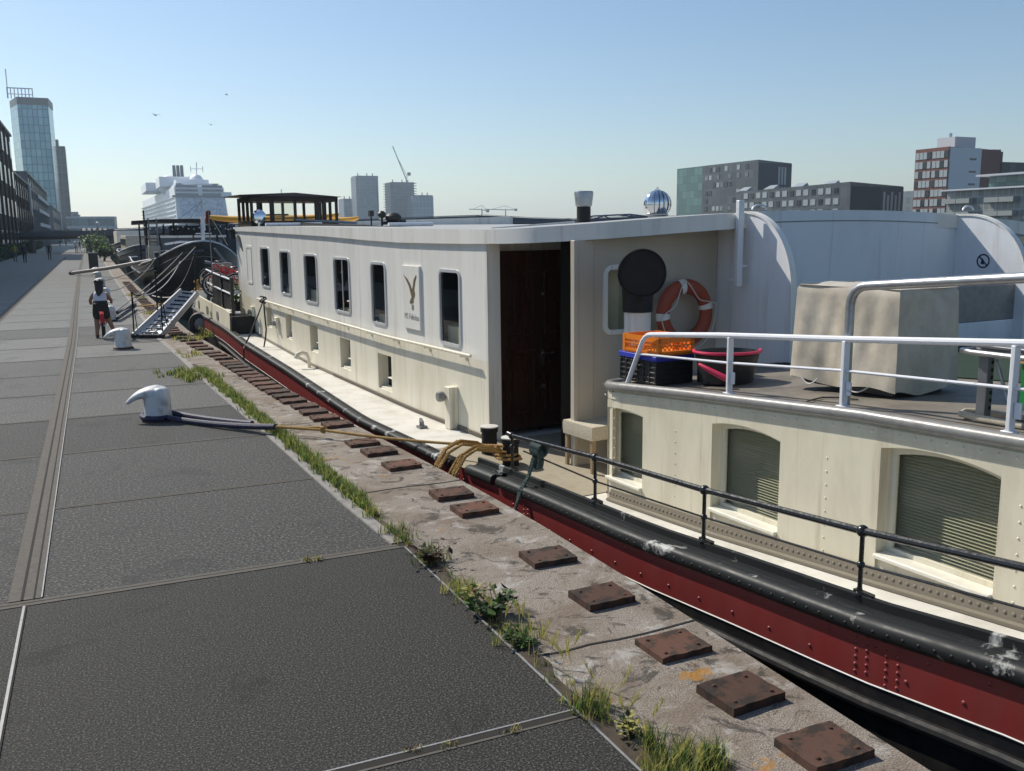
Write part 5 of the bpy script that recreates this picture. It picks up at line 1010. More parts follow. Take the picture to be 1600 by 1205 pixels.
for p in ((297.5, 260), (316.5, 260)): q = onY(p, ym + 18); m.tube([q, q - Vector((0, 0, 3.5))], .25, 6)
q0, q1 = onY((345, 304), ym), onY((361, 304), ym); m.box(((q0.x + q1.x) / 2, ym - 1, q0.z), (q1.x - q0.x, 3, 2.6)); m.build('mast', M['shipw'], t)

# towers and cranes beyond the basin
HZ = panes('far_tower_glass', (3.6, 3.6, 3.3), [(0, (.06, .08, .10)), (.4, (.09, .11, .14)), (.75, (.13, .15, .18))], .5, line=(.16, .18, .2), lw=.5)
def tower(label, x0, x1, ytop, Yd, mat, chamfer=0, dep=22):
    a, b2 = onY((x0, ytop), Yd), onY((x1, ytop), Yd); t = thing('tower_block', label, 'tower', ((a.x + b2.x) / 2, Yd, 0)); w_ = b2.x - a.x; c = chamfer * w_
    m = MB(); m.prism([(a.x, Yd + dep, 0), (a.x, Yd + c, 0), (a.x + c, Yd, 0), (b2.x - c, Yd, 0), (b2.x, Yd + c, 0), (b2.x, Yd + dep, 0)] if c else [(a.x, Yd + dep, 0), (a.x, Yd, 0), (b2.x, Yd, 0), (b2.x, Yd + dep, 0)], (0, 0, a.z)); m.build('facade', mat, t, smooth=0)
    m = MB(); m.box(((a.x + b2.x) / 2, Yd + dep / 2, a.z + .5), (w_ * .96, dep * .9, 1.0)); [m.box((a.x + w_ * k, Yd + 3, a.z + 2), (.8, .8, 3)) for k in (.1, .5, .75)]; m.build('roof', M['zinc'], t, smooth=0); return t, a, b2
tower('plain blue grey tower standing alone right of the wheelhouse', 557, 592, 276, 900, HZ, .14)
tower('lower hazy block half hidden behind the plain tower', 537, 557.5, 312, 930, HZ)
t, a, b2 = tower('tower under construction with scaffold floors and a crane on top', 611, 648, 286, 900, HZ, .1)
m = MB()
for k in range(20): m.box(((a.x + b2.x) / 2, 911, a.z * (k + 1) / 20), (b2.x - a.x + 3, 25, .5))
m.build('scaffold', M['zinc'], t, smooth=0)
tower('lower office block attached to the tower under construction', 645, 677, 306.5, 880, panes('lattice_office', (3.6, 3.6, 6.5), [(0, (.10, .12, .15)), (.5, (.14, .17, .2))], .4, line=(.28, .31, .34), lw=.9), 0)
M['crane'] = flat('crane_steel', (.13, .13, .14), .6)
def crane(label, base, hub, tip, tail, hook=None, Yd=900):
    t = thing('tower_crane', label, 'crane', onY(base, Yd)); m = MB(); B_, Hb, T_, K_ = onY(base, Yd), onY(hub, Yd), onY(tip, Yd), onY(tail, Yd)
    m.tube([B_, Hb], .7, 5); m.build('mast', M['crane'], t); m = MB(); m.tube([K_, Hb, T_], .5, 5); m.tube([Hb, Hb + Vector((0, 0, 5)), T_.lerp(Hb, .3)], .22, 4); m.tube([Hb + Vector((0, 0, 5)), K_], .22, 4); m.build('jib', M['crane'], t); m = MB(); m.box(K_, (3, 2, 3)); m.build('counterweight', M['crane'], t)
crane('luffing crane with a long steep jib on the tower under construction', (635, 290), (635, 281), (613.5, 228.5), (639, 272))
crane('small distant tower crane, left of the pair above the bridge', (753, 345), (753, 327.5), (733, 327), (762, 330), Yd=1000); crane('small distant tower crane, right of the pair above the bridge', (790, 345), (790, 328), (758, 327), (806, 328), Yd=1050)
p0 = onY((440, 306), 700); m = MB(); m.tube([(p0.x, 700, 0), (p0.x, 700, onY((440, 296), 700).z)], .5, 6); q0 = onY((432, 305), 700); m.box((p0.x, 700, q0.z), (9, 4, 2.2)); t = tag(m.build('mast', M['shipw']), 'distant ship mast showing just above the dark wheelhouse', 'mast')

# island buildings on the right
XI = 213
BA = panes('dark_block_panels', (2.4, 2.4, 2.9), [(0, (.035, .038, .04)), (.3, (.06, .065, .068)), (.6, (.10, .105, .105)), (.85, (.02, .022, .025))], .35, line=(.09, .095, .095), lw=.16)
BT = panes('teal_glass_corner', (2.6, 2.6, 2.9), [(0, (.06, .16, .15)), (.4, (.10, .24, .22)), (.75, (.14, .3, .28))], .12, line=(.04, .09, .09), lw=.16)
BD = panes('black_brick_end', (2.4, 2.4, 2.9), [(0, (.018, .02, .024)), (.6, (.026, .028, .032))], .6)
near, far = onX((1185, 249.5), XI + 5), onX((1058, 264), XI + 5); X0 = XI + 5; ht = near.z; yn, yfr = near.y, far.y; xr = onY((1237, 253), yn).x
t = thing('apartment_block', 'tall dark apartment block with teal glass corner across the water', 'building', (X0, yn, 0)); m = MB(); ysp = onX((1098, 262), X0).y
m.hexa([(X0, yn, 0), (xr, yn, 0), (xr, ysp, 0), (X0, ysp, 0), (X0, yn, ht), (xr, yn, ht - 1), (xr, ysp, ht - 2), (X0, ysp, ht)]); m.build('facade', BA, t, smooth=0)
m = MB(); m.box(((X0 + xr) / 2, yn - .1, ht / 2 - .6), (xr - X0, .2, ht - 1.2)); m.build('end_wall', BD, t, smooth=0)
m = MB(); m.hexa([(X0, ysp, 0), (xr, ysp, 0), (xr, yfr, 0), (X0, yfr, 0), (X0, ysp, ht), (xr, ysp, ht), (xr, yfr, ht), (X0, yfr, ht)]); m.build('glass_corner', BT, t, smooth=0)
me = unit_window(1.7, 1.7, .2); me2 = unit_window(.8, 6.2, .2); M['winpale'] = flat('pale_window', (.34, .37, .38), .2); M['windark'] = flat('dark_window', (.012, .014, .018), .15)
me_d = unit_window(1.7, 1.7, .2)
for k in range(60):
    y = yn + 3 + (ysp - yn - 6) * random.random(); z = 1.5 + 2.9 * random.randrange(1, max(2, int(ht / 2.9))); 
    if z < ht - 1: put(me if k % 2 else me_d, 'window', M['winpale'] if k % 2 else M['windark'], t, (X0 - .05, round(y / 2.4) * 2.4 + 1.2, z), math.pi / 2)
for k in range(3):
    for z in (ht - 5.5, ht - 12.5): put(me2, 'stair_window', M['winpale'], t, (X0 + (xr - X0) * (.62 + .09 * k), yn - .25, z))
# lower long block
near, far = onX((1329, 284), XI - 2), onX((1150, 300), XI - 2); X0 = XI - 2; ht = near.z; yn, yfr = near.y, far.y; xr = onY((1411, 294), yn).x
t = thing('apartment_block', 'lower long dark block with balconies and roof panels before the tall dark one', 'building', (X0, yn, 0)); m = MB(); m.hexa([(X0, yn, 0), (xr, yn, 0), (xr, yfr, 0), (X0, yfr, 0), (X0, yn, ht), (xr, yn, ht - 1.2), (xr, yfr, ht - 1.5), (X0, yfr, ht - .8)]); m.build('facade', BA, t, smooth=0)
xm = onY((1376, 290), yn).x; m = MB(); m.box(((X0 + xm) / 2, yn - .15, ht / 2 - .7), (xm - X0, .3, ht - 1.4)); m.build('end_wall', flat('dark_brown_end', (.02, .014, .011), .8), t, smooth=0); m = MB(); m.box(((xr + xm) / 2, yn - .12, ht / 2 - .7), (xr - xm, .24, ht - 1.4)); m.build('end_wall', BD, t, smooth=0)
me = unit_window(2.2, 1.9, .2)
for j in range(3):
    n_ = 14
    for k in range(n_): put(me if (k * 7 + j) % 3 else me_d, 'window', M['winpale'] if (k * 7 + j) % 3 else M['windark'], t, (X0 - .06, yn + 4 + (yfr - yn - 8) * (k + .5) / n_, ht - 2.4 - j * 3.2), math.pi / 2)
for k in range(5): put(me2, 'stair_window', M['winpale'], t, (xm + (xr - xm) * (.15 + .17 * k), yn - .3, ht - 6 - (k % 2)))
for k in range(4): m = MB(); y = yn + 8 + k * 14; m.hexa([(X0 + 1, y, ht - .5), (X0 + 4, y, ht - .5), (X0 + 4, y + 5, ht - .5), (X0 + 1, y + 5, ht - .5), (X0 + 1, y, ht - .3), (X0 + 3, y, ht + .9), (X0 + 3, y + 4, ht + .9), (X0 + 1, y + 5, ht - .3)]); m.build('roof_panel', M['winpale'], t, smooth=0)
# brick block
M['brick'] = surf('red_brick', (.17, .06, .042), .9, dirt=(.10, .045, .035), amt=.6, scale=.6); near, far = onX((1483, 229), XI + 2), onX((1431, 234), XI + 2); X0 = XI + 2; ht = near.z; yn, yfr = near.y, far.y; xr = onY((1533, 232), yn).x
t = thing('apartment_block', 'tall red brick block with rows of windows and a blank white end wall', 'building', (X0, yn, 0)); m = MB(); m.hexa([(X0, yn, 0), (xr + 8, yn, 0), (xr + 8, yfr, 0), (X0, yfr, 0), (X0, yn, ht), (xr + 8, yn, ht - .5), (xr + 8, yfr, ht), (X0, yfr, ht)]); m.build('wall', M['brick'], t, smooth=0)
m = MB(); m.box(((X0 + xr) / 2 + .2, yn - .15, ht / 2 - .1), (xr - X0 - .4, .3, ht - .2)); m.build('end_wall', flat('white_panel_wall', (.55, .58, .62), .6), t, smooth=0)
fh = (ht - .6) / 9; me = unit_window(1.15, fh * .72, .2); me3 = unit_window(1.15, fh * .72, .2); n_ = 8
for j in range(8):
    for k in range(n_): put(me if (k + j * 3) % 4 else me3, 'window', M['winpale'] if (k + j * 3) % 4 else M['windark'], t, (X0 - .06, yn + (yfr - yn) * (k + .5 + (.25 if k > 3 else -.05)) / (n_ + .4), ht - .5 - fh * (j + .55)), math.pi / 2)
me4 = unit_window(2.6, .5, .2)
for j in range(3): put(me4, 'window', M['windark'], t, (xr - 3.2, yn - .25, ht - 3.2 - 3.4 * j))
a, b2 = onY((1488, 214), yn + 6), onY((1520, 218), yn + 6); m = MB(); m.box(((a.x + b2.x) / 2, yn + 8, (ht + a.z) / 2), (b2.x - a.x, 6, a.z - ht)); m.tube([(a.x + 1.5, yn + 8, a.z), (a.x + 1.5, yn + 8, a.z + 1.2)], .5, 8); m.build('roof_box', M['palepanel'], t, smooth=0)
# dark block behind, grey balcony block in front
a, b2 = onY((1533, 236), yn + 14), onY((1640, 246), yn + 14); t = thing('apartment_block', 'dark brown block behind the brick one at the right edge', 'building', (a.x, yn + 14, 0)); m = MB(); m.box(((a.x + b2.x) / 2 + 8, yn + 22, a.z / 2 - 1.5), (b2.x - a.x, 16, a.z - 3)); m.box((a.x + 5, yn + 21, a.z / 2), (9, 14, a.z)); m.build('facade', panes('dark_brown_block', (2.6, 2.6, 3), [(0, (.03, .024, .02)), (.6, (.045, .036, .03)), (.85, (.09, .09, .09))], .6, line=(.02, .016, .014), lw=.3), t, smooth=0)
m = MB(); q0 = onY((1578, 232), yn + 16); m.lathe([(2.4, a.z - 3.2), (2.4, q0.z)], (q0.x, yn + 22, 0), 18); m.build('roof_tank', M['palepanel'], t)
XG = 178; near, far = onX((1640, 290), XG), onX((1478, 298.5), XG); X0 = XG; ht = far.z; yn, yfr = near.y, far.y
t = thing('apartment_block', 'grey balcony block with a set back glazed top floor, at the right edge', 'building', (X0, yn, 0)); m = MB(); m.box((X0 + 8, (yn + yfr) / 2, ht / 2), (15, yfr - yn, ht)); m.build('facade', panes('balcony_block_glass', (2.2, 1.5, 2.9), [(0, (.05, .055, .06)), (.35, (.16, .17, .17)), (.6, (.02, .02, .022)), (.8, (.24, .26, .26))], .3, line=(.3, .31, .3), lw=.18), t, smooth=0)
fh = 2.9; nb_ = 7
for j in range(int(ht / fh)):
    for k in range(nb_):
        y0_, y1_ = yn + (yfr - yn) * k / nb_, yn + (yfr - yn) * (k + 1) / nb_
        if (k % 3) == 1: continue
        m = MB(); m.box((X0 - .3, (y0_ + y1_) / 2, ht - fh * (j + 1) + .5), (1.4, (y1_ - y0_) * .96, 1.05)); m.build('balcony', M['palegrey'] if 'palegrey' in M else M.setdefault('palegrey', flat('pale_grey_panel', (.27, .29, .28), .6)), t, smooth=0)
zt2 = onX((1520, 277), XG).z; m = MB(); m.box((X0 + 9, (yn + yfr) / 2 - 3, (ht + zt2) / 2), (13, yfr - yn - 12, zt2 - ht)); m.build('top_floor', BT, t, smooth=0); m = MB(); m.box((X0 + 8, (yn + yfr) / 2 - 4, zt2 + .2), (17, yfr - yn - 8, .4)); m.box((X0 + 7.5, (yn + yfr) / 2, ht + .05), (17, yfr - yn + 1, .35)); m.build('roof', M['palepanel'], t, smooth=0)
a = onX((1425, 300), XI + 40); t = thing('office_block', 'small distant green grey office between the dark block and the brick one', 'building', a - Vector((0, 0, a.z))); m = MB(); m.box((a.x + 8, a.y + 2, a.z / 2), (30, 30, a.z)); m.build('facade', panes('green_office', (3, 3, 3), [(0, (.12, .17, .19)), (.6, (.16, .21, .22))], .3, line=(.24, .28, .3), lw=1.1), t, smooth=0)

# ------------------------------------------------------------------ other boats along the quay
def barge(name, label, tip, side_x, beam, length, sheer, mat, rim, top, inner, cat='boat', flare=.5):
    tx, ty, tz = tip; t = thing(name, label, cat, (tx, ty + length / 2, -.5), group='barges moored along the quay')
    half = beam / 2; cx = side_x + half
    def sec(s):                          # distance aft of the stem -> half breadth, gunwale height
        return half * min(1, (s / 5.5)) ** .48 if s < 5.5 else half, ip(s, sheer)
    ss = [0, .15, .5, 1, 1.8, 2.8, 4, 5.5, 8, 12, 18, length - 3, length - 1, length]
    def tail(s): return 1 if s < length - 3 else (.85 if s < length - .5 else .6)
    L_, R_ = [], []
    for s in ss:
        w_, z = sec(s); w_ *= tail(s); cxx = tx + (cx - tx) * min(1, s / 5.5)
        prof = [(w_, z), (w_ * 1.0, z - .45), (w_ * .97, z - .9), (w_ * (.88 - flare * .2), -.6), (w_ * (.8 - flare * .3), -2.3)]
        sh = [0, .05, .15, .45, .9]
        L_.append([(cxx - a, ty + s + k * flare * max(0, 1 - s / 6) * 1.6, zz) for (a, zz), k in zip(prof, sh)]); R_.append([(cxx + a, ty + s + k * flare * max(0, 1 - s / 6) * 1.6, zz) for (a, zz), k in zip(prof, sh)])
    m = MB(); m.grid(L_); m.grid(R_); m.face([L_[-1][i] for i in range(5)] + [R_[-1][i] for i in range(4, -1, -1)]); m.build('hull', mat, t, smooth=40)
    m = MB(); rim_pts = [r[0] for r in L_[::-1]] + [r[0] for r in R_[1:]]; m.tube(rim_pts, .045, 6); m.build('rail_cap', rim, t)
    m = MB(); m.grid([[(p[0][0] + .05, p[0][1], p[0][2] - .7) for p in L_], [(p[0][0] - .05, p[0][1], p[0][2] - .7) for p in R_]]); m.build('deck', inner, t)
    m = MB(); m.tube([Vector(r[1]) for r in L_], .06, 6); m.build('rubbing_strake', rim if top is None else top, t)
    return t
M['shipdark'] = surf('dark_ship_hull', (.022, .024, .028), .45, dirt=(.10, .09, .08), amt=.5, scale=1, streak=6); M['shipgrey'] = surf('blue_grey_ship_paint', (.10, .12, .15), .45, dirt=(.05, .05, .05), amt=.5, scale=1); M['beige'] = surf('beige_ship_paint', (.46, .43, .36), .6, dirt=(.25, .22, .18), amt=.5, scale=1.4)
b2_ = barge('barge', 'old dark steel barge with high bow just beyond the gangway', (4.9, 46, 2.05), 2.42, 5.0, 34, [(0, 2.05), (1, 1.75), (2.5, 1.35), (4.5, 1.0), (8, .75), (34, .7)], M['shipdark'], M['railw'], M['shipgrey'], M['deck'], flare=.9)
m = MB(); m.box((4.9, 57, 1.35), (3.6, 7, 1.7)); m.box((4.4, 53, 1.0), (2.2, 1.2, .9)); o = m.build('deckhouse', M['shipgrey'], b2_, bevel=.03); m = MB(); m.box((4.9, 57, 2.25), (4.0, 7.6, .12)); m.box((4.4, 53, 1.5), (2.4, 1.4, .08)); m.build('roof', M['white'], o)
m = MB(); m.box((3.1, 52.5, 1.0), (.5, .5, 2.2)); m.box((3.1, 52.4, 1.35), (.6, .5, .9)); m.build('bow_locker', M['beige'], b2_, bevel=.03)
for x in (2.95, 3.35):
    pass
m = MB()
for x in (2.9, 3.3): m.tube([(x, 52.2, .8), (x, 52.2, 3.2)], .04, 6)
for k in range(9): m.tube([(2.9, 52.2, 1.0 + k * .25), (3.3, 52.2, 1.0 + k * .25)], .025, 5)
m.build('ladder_mast', M['metalgrey'], b2_)
m = MB(); p_ = [onY(p, 54) for p in ((206, 350), (250, 347.2), (300, 346.5), (345, 347.5), (368, 349))]
m.grid([[(p.x + dx, 54 + dy, p.z + dz) for dx, dy, dz in ((0, 0, 0), (0, 0, .16), (.6, 16, .35), (.6, 16, .1))] for p in p_], True); cn = m.build('canopy', M['tar'], b2_)
for x in (2.9, 4.3, 5.7, 7.1, 8.4):
    for y in (54.3, 62): m = MB(); m.tube([(x, y, .6), (x, y, 3.0)], .05, 6); m.build('canopy_post', M['tar'], cn)
m = MB()
for k in range(22): m.ball((2.8 + k * .28, 54 + .05 * (k % 2), 2.78 - .14 * abs(math.sin(k * .9))), .045, 6)
m.build('bulb', M['white'], cn)
M['navytarp'] = surf('navy_tarpaulin', (.035, .05, .085), .6); m = MB(); m.grid([[(4.6 + .35 * k, 61.5 + .08 * math.sin(k * 1.9), z) for k in range(14)] for z in (.9, 1.8, 2.9)]); m.build('side_screen', M['navytarp'], cn)
m = MB()
for k in range(7): m.tube([(3.2 + k * .25, 49 + k * .8, 1.0), (3.2 + k * .25, 49 + k * .8, 1.35)], .07, 8); m.box((3.4 + k * .3, 50 + k * .7, 1.05), (.35, .3, .35))
m.build('deck_gear', M['metalgrey'], b2_)
m = MB(); m.tube([(3.3, 47.6, 1.9), (4.2, 49, 2.0), (5.3, 52, 1.95)], .05, 6); m.tube([(4.9, 46.2, 2.0), (4.9, 46.3, 2.9)], .05, 6); m.build('bow_rail', M['railw'], b2_); m = MB(); m.tube([(3.9, 49, 1.4), (6.3, 49.5, 1.6)], .08, 8); m.tube([(5.6, 52, 1.2), (5.6, 52, 4.2)], .06, 6); m.box((5.6, 52, 2.4), (.8, .15, .06)); m.box((5.6, 52, 2.9), (.2, .2, .7)); m.build('mast', M['railw'], b2_)
b3 = barge('barge', 'light blue grey barge beyond the dark one, bow towards the camera', (4.3, 84, 1.6), 2.5, 5.2, 32, [(0, 1.6), (3, 1.2), (8, .9), (32, .9)], surf('light_blue_hull', (.11, .15, .20), .5, dirt=(.05, .06, .07), amt=.5, scale=1), M['railw'], M['tar'], M['deck'], flare=.6)
m = MB(); m.box((5.0, 100, 1.6), (3.8, 16, 1.5)); o = m.build('deckhouse', M['beige'], b3, bevel=.05); me = unit_window(1.0, .6, .1)
for k in range(7): put(me, 'window', M['windark'], o, (3.08, 93.5 + k * 2.1, 1.75), math.pi / 2)
m = MB(); m.tube([(4.5, 87, 1), (4.5, 87, 4.5)], .07, 6); m.tube([(3.8, 87, 3.4), (5.2, 87, 3.4)], .05, 6); m.build('mast', M['tar'], b3)
b4 = barge('barge', 'far dark barge with white cabin under the footbridge', (4.8, 126, 1.8), 2.7, 5.4, 40, [(0, 1.8), (4, 1.3), (40, 1.1)], M['shipdark'], M['railw'], M['shipgrey'], M['deck']); m = MB(); m.box((5.4, 142, 2), (4, 20, 2)); m.build('deckhouse', M['white'], b4, bevel=.05)
random.seed(21)
for k in range(16):                      # winch drums, boxes and posts crowding the foredeck
    x, y = 3.0 + random.random() * 3.6, 48.6 + random.random() * 5; m = MB()
    if k % 3 == 0: m.lathe([(.02, .5), (.22, .5), (.24, .9), (.1, .95), (.1, 1.15), (.2, 1.2), (.0, 1.25)], (x, y, .3), 12)
    elif k % 3 == 1: m.tube([(x, y, .5), (x + random.uniform(-.2, .2), y, 1.6 + random.random() * .9)], .045, 6); m.tube([(x - .3, y, 1.5), (x + .3, y, 1.45)], .03, 6)
    else: m.box((x, y, .85), (.5, .35, .5 + .4 * random.random()), random.random())
    m.build(('winch', 'deck_post', 'deck_chest')[k % 3], M[random.choice(['tar', 'shipdark', 'metalgrey', 'tar'])], b2_)
for x in (3.6, 6.2):
    m = MB(); m.tube([(5.6, 52, 4.1), (x, 47.4, 1.8)], .012, 4); m.tube([(5.6, 52, 4.1), (x, 56.5, 2.3)], .012, 4); m.build('stay_wire', M['tar'], b2_)
# gangway
lo0, lo1 = onZ((207, 525), .06), onZ((251, 525), .06); k1 = bU((283, 454), 15.6); k2 = bU((309, 457), 15.6); hi0, hi1 = P(15.6, k1.y, k1.z), P(15.6, k2.y, k2.z)
t = thing('gangway', 'pale aluminium gangway with black treads and rope stanchions up to the bow', 'gangway', (lo0 + lo1) / 2); dn = ((lo1 - lo0).cross(hi0 - lo0)).normalized()
if dn.z < 0: dn = -dn
G = lambda s, k: (lo0.lerp(lo1, s)).lerp(hi0.lerp(hi1, s), k)
m = MB(); m.hexa([G(0, 0) - dn * .05, G(1, 0) - dn * .05, G(1, 1) - dn * .05, G(0, 1) - dn * .05, G(0, 0), G(1, 0), G(1, 1), G(0, 1)]); gw = m.build('walkway', flat('pale_aluminium', (.60, .61, .64), .5, .2), t, smooth=0)
m = MB()
for s in (.35, .65): m.hexa([G(s - .015, 0) + dn * .001, G(s + .015, 0) + dn * .001, G(s + .015, 1) + dn * .001, G(s - .015, 1) + dn * .001, G(s - .015, 0) + dn * .012, G(s + .015, 0) + dn * .012, G(s + .015, 1) + dn * .012, G(s - .015, 1) + dn * .012])
m.build('ribs', M['palepanel'], gw)
m = MB()
for k in range(11): m.hexa([G(.22, .06 + k * .088), G(.80, .06 + k * .088), G(.80, .075 + k * .088), G(.22, .075 + k * .088), G(.22, .06 + k * .088) + dn * .025, G(.80, .06 + k * .088) + dn * .025, G(.80, .075 + k * .088) + dn * .025, G(.22, .075 + k * .088) + dn * .025])
m.build('treads', M['tar'], gw, smooth=0)
for s in (0, 1): m = MB(); m.hexa([G(s, 0) - dn * .09 - (lo1 - lo0) * .028, G(s, 0) - dn * .09 + (lo1 - lo0) * .028, G(s, 1) - dn * .09 + (lo1 - lo0) * .028, G(s, 1) - dn * .09 - (lo1 - lo0) * .028, G(s, 0) + dn * .06 - (lo1 - lo0) * .028, G(s, 0) + dn * .06 + (lo1 - lo0) * .028, G(s, 1) + dn * .06 + (lo1 - lo0) * .028, G(s, 1) + dn * .06 - (lo1 - lo0) * .028]); m.build('side_beam', M['palepanel'], t, smooth=0)
m = MB(); m.tube([lo0 - (lo1 - lo0) * .12 - Vector((0, 0, .0)), lo1 + (lo1 - lo0) * .12], .045, 10); m.build('roller', M['rubber'], t)
posts = []
for s, k in ((0, .03), (1, .05), (0, .5), (1, .95)):
    b_ = G(s, k); tp = b_ + Vector((.02, 0, .95)); m = MB(); m.tube([b_ - Vector((0, 0, .05)), tp], .018, 6); m.ball(tp, .03, 8); m.build('stanchion', M['tar'], t); posts.append(tp)
m = MB(); m.tube(rope_pts(posts[0], posts[2], .25), .012, 5); m.tube(rope_pts(posts[1], posts[3], .35), .012, 5); m.tube(rope_pts(posts[0], G(.0, .1), .0, 3), .01, 5); m.tube(rope_pts(posts[1], G(1, .18), .0, 3), .012, 5); m.build('hand_rope', M['tar'], t)
# grey spar lying over a bollard, lines to the boats
a = onZ((111, 427), .10); b_ = Vector((2.9, 51.8, 1.05)); t = thing('spar', 'long grey spar from the quay up to the dark barge', 'spar', a); m = MB(); m.tube([a, a.lerp(b_, .5) - Vector((0, 0, .05)), b_], .10, 10); m.build('pole', M['metalgrey'], t); m = MB(); m.lathe([(.13, -.05), (.14, 0), (.13, .2), (.1, .22)], a, 14, (b_ - a)); m.build('end_cap', M['rubber'], t)
def line(label, a, b_, sag, r, mat=None):
    m = MB(); m.tube(rope_pts(a, b_, sag, 16), r, 6); return tag(m.build('mooring_line', mat or M['ropegrey']), label, 'rope', 'mooring lines of the dark barge')
tipv = Vector((4.4, 46.4, 1.75)); q = BOL[2]
line('grey line from the third bollard up to the bow of the dark barge', Vector((q.x + .15, q.y, .15)), Vector((4.6, 46.3, 1.8)), .15, .02)
line('second grey line just above the first from the third bollard to the dark bow', Vector((q.x + .1, q.y + .2, .2)), Vector((4.0, 46.6, 1.5)), .1, .018)
line('pale slack line from the coping to the rail of the dark barge', onZ((225, 462), .05), Vector((3.9, 46.8, 1.1)), .35, .02, M['cord'])
line('pale line from the coping beside the gangway to the houseboat bow', onZ((238, 462), .05), P(18.3, .6, zg(18) + .45), .12, .018, M['cord'])
line('thin line from the far bollards to the dark barge, under the spar', Vector((.5, 46.5, .3)), Vector((2.7, 50, .95)), .1, .018)
line('thin line from the fourth bollard down to the dark barge side', Vector((.6, 37.5, .3)), Vector((2.9, 48.7, 1.2)), .3, .016)
t1 = onZ((212, 478), .12)
m = MB(); m.tube([Vector((q.x + .2, q.y - .1, .08)), t1], .045, 8); m.tube([Vector((q.x + .2, q.y + .15, .22)), t1 + Vector((0, .1, .05))], .04, 8); tag(m.build('chafe_sleeve', M['ropeblue']), 'pair of navy sleeved ropes from the third bollard behind the child', 'rope'); line('yellow grey rope from the navy sleeves to the coping by the gangway', t1, P(17.8, .5, zg(18) + .3), .05, .022, M['rope'])
# hedge, shrubs by the bridge
M['hedgel'] = surf('hedge_leaf', (.035, .06, .02), .7, vary=.3, scale=3); t = thing('hedge', 'low dark clipped hedge along the warehouses in the shade', 'hedge', (-8.2, 150, 0)); m = MB()
for _ in range(5200):
    y = random.uniform(60, 222); x = ip(y, [(60, -7.3), (98, -7.7), (221, -9.0)]) - random.random() ** 2 * 1.0; z = 1.45 * math.sqrt(random.random()); s = random.uniform(.15, .32); d = Vector((random.gauss(0, 1), random.gauss(0, 1), random.gauss(0, 1))).normalized(); u = d.orthogonal().normalized(); m.face([Vector((x, y, z)) + d * s, Vector((x, y, z)) + u * s * .7, Vector((x, y, z)) - d * s, Vector((x, y, z)) - u * s * .7])
m.build('leaves', M['hedgel'], t, smooth=0); m = MB(); m.hexa([(-8.5, 60, 0), (-7.5, 60, 0), (-9.2, 222, 0), (-10.2, 222, 0), (-8.5, 60, 1.25), (-7.5, 60, 1.25), (-9.2, 222, 1.25), (-10.2, 222, 1.25)]); m.build('core', flat('hedge_core', (.015, .022, .01), .9), t, smooth=0)
def shrub(label, x, y, r, hgt, n):
    t = thing('tree', label, 'tree', (x, y, 0), group='small trees by the footbridge'); m = MB(); m.tube([(x, y, 0), (x + .1, y, hgt * .45), (x, y, hgt * .75)], [.12, .09, .04], 8)
    for k in range(4): a = k * 1.6; m.tube([(x, y, hgt * .4), (x + r * .5 * math.cos(a), y + r * .5 * math.sin(a), hgt * .7)], [.06, .02], 6)
    m.build('trunk', M['woodleg'], t); m = MB()
    for _ in range(n):
        cl = random.choice(range(6)); ca = cl * 1.05; c = Vector((x + r * .5 * math.cos(ca), y + r * .5 * math.sin(ca), hgt * (.62 + .07 * (cl % 3)))); q = c + Vector((random.gauss(0, 1), random.gauss(0, 1), random.gauss(0, .8))) * r * .32; s = random.uniform(.10, .22); d = Vector((random.gauss(0, 1), random.gauss(0, 1), random.gauss(0, 1))).normalized(); u = d.orthogonal().normalized(); m.cm = random.randrange(2); m.face([q + d * s, q + u * s * .6, q - d * s, q - u * s * .6])
    m.build('crown', [M['leaf'], M['hedgel']], t, smooth=0)
for x, y, r, h, lab in ((.6, 128, 1.6, 2.6, 'small bushy tree under the footbridge, left of the others'), (1.0, 112, 1.2, 2.0, 'small leafy tree just right of the dark bins'), (1.2, 96, .8, 1.3, 'low green shrub by the nearer dark bin at the coping')): shrub(lab, x, y, r, h, 520)
# lamp post by the bridge, gulls
q = onZ((150, 398)); t = thing('lamp_post', 'thin grey lamp post beside the trees under the footbridge', 'lamp post', (1.1, 118, 0)); m = MB(); m.tube([(1.1, 118, 0), (1.1, 118, 3.6)], [.08, .05], 8); m.build('pole', M['zinc'], t); m = MB(); m.lathe([(.05, 3.5), (.22, 3.55), (.2, 3.9), (.05, 4.0)], (1.1, 118, 0), 10); m.build('lamp_head', M['palepanel'], t)
for px_, Yd, rot, lab in (((243, 180), 80, .5, 'small gull flying left of centre above the cruise ship'), ((330, 195), 90, .1, 'small gull flying right above the cruise ship'), ((354, 148), 130, 1.2, 'tiny gull high above the cruise ship')):
    c = onY(px_, Yd); t = thing('gull', lab, 'gull', c, rot, 'gulls in the sky'); m = MB(); m.tube([(0, -.22, 0), (0, -.1, 0), (0, .1, .01), (0, .2, .02)], [.01, .06, .05, .015], 8); m.build('body', M['palepanel'], t, local=True)
    for s in (-1, 1): m = MB(); m.grid([[(s * .02, .08, .02), (s * .25, .10, .10), (s * .5, .02, .06)], [(s * .02, -.06, .015), (s * .25, -.03, .09), (s * .5, -.02, .058)]]); m.grid([[(s * .02, .08, .03), (s * .25, .10, .112), (s * .5, .02, .064)], [(s * .02, -.06, .025), (s * .25, -.03, .10), (s * .5, -.02, .062)]]); m.build('wing', M['palepanel'], t, local=True)

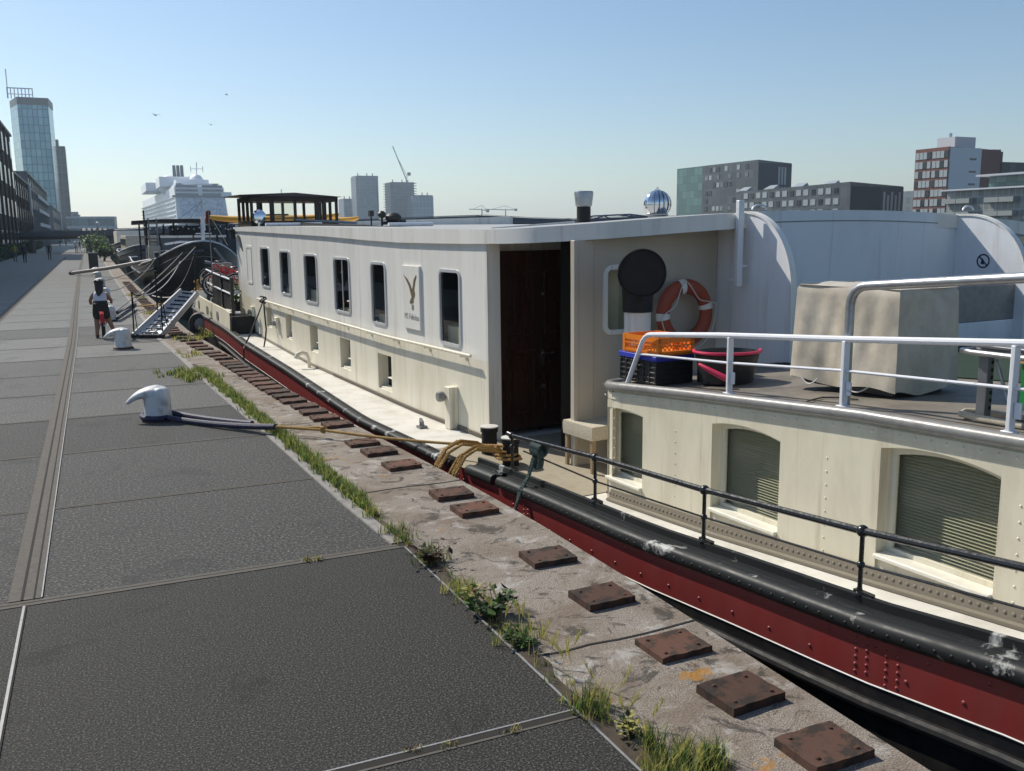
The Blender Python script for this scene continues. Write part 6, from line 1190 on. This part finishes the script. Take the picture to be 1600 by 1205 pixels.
# ------------------------------------------------------------------ the air between here and the far shore
hm = bpy.data.materials.new('haze'); hm.use_nodes = True; n = hm.node_tree.nodes; n.remove(n['Principled BSDF']); pv = n.new('ShaderNodeVolumePrincipled'); pv.inputs['Color'].default_value = (.74, .88, 1.0, 1); pv.inputs['Density'].default_value = .00027; pv.inputs['Anisotropy'].default_value = .5
hm.node_tree.links.new(pv.outputs[0], n['Material Output'].inputs['Volume'])
m = MB(); m.box((0, 0, 38.5), (5200, 5200, 85)); hz_ = m.build('haze', hm, smooth=0); tag(hz_, kind='stuff')

# ------------------------------------------------------------------ loose things on the houseboat
up = lambda u, v: UZ(u, v) + .004
# crates
q = bZ((1014, 604), 1.0); cu, cv_ = q.x, max(q.y, 1.03); zc = up(cu, cv_)
def lattice_crate(name, label, u0, u1, v0, v1, z0, z1, mat, group=None, tilt=0):
    t = thing(name, label, 'crate', P((u0 + u1) / 2, (v0 + v1) / 2, z0), group=group); m = MB(); th = .012
    for z, h in ((z0, .035), (z1 - .045, .045), (z0 + (z1 - z0) * .5, .012)):
        for q in ((u0, u1, v0, v0 + th), (u0, u1, v1 - th, v1), (u0, u0 + th, v0, v1), (u1 - th, u1, v0, v1)): m.bbox(*q, z, z + h)
    for u in (u0, u1 - .035, (u0 + u1) / 2 - .02):
        for v in (v0, v1 - .035): m.bbox(u, u + .035, v - .002, v + .037, z0 + .001, z1 - .002)
    m.bbox(u0, u1, v0, v1, z0 + .002, z0 + .014)
    m.build('frame', mat, t, smooth=0)
    m = MB(); s = .045; zz0, zz1 = z0 + .03, z1 - .04; hgt = zz1 - zz0
    def lat(a0, a1, pos):
        a = a0 - hgt
        while a < a1:
            for d in (1, -1):
                s0, s1 = (a, a + hgt) if d > 0 else (a + hgt, a)
                k0, k1 = 0.0, 1.0
                lo, hi = sorted((s0, s1))
                cl = lambda x: min(max(x, a0), a1)
                f0 = (cl(s0) - s0) / (s1 - s0); f1 = (cl(s1) - s0) / (s1 - s0)
                if f1 - f0 > .05: m.tube([pos(s0 + (s1 - s0) * f0, zz0 + hgt * f0), pos(s0 + (s1 - s0) * f1, zz0 + hgt * f1)], .0045, 4, caps=False)
            a += s
    lat(u0, u1, lambda a, z: P(a, v0 + .006, z)); lat(u0, u1, lambda a, z: P(a, v1 - .006, z)); lat(v0, v1, lambda a, z: P(u0 + .006, a, z)); lat(v0, v1, lambda a, z: P(u1 - .006, a, z))
    m.build('lattice', mat, t, smooth=0); return t
zt1 = zc + .255
t = thing('crate', 'black folding crate with a blue rim, under the orange crate', 'crate', P(cu + .25, cv_ + .18, zc)); m = MB()
m.bbox(cu, cu + .52, cv_, cv_ + .38, zc, zc + .2)
for k in range(5): m.bbox(cu - .008, cu + .528, cv_ - .008, cv_ + .388, zc + .01 + k * .044, zc + .025 + k * .044)
for k in range(7): m.bbox(cu + k * .085 - .004, cu + k * .085 + .012, cv_ - .01, cv_ + .39, zc + .004, zc + .19)
m.build('body', M['blackpl'], t, bevel=.003); m = MB(); m.bbox(cu - .015, cu + .535, cv_ - .015, cv_ + .395, zc + .205, zt1 - .005); m.build('rim', M['blue'], t, bevel=.006)
lattice_crate('crate', 'orange lattice crate standing on the black crate', cu - .03, cu + .49, cv_ + .0, cv_ + .38, zt1, zt1 + .155, M['orange'])
t = thing('crate', 'low black crate standing half behind the tub and the black crate', 'crate', P(cu - .15, cv_ + .5, zc)); m = MB(); m.bbox(cu - .32, cu - .02, cv_ + .42, cv_ + .8, zc, zc + .24); m.build('body', M['blackpl'], t, bevel=.008); m = MB(); m.bbox(cu - .335, cu - .005, cv_ + .405, cv_ + .815, zc + .24, zc + .27); m.build('rim', M['blackpl'], t, bevel=.006)
q = bZ((1112, 604), 1.04); tu, tv_ = q.x + .12, q.y + .26; z0 = up(tu, tv_); t = thing('tub', 'black oval tub with a pink rim and handle on the deck', 'tub', P(tu, tv_, z0)); m = MB()
def oval(z, a, b_): return [P(tu + a * math.cos(k), tv_ + b_ * math.sin(k), z) for k in [2 * math.pi * j / 28 for j in range(28)]]
m.grid([oval(z0, .16, .2), oval(z0 + .02, .19, .235), oval(z0 + .25, .235, .285), oval(z0 + .262, .25, .30), oval(z0 + .27, .225, .275), oval(z0 + .05, .18, .22)], True); m.face(oval(z0 + .05, .18, .22)); m.build('body', M['blackpl'], t)
m = MB(); o_ = oval(z0 + .275, .245, .295); m.tube([o_[k % 28] for k in range(9, 26)], .014, 8); m.build('rim', M['pink'], t)
m = MB(); m.tube([P(tu - .3, tv_ - .22, z0 + .05), P(tu - .33, tv_ - .28, z0 + .10), P(tu - .22, tv_ - .36, z0 + .16), P(tu - .1, tv_ - .38, z0 + .2)], [.02, .026, .022, .014], 8); m.build('handle', M['pink'], t)
# tarpaulin covered box
A = bZ((1397, 626), UZ(-3.4, 1.7)); v0 = A.y; u0 = A.x; u1 = bV((1240, 605), v0).x; v1 = bU((1488, 605), u0).y; zt_ = bV((1397, 452), v0).z; zb_ = UZ(u0, v0)
t = thing('covered_box', 'large box under a grey beige tarpaulin with drooping folds', 'box', P((u0 + u1) / 2, (v0 + v1) / 2, zb_)); m = MB(); nn = 26
def wall(pu, nrm, seed):
    rows = []
    for i in range(21):
        h = i / 20; row = []
        for j in range(nn + 1):
            s = j / nn; hang = (1 - h); d = .026 * hang * math.sin(s * 13 + seed + 2.6 * hang) + .05 * hang ** 1.5 * max(-.3, math.sin(s * 6.3 + seed * 2 - 1.6 * h)) + .012 * math.sin(s * 5 - h * 7 + seed) + .008 * math.sin(s * 33 + h * 5 + seed) * math.sin(math.pi * h)
            env = abs(math.sin(math.pi * s)) ** .5; of_ = .022 * hang - .012 * (h > .97); u, v = pu(s, of_); z = zb_ + .03 * (1 - h) * (1 + math.sin(s * 7 + seed) * env) + .01 + (zt_ - zb_ - .012) * h - (0 if h < 1 else .0)
            row.append(P(u + nrm[0] * (d * env + of_), v + nrm[1] * (d * env + of_), z))
        rows.append(row)
    m.grid(rows)
al = lambda a, b_, s, o: a - o + (b_ - a + 2 * o) * s
wall(lambda s, o: (al(u0, u1, s, o), v0), (0, -1), 0.4); wall(lambda s, o: (u0, al(v0, v1, s, o)), (-1, 0), 2.1); wall(lambda s, o: (u1, al(v0, v1, s, o)), (1, 0), 3.3); wall(lambda s, o: (al(u0, u1, s, o), v1), (0, 1), 1.1)
m.grid([[P(u0 - .0 + (u1 - u0) * i / 12, v0 + (v1 - v0) * j / 12, zt_ - .004 + .012 * math.sin(i * .9) * math.sin(j * .7) + .02 * math.sin(math.pi * i / 12) * math.sin(math.pi * j / 12)) for j in range(13)] for i in range(13)])
m.build('tarpaulin', M['tarp'], t, smooth=60)
m = MB(); m.bbox(u0 + .05, u1 - .05, v0 + .05, v1 - .05, zb_, zt_ - .04); m.build('carcass', M['blackpl'], t)
m = MB()
for a, b_ in ((.12, .3), (.55, .8)): m.tube([P(u1 - (u1 - u0) * (a + (b_ - a) * k), v0 - .045, zb_ + .06 - .05 * math.sin(math.pi * k)) for k in frange(0, 1, 8)], .005, 5)
m.build('tie_cord', M['cord'], t)
# white locker with a dark grey band on top
va = bU((1484, 520), -1.1).y; vb_ = va + 2.0; zl = bU((1500, 506), -1.1).z; zs = bU((1500, 449), -1.1).z
t = thing('deck_locker', 'white deck locker with a dark grey top band behind the covered box', 'locker', P(-1.2, (va + vb_) / 2, .95)); m = MB(); m.bbox(-1.1, -.95, va, vb_, UZ(-1, 5), zl); m.build('body', M['whitein'], t, bevel=.01); m = MB(); m.bbox(-1.08, -.97, va - .05, vb_, zl, zs); m.build('dark_band', M['greyrim'], t, bevel=.01)
# trestle table
q = bZ((1535, 657), UZ(-4.3, 1.55)); tu, tv_ = q.x, q.y; z0 = UZ(tu, tv_); ztab = bV((1540, 549), tv_).z
t = thing('trestle_table', 'grey folding table end with perforated square leg and tubular foot', 'table', P(tu, tv_, z0)); m = MB(); m.bbox(tu - .03, tu + .03, tv_ - .03, tv_ + .03, z0 + .02, ztab - .02); m.build('leg', M['metalgrey'], t, bevel=.004)
m = MB()
for k in range(7): m.lathe([(.012, 0), (.012, .002), (0, .0022)], P(tu - .0305, tv_ + .012, z0 + .08 + k * (ztab - z0 - .14) / 6), 10, P(-1, 0, 0) - P(0, 0, 0))
m.build('leg_holes', M['gap'], t)
m = MB(); du_ = .22; m.tube([P(tu - .7, tv_ + .12, z0 + .05), P(tu - .1, tv_ + .12, z0 + .03), P(tu + .08, tv_ + .10, z0 + .03), P(tu + .13, tv_ + .02, z0 + .03), P(tu + .10, tv_ - .06, z0 + .03), P(tu - .05, tv_ - .08, z0 + .03), P(tu - .3, tv_ - .08, z0 + .03)], .019, 10); m.build('foot_tube', M['wicker'], t)
m = MB(); m.tube([P(tu - .7, tv_ + .1, ztab), P(tu - .05, tv_ + .1, ztab - .005), P(tu + .12, tv_ + .07, ztab - .005), P(tu + .14, tv_ - .03, ztab - .005), P(tu + .05, tv_ - .08, ztab - .005), P(tu - .5, tv_ - .08, ztab)], .017, 10); m.build('top_tube', M['galv'], t)
m = MB(); m.tube([P(tu - .02, tv_ + .06, ztab - .05), P(tu - .06, tv_ + .06, z0 + .25), P(tu - .12, tv_ + .06, z0 + .1), P(tu - .3, tv_ + .06, z0 + .06)], .011, 8); m.build('brace', M['galv'], t)
m = MB(); m.bbox(tu - .9, tu + .1, tv_ + .0, tv_ + .6, ztab + .015, ztab + .035); m.build('table_top', M['metalgrey'], t, bevel=.004)
q = bZ((1592, 640), UZ(-4.9, 1.9)); lattice_crate('crate', 'green crate with a wooden lid at the right edge of the picture', q.x - .55, q.x, q.y - .0, q.y + .4, UZ(q.x, q.y), UZ(q.x, q.y) + .30, M['greenpl'])
t = thing('board', 'pale wooden board lying on the green crate', 'board', P(q.x - .25, q.y + .2, UZ(q.x, q.y) + .3)); m = MB(); m.bbox(q.x - .6, q.x + .03, q.y - .02, q.y + .42, UZ(q.x, q.y) + .302, UZ(q.x, q.y) + .325); m.build('plank', M['plank'], t, bevel=.003)
# deck cables
m = MB(); m.tube([P(k.x, k.y, UZ(k.x, k.y) + .012) for k in [bZ(p, UZ(-3, 1.3)) for p in ((1255, 640), (1262, 632), (1285, 626), (1310, 628), (1340, 634))]], .006, 6)
tag(m.build('deck_cable', M['blackpl']), 'thin black cable lying on the deck beside the covered box', 'cable')
# lifebuoy
q = bU((1068, 490), -.1); Rm, rm_ = .285, .078; t = thing('lifebuoy', 'orange lifebuoy with white bands and cord on the shaded saloon wall', 'lifebuoy', P(-.05, q.y, q.z)); m = MB()
tor = lambda a, b_, k=1.0: P(-.09 - rm_ * .75 * k * math.sin(b_) * 1.0 - .03, q.y + (Rm + rm_ * k * math.cos(b_)) * math.cos(a), q.z + (Rm + rm_ * k * math.cos(b_)) * math.sin(a))
m.grid([[tor(2 * math.pi * i / 48, 2 * math.pi * j / 16) for j in range(16)] for i in range(49)], True); m.build('ring', M['ring'], t, smooth=80)
for c_ in (.25, 1.75, 3.2, 4.75): m = MB(); m.grid([[tor(c_ + d, 2 * math.pi * j / 16, 1.03) for j in range(16)] for d in (-.11, 0, .11)], True); m.build('band', M['white'], t, smooth=80)
m = MB(); pts = []
for k in range(4):
    a0 = (.25, 1.75, 3.2, 4.75)[k]; a1 = (1.75, 3.2, 4.75, .25 + 2 * math.pi)[k]
    for s in frange(0, 1, 8)[:-1]: a = a0 + (a1 - a0) * s; rr = Rm + rm_ * 1.05 - .13 * math.sin(math.pi * s) * (1 if k in (0, 1) else .3); pts.append(P(-.2, q.y + rr * math.cos(a), q.z + rr * math.sin(a) - .05 * math.sin(math.pi * s)))
m.tube(pts, .006, 6, True); m.build('grab_line', M['cord'], t)
# stool beside the porch
fR, fL = bZ((926, 741), zd(-.4) + .006), bZ((893, 729), zd(-.4) + .006); fR = P(fR.x, fR.y, zd(-.4) + .006); fL = P(fL.x, fL.y, fR.z)
ex_ = (fL - fR).normalized(); ey_ = Vector((-ex_.y, ex_.x, 0)); ey_ = ey_ if ey_.y > 0 else -ey_; W_ = .44; z0 = fR.z; SH = .47
S_ = lambda a, b_, z: fR + ex_ * a + ey_ * b_ + Vector((0, 0, z))
t = thing('stool', 'stool with woven pale seat and bleached wooden legs by the door', 'stool', S_(W_ / 2, W_ / 2, 0))
for a, b_ in ((0, 0), (W_, 0), (0, W_), (W_, W_)):
    sx_, sy_ = (1 if a == 0 else -1), (1 if b_ == 0 else -1); m = MB()
    m.hexa([S_(a + i * .017, b_ + j * .017, 0) for i, j in ((-1, -1), (1, -1), (1, 1), (-1, 1))] + [S_(a + sx_ * .008 + i * .025, b_ + sy_ * .008 + j * .025, SH - .03) for i, j in ((-1, -1), (1, -1), (1, 1), (-1, 1))]); m.build('leg', M['woodleg'], t, bevel=.004)
m = MB(); n_ = 12; hW = W_ / 2 + .03; rr_ = .93
top = lambda a, b_: SH + .02 - .018 * (1 - a * a) * (1 - b_ * b_) - .012 * max(abs(a), abs(b_)) ** 8
gr = [-1 + 2 * i / n_ for i in range(n_ + 1)]
m.grid([[S_(W_ / 2 + hW * a, W_ / 2 + hW * b_, top(a, b_)) for a in gr] for b_ in gr])
rim = [(a, -1) for a in gr[:-1]] + [(1, b_) for b_ in gr[:-1]] + [(-a, 1) for a in gr[:-1]] + [(-1, -b_) for b_ in gr[:-1]]
m.grid([[S_(W_ / 2 + hW * k * a, W_ / 2 + hW * k * b_, z if z is not None else top(a, b_)) for a, b_ in rim] for k, z in ((1, None), (1.02, SH - .03), (1.015, SH - .09), (1.0, SH - .13), (.95, SH - .13))], True); m.build('seat', M['wicker'], t, smooth=45)
for a, b_ in (((0, 0), (0, W_)), ((W_, 0), (W_, W_))): m = MB(); m.tube([S_(*a, .13), S_(*b_, .13)], .008, 6); m.build('stretcher', M['woodleg'], t)
# kayaks on the roof by the wheelhouse
def kayak(label, a, b_, r, h, mat):
    t = thing('kayak', label, 'kayak', (a + b_) / 2, group='yellow kayaks on the roof'); m = MB(); d = (b_ - a); L = d.length; d.normalize(); s = Vector((-d.y, d.x, 0)); rows = []
    for k in frange(0, 1, 18):
        w_ = r * max(.02, math.sin(math.pi * k)) ** .6; hh_ = h * (.45 + .55 * math.sin(math.pi * k) ** .5); z_ = .08 * (2 * k - 1) ** 4
        rows.append([a + d * L * k + s * w_ * math.cos(t_) + Vector((0, 0, hh_ * .5 * math.sin(t_) * (1.0 if math.sin(t_) > 0 else .8) + z_)) for t_ in [2 * math.pi * j / 12 for j in range(12)]])
    m.grid(rows, True); m.build('hull', mat, t, smooth=60)
    m = MB(); c = (a + b_) / 2 + Vector((0, 0, h * .5)); m.tube([c + d * .28 * math.cos(t_) + s * .13 * math.sin(t_) + Vector((0, 0, .01)) for t_ in frange(0, 2 * math.pi, 18)[:-1]], .02, 6, True); m.build('cockpit_rim', M['blackpl'], t)
zz = ztop(13, 2) + .2
a = bU((328, 345), 14.6); kayak('orange yellow kayak pointing left past the end of the cabin roof', P(14.6, a.y, a.z), P(14.3, a.y + 3.0, a.z + .04), .26, .2, M['yellowk'])
a = bU((440, 345), 14.9); b_ = bU((560, 346), 14.9); kayak('yellow kayak seen through and right of the dark wheelhouse', P(14.9, a.y, a.z + .0), P(14.9, b_.y, b_.z), .26, .2, M['yellowk'])
m = MB(); q = bU((326, 340), 14.9); o = P(14.9, q.y, q.z - .1); m.tube([o + Vector((0, 0, -2.0)), o + Vector((0, 0, .28))], .014, 6); t = thing('flag', 'small dark red furled flag on a thin pole left of the kayak', 'flag', o - Vector((0, 0, 2.0))); m.build('pole', M['metalgrey'], t)
m = MB(); m.grid([[o + Vector((-.06 - .02 * k, .01 * k, .24 - .3 * k)) , o + Vector((.0, .04, .26 - .2 * k)), o + Vector((.05, 0, .26 - .24 * k))] for k in (0, .5, 1)]); m.build('cloth', surf('dark_red_flag', (.18, .04, .02), .8), t)
# bicycles on the bow, planter
for (u, v, rz, s, lab) in ((15.2, 1.35, 1.2, .98, 'red bicycle leaning on the bow rail beside the white cabin'), (15.9, 1.6, 1.5, 1.0, 'bicycle parked behind the red one on the bow'), (16.6, 1.5, 1.1, 1.0, 'bicycle with pale bags at the head of the bow rack'), (14.7, 1.8, 1.35, 1.0, 'bicycle squeezed against the cabin end on the bow')):
    b2 = dup(bt, P(u, v, zd(u) + .50), rz, lab, s); b2['group'] = 'bicycles on the bow'
def bush(name, label, c, r, mats, n, pot=True, cat='plant', group=None, leaf=.05):
    t = thing(name, label, cat, c, group=group); m = MB()
    if pot: pm = MB(); pm.lathe([(r * .5, 0), (r * .62, r * .5), (r * .66, r * .55), (r * .55, r * .55), (r * .5, r * .45)], c, 16); pm.build('pot', M['blackpl'], t)
    for _ in range(n):
        d = Vector((random.gauss(0, 1), random.gauss(0, 1), random.gauss(0, .8))).normalized() * r * random.uniform(.45, 1.05); q = Vector(c) + Vector((0, 0, r * 1.1)) + d; ax = (d.normalized() + Vector((random.gauss(0, .7), random.gauss(0, .7), random.gauss(0, .7)))).normalized(); s = leaf * random.uniform(.6, 1.3); w_ = ax.cross(Vector((random.random(), random.random(), 1))).normalized() * s * .35
        m.cm = random.randrange(len(mats)); m.face([q - ax * s * .5, q + w_, q + ax * s * .5, q - w_])
    m.build('leaves', mats, t, smooth=0); return t
bush('planter', 'bushy green plant in a pot behind the bow rail', P(14.2, 1.0, zd(14) + .3), .38, [M['leaf'], M['leafdark']], 260, leaf=.09)
bush('planter', 'small dark plant in a pot near the gangway on the bow', P(16.8, .95, zd(17) + .1), .28, [M['leafdark'], M['leaf'], M['straw']], 160, leaf=.08)
# hanging black hose
hp = [bV(p, v) for p, v in (((411, 470), .80), ((404, 490), .62), ((392, 520), .4), ((383, 540), .28), ((381, 545), .22), ((381, 562), .2))]
m = MB(); m.tube([P(k.x, k.y, k.z) for k in hp], .016, 8); hp2 = [bV(p, v) for p, v in (((412, 470), .80), ((413, 485), .76), ((416, 515), .74), ((415, 527), .70))]; ga = [P(k.x, k.y, k.z) for k in hp2] + [P(hp2[-1].x - .1, .62, zd(9) + .02), P(hp2[-1].x + .1, .45, zd(9) + .02), P(hp[3].x, .3, zd(9) + .03)]
m.tube(ga, .016, 8); m.tube([P(hp[0].x + .1 * math.cos(a), .8 + .05 * math.sin(a * 3), hp[0].z + .02 + .07 * math.sin(a)) for a in frange(0, 12, 40)], .016, 6)
tag(m.build('hose', M['rubber']), 'black hose looped over the cabin handrail and hanging to the quay', 'hose')
# fender tyre
c = onZ((290, 508), .1); t = thing('tyre_fender', 'old black tyre hung as a fender beside the gangway foot', 'tyre', c + Vector((.35, 0, 0))); m = MB(); ax = Vector((-.6, -.8, .05)).normalized()
for dd in (0, .16): m.lathe([(.17, -.07), (.27, -.075), (.31, -.03), (.31, .03), (.27, .075), (.17, .07), (.16, 0), (.17, -.07)], c + Vector((.35, 0, .0)) - ax * dd * 1.0, 26, ax)
m.build('tread', M['rubber'], t, smooth=50); m = MB(); m.lathe([(.0, -.05), (.16, -.06), (.165, .03), (.05, .05), (0, .05)], c + Vector((.35, 0, 0)), 20, ax); m.build('hub', M['metalgrey'], t)

# ------------------------------------------------------------------ mooring lines
def rope_obj(name, label, pts, r, mat, group=None, n=8):
    t = MB(); t.tube(pts, r, n); return tag(t.build(name, mat), label, 'rope', group)
b = BOL[0]; e1 = onZ((430, 667), .11); bt0 = bZ((798, 700), .12); bw_ = P(bt0.x, .62, .14)
arc_ = [Vector((b.x + .19 * math.cos(a), b.y + .19 * math.sin(a), .06 + .015 * math.sin(a))) for a in frange(R(60), R(300), 16)]
e2 = onZ((395, 663), .10); t = thing('chafe_sleeve', 'navy sleeved mooring rope looped round the nearest white bollard', 'rope', (b.x, b.y, 0)); m = MB()
pts = [e2 + Vector((0, .04, 0))] + rope_pts(e2 + Vector((0, .05, 0)), arc_[0], .02, 6)[1:-1] + arc_ + rope_pts(arc_[-1], e1, .03, 8)[1:]
for k in range(1): m.tube(pts, .036, 10)
m.build('sleeve', M['ropeblue'], t)
def laid(mb, pts, r, turns=14):          # three strand laid rope
    pts = [Vector(p) for p in pts]; L = 0; dense = []
    for a, b_ in zip(pts, pts[1:]):
        n_ = max(2, int((b_ - a).length / .018)); dense += [a.lerp(b_, k / n_) for k in range(n_)]
    dense.append(pts[-1])
    for s in range(3):
        out = []
        for i, p in enumerate(dense):
            d = (dense[min(i + 1, len(dense) - 1)] - dense[max(i - 1, 0)]).normalized(); x = d.cross(Vector((0, 0, 1)))
            x = x.normalized() if x.length > 1e-3 else Vector((1, 0, 0)); y_ = d.cross(x); a = i * .018 / (r * 6.5) * 2 * math.pi + s * 2.094; out.append(p + (x * math.cos(a) + y_ * math.sin(a)) * r * .55)
        mb.tube(out, r * .58, 6)
m = MB(); mid = onZ((505, 672), .10); laid(m, rope_pts(e1, mid, .0, 4) + rope_pts(mid, bw_, .03, 12)[1:], .016); laid(m, rope_pts(e2 + Vector((0, .05, 0)), mid + Vector((.02, .06, .02)), .02, 6), .014)
m.tube([mid + Vector((.02 * math.cos(a * 5) , .03 * math.sin(a * 5) + .02, .03 * math.cos(a * 3))) for a in frange(0, 3, 24)], .013, 6)
tag(m.build('mooring_rope', M['rope']), 'taut yellow rope from the navy sleeve to the bitts by the door', 'rope')
m = MB()                                 # coils over the gunwale
for k in range(9):
    u = (.60 - .034 * k if k < 5 else .24 - .032 * (k - 5)) + random.uniform(-.01, .01); dz = random.uniform(0, .05); dv = random.uniform(0, .03); d_ = random.uniform(-.02, .1) if k < 5 else random.uniform(-.1, .0)
    c0 = P(.45 + random.uniform(-.1, .1), .58 + random.uniform(-.06, .06), zd(.3) + .10 + .014 * (k % 8)); laid(m, [c0, P(u + .02, .36, zg(.3) + .12 + dz), P(u, .16, zg(.3) + .165 + dz), P(u, .03 - dv, zg(.3) + .10 + dz), P(u, -.075 - dv, zg(.3) - .03), P(u, -.085 - dv, zg(.3) - .2 + d_), P(u - .01, -.05 - dv, zg(.3) - .36 + d_)], .0145)
for k in range(3): laid(m, [P(.36 + .13 * math.cos(a) + .06 * k, .62 + .12 * math.sin(a), zd(.3) + .10 + .028 * k) for a in frange(0, 2 * math.pi, 14)], .014)
tag(m.build('rope_coil', M['rope']), 'heap of yellow rope wound on the bitts and drooping over the hull', 'rope')
q = bV((842, 698), .145); m = MB()
for k in range(7): laid(m, [P(q.x - .06 + .022 * k, .145 + .05 * math.cos(a), q.z - .025 + .052 * math.sin(a)) for a in frange(0, 2 * math.pi, 14)], .011)
for k in range(3): laid(m, [P(q.x + .05 * math.sin(a + k) - .01, .11 + .02 * k, q.z - .10 + .09 * math.cos(a + k)) for a in frange(0, 2 * math.pi, 14)], .011)
for k in range(2): laid(m, [P(q.x + .03 - .03 * k, .1, q.z - .1), P(q.x + .04 - .02 * k, .06, q.z - .25), P(q.x + .03 - .03 * k, -.03, zg(q.x) + .04), P(q.x + .01, -.085, zg(q.x) - .12), P(q.x + .02, -.085, zg(q.x) - .4)], .012)
tag(m.build('rope_lashing', M['ropegreen']), 'dark green rope knotted round the black side rail and hanging down the hull', 'rope')
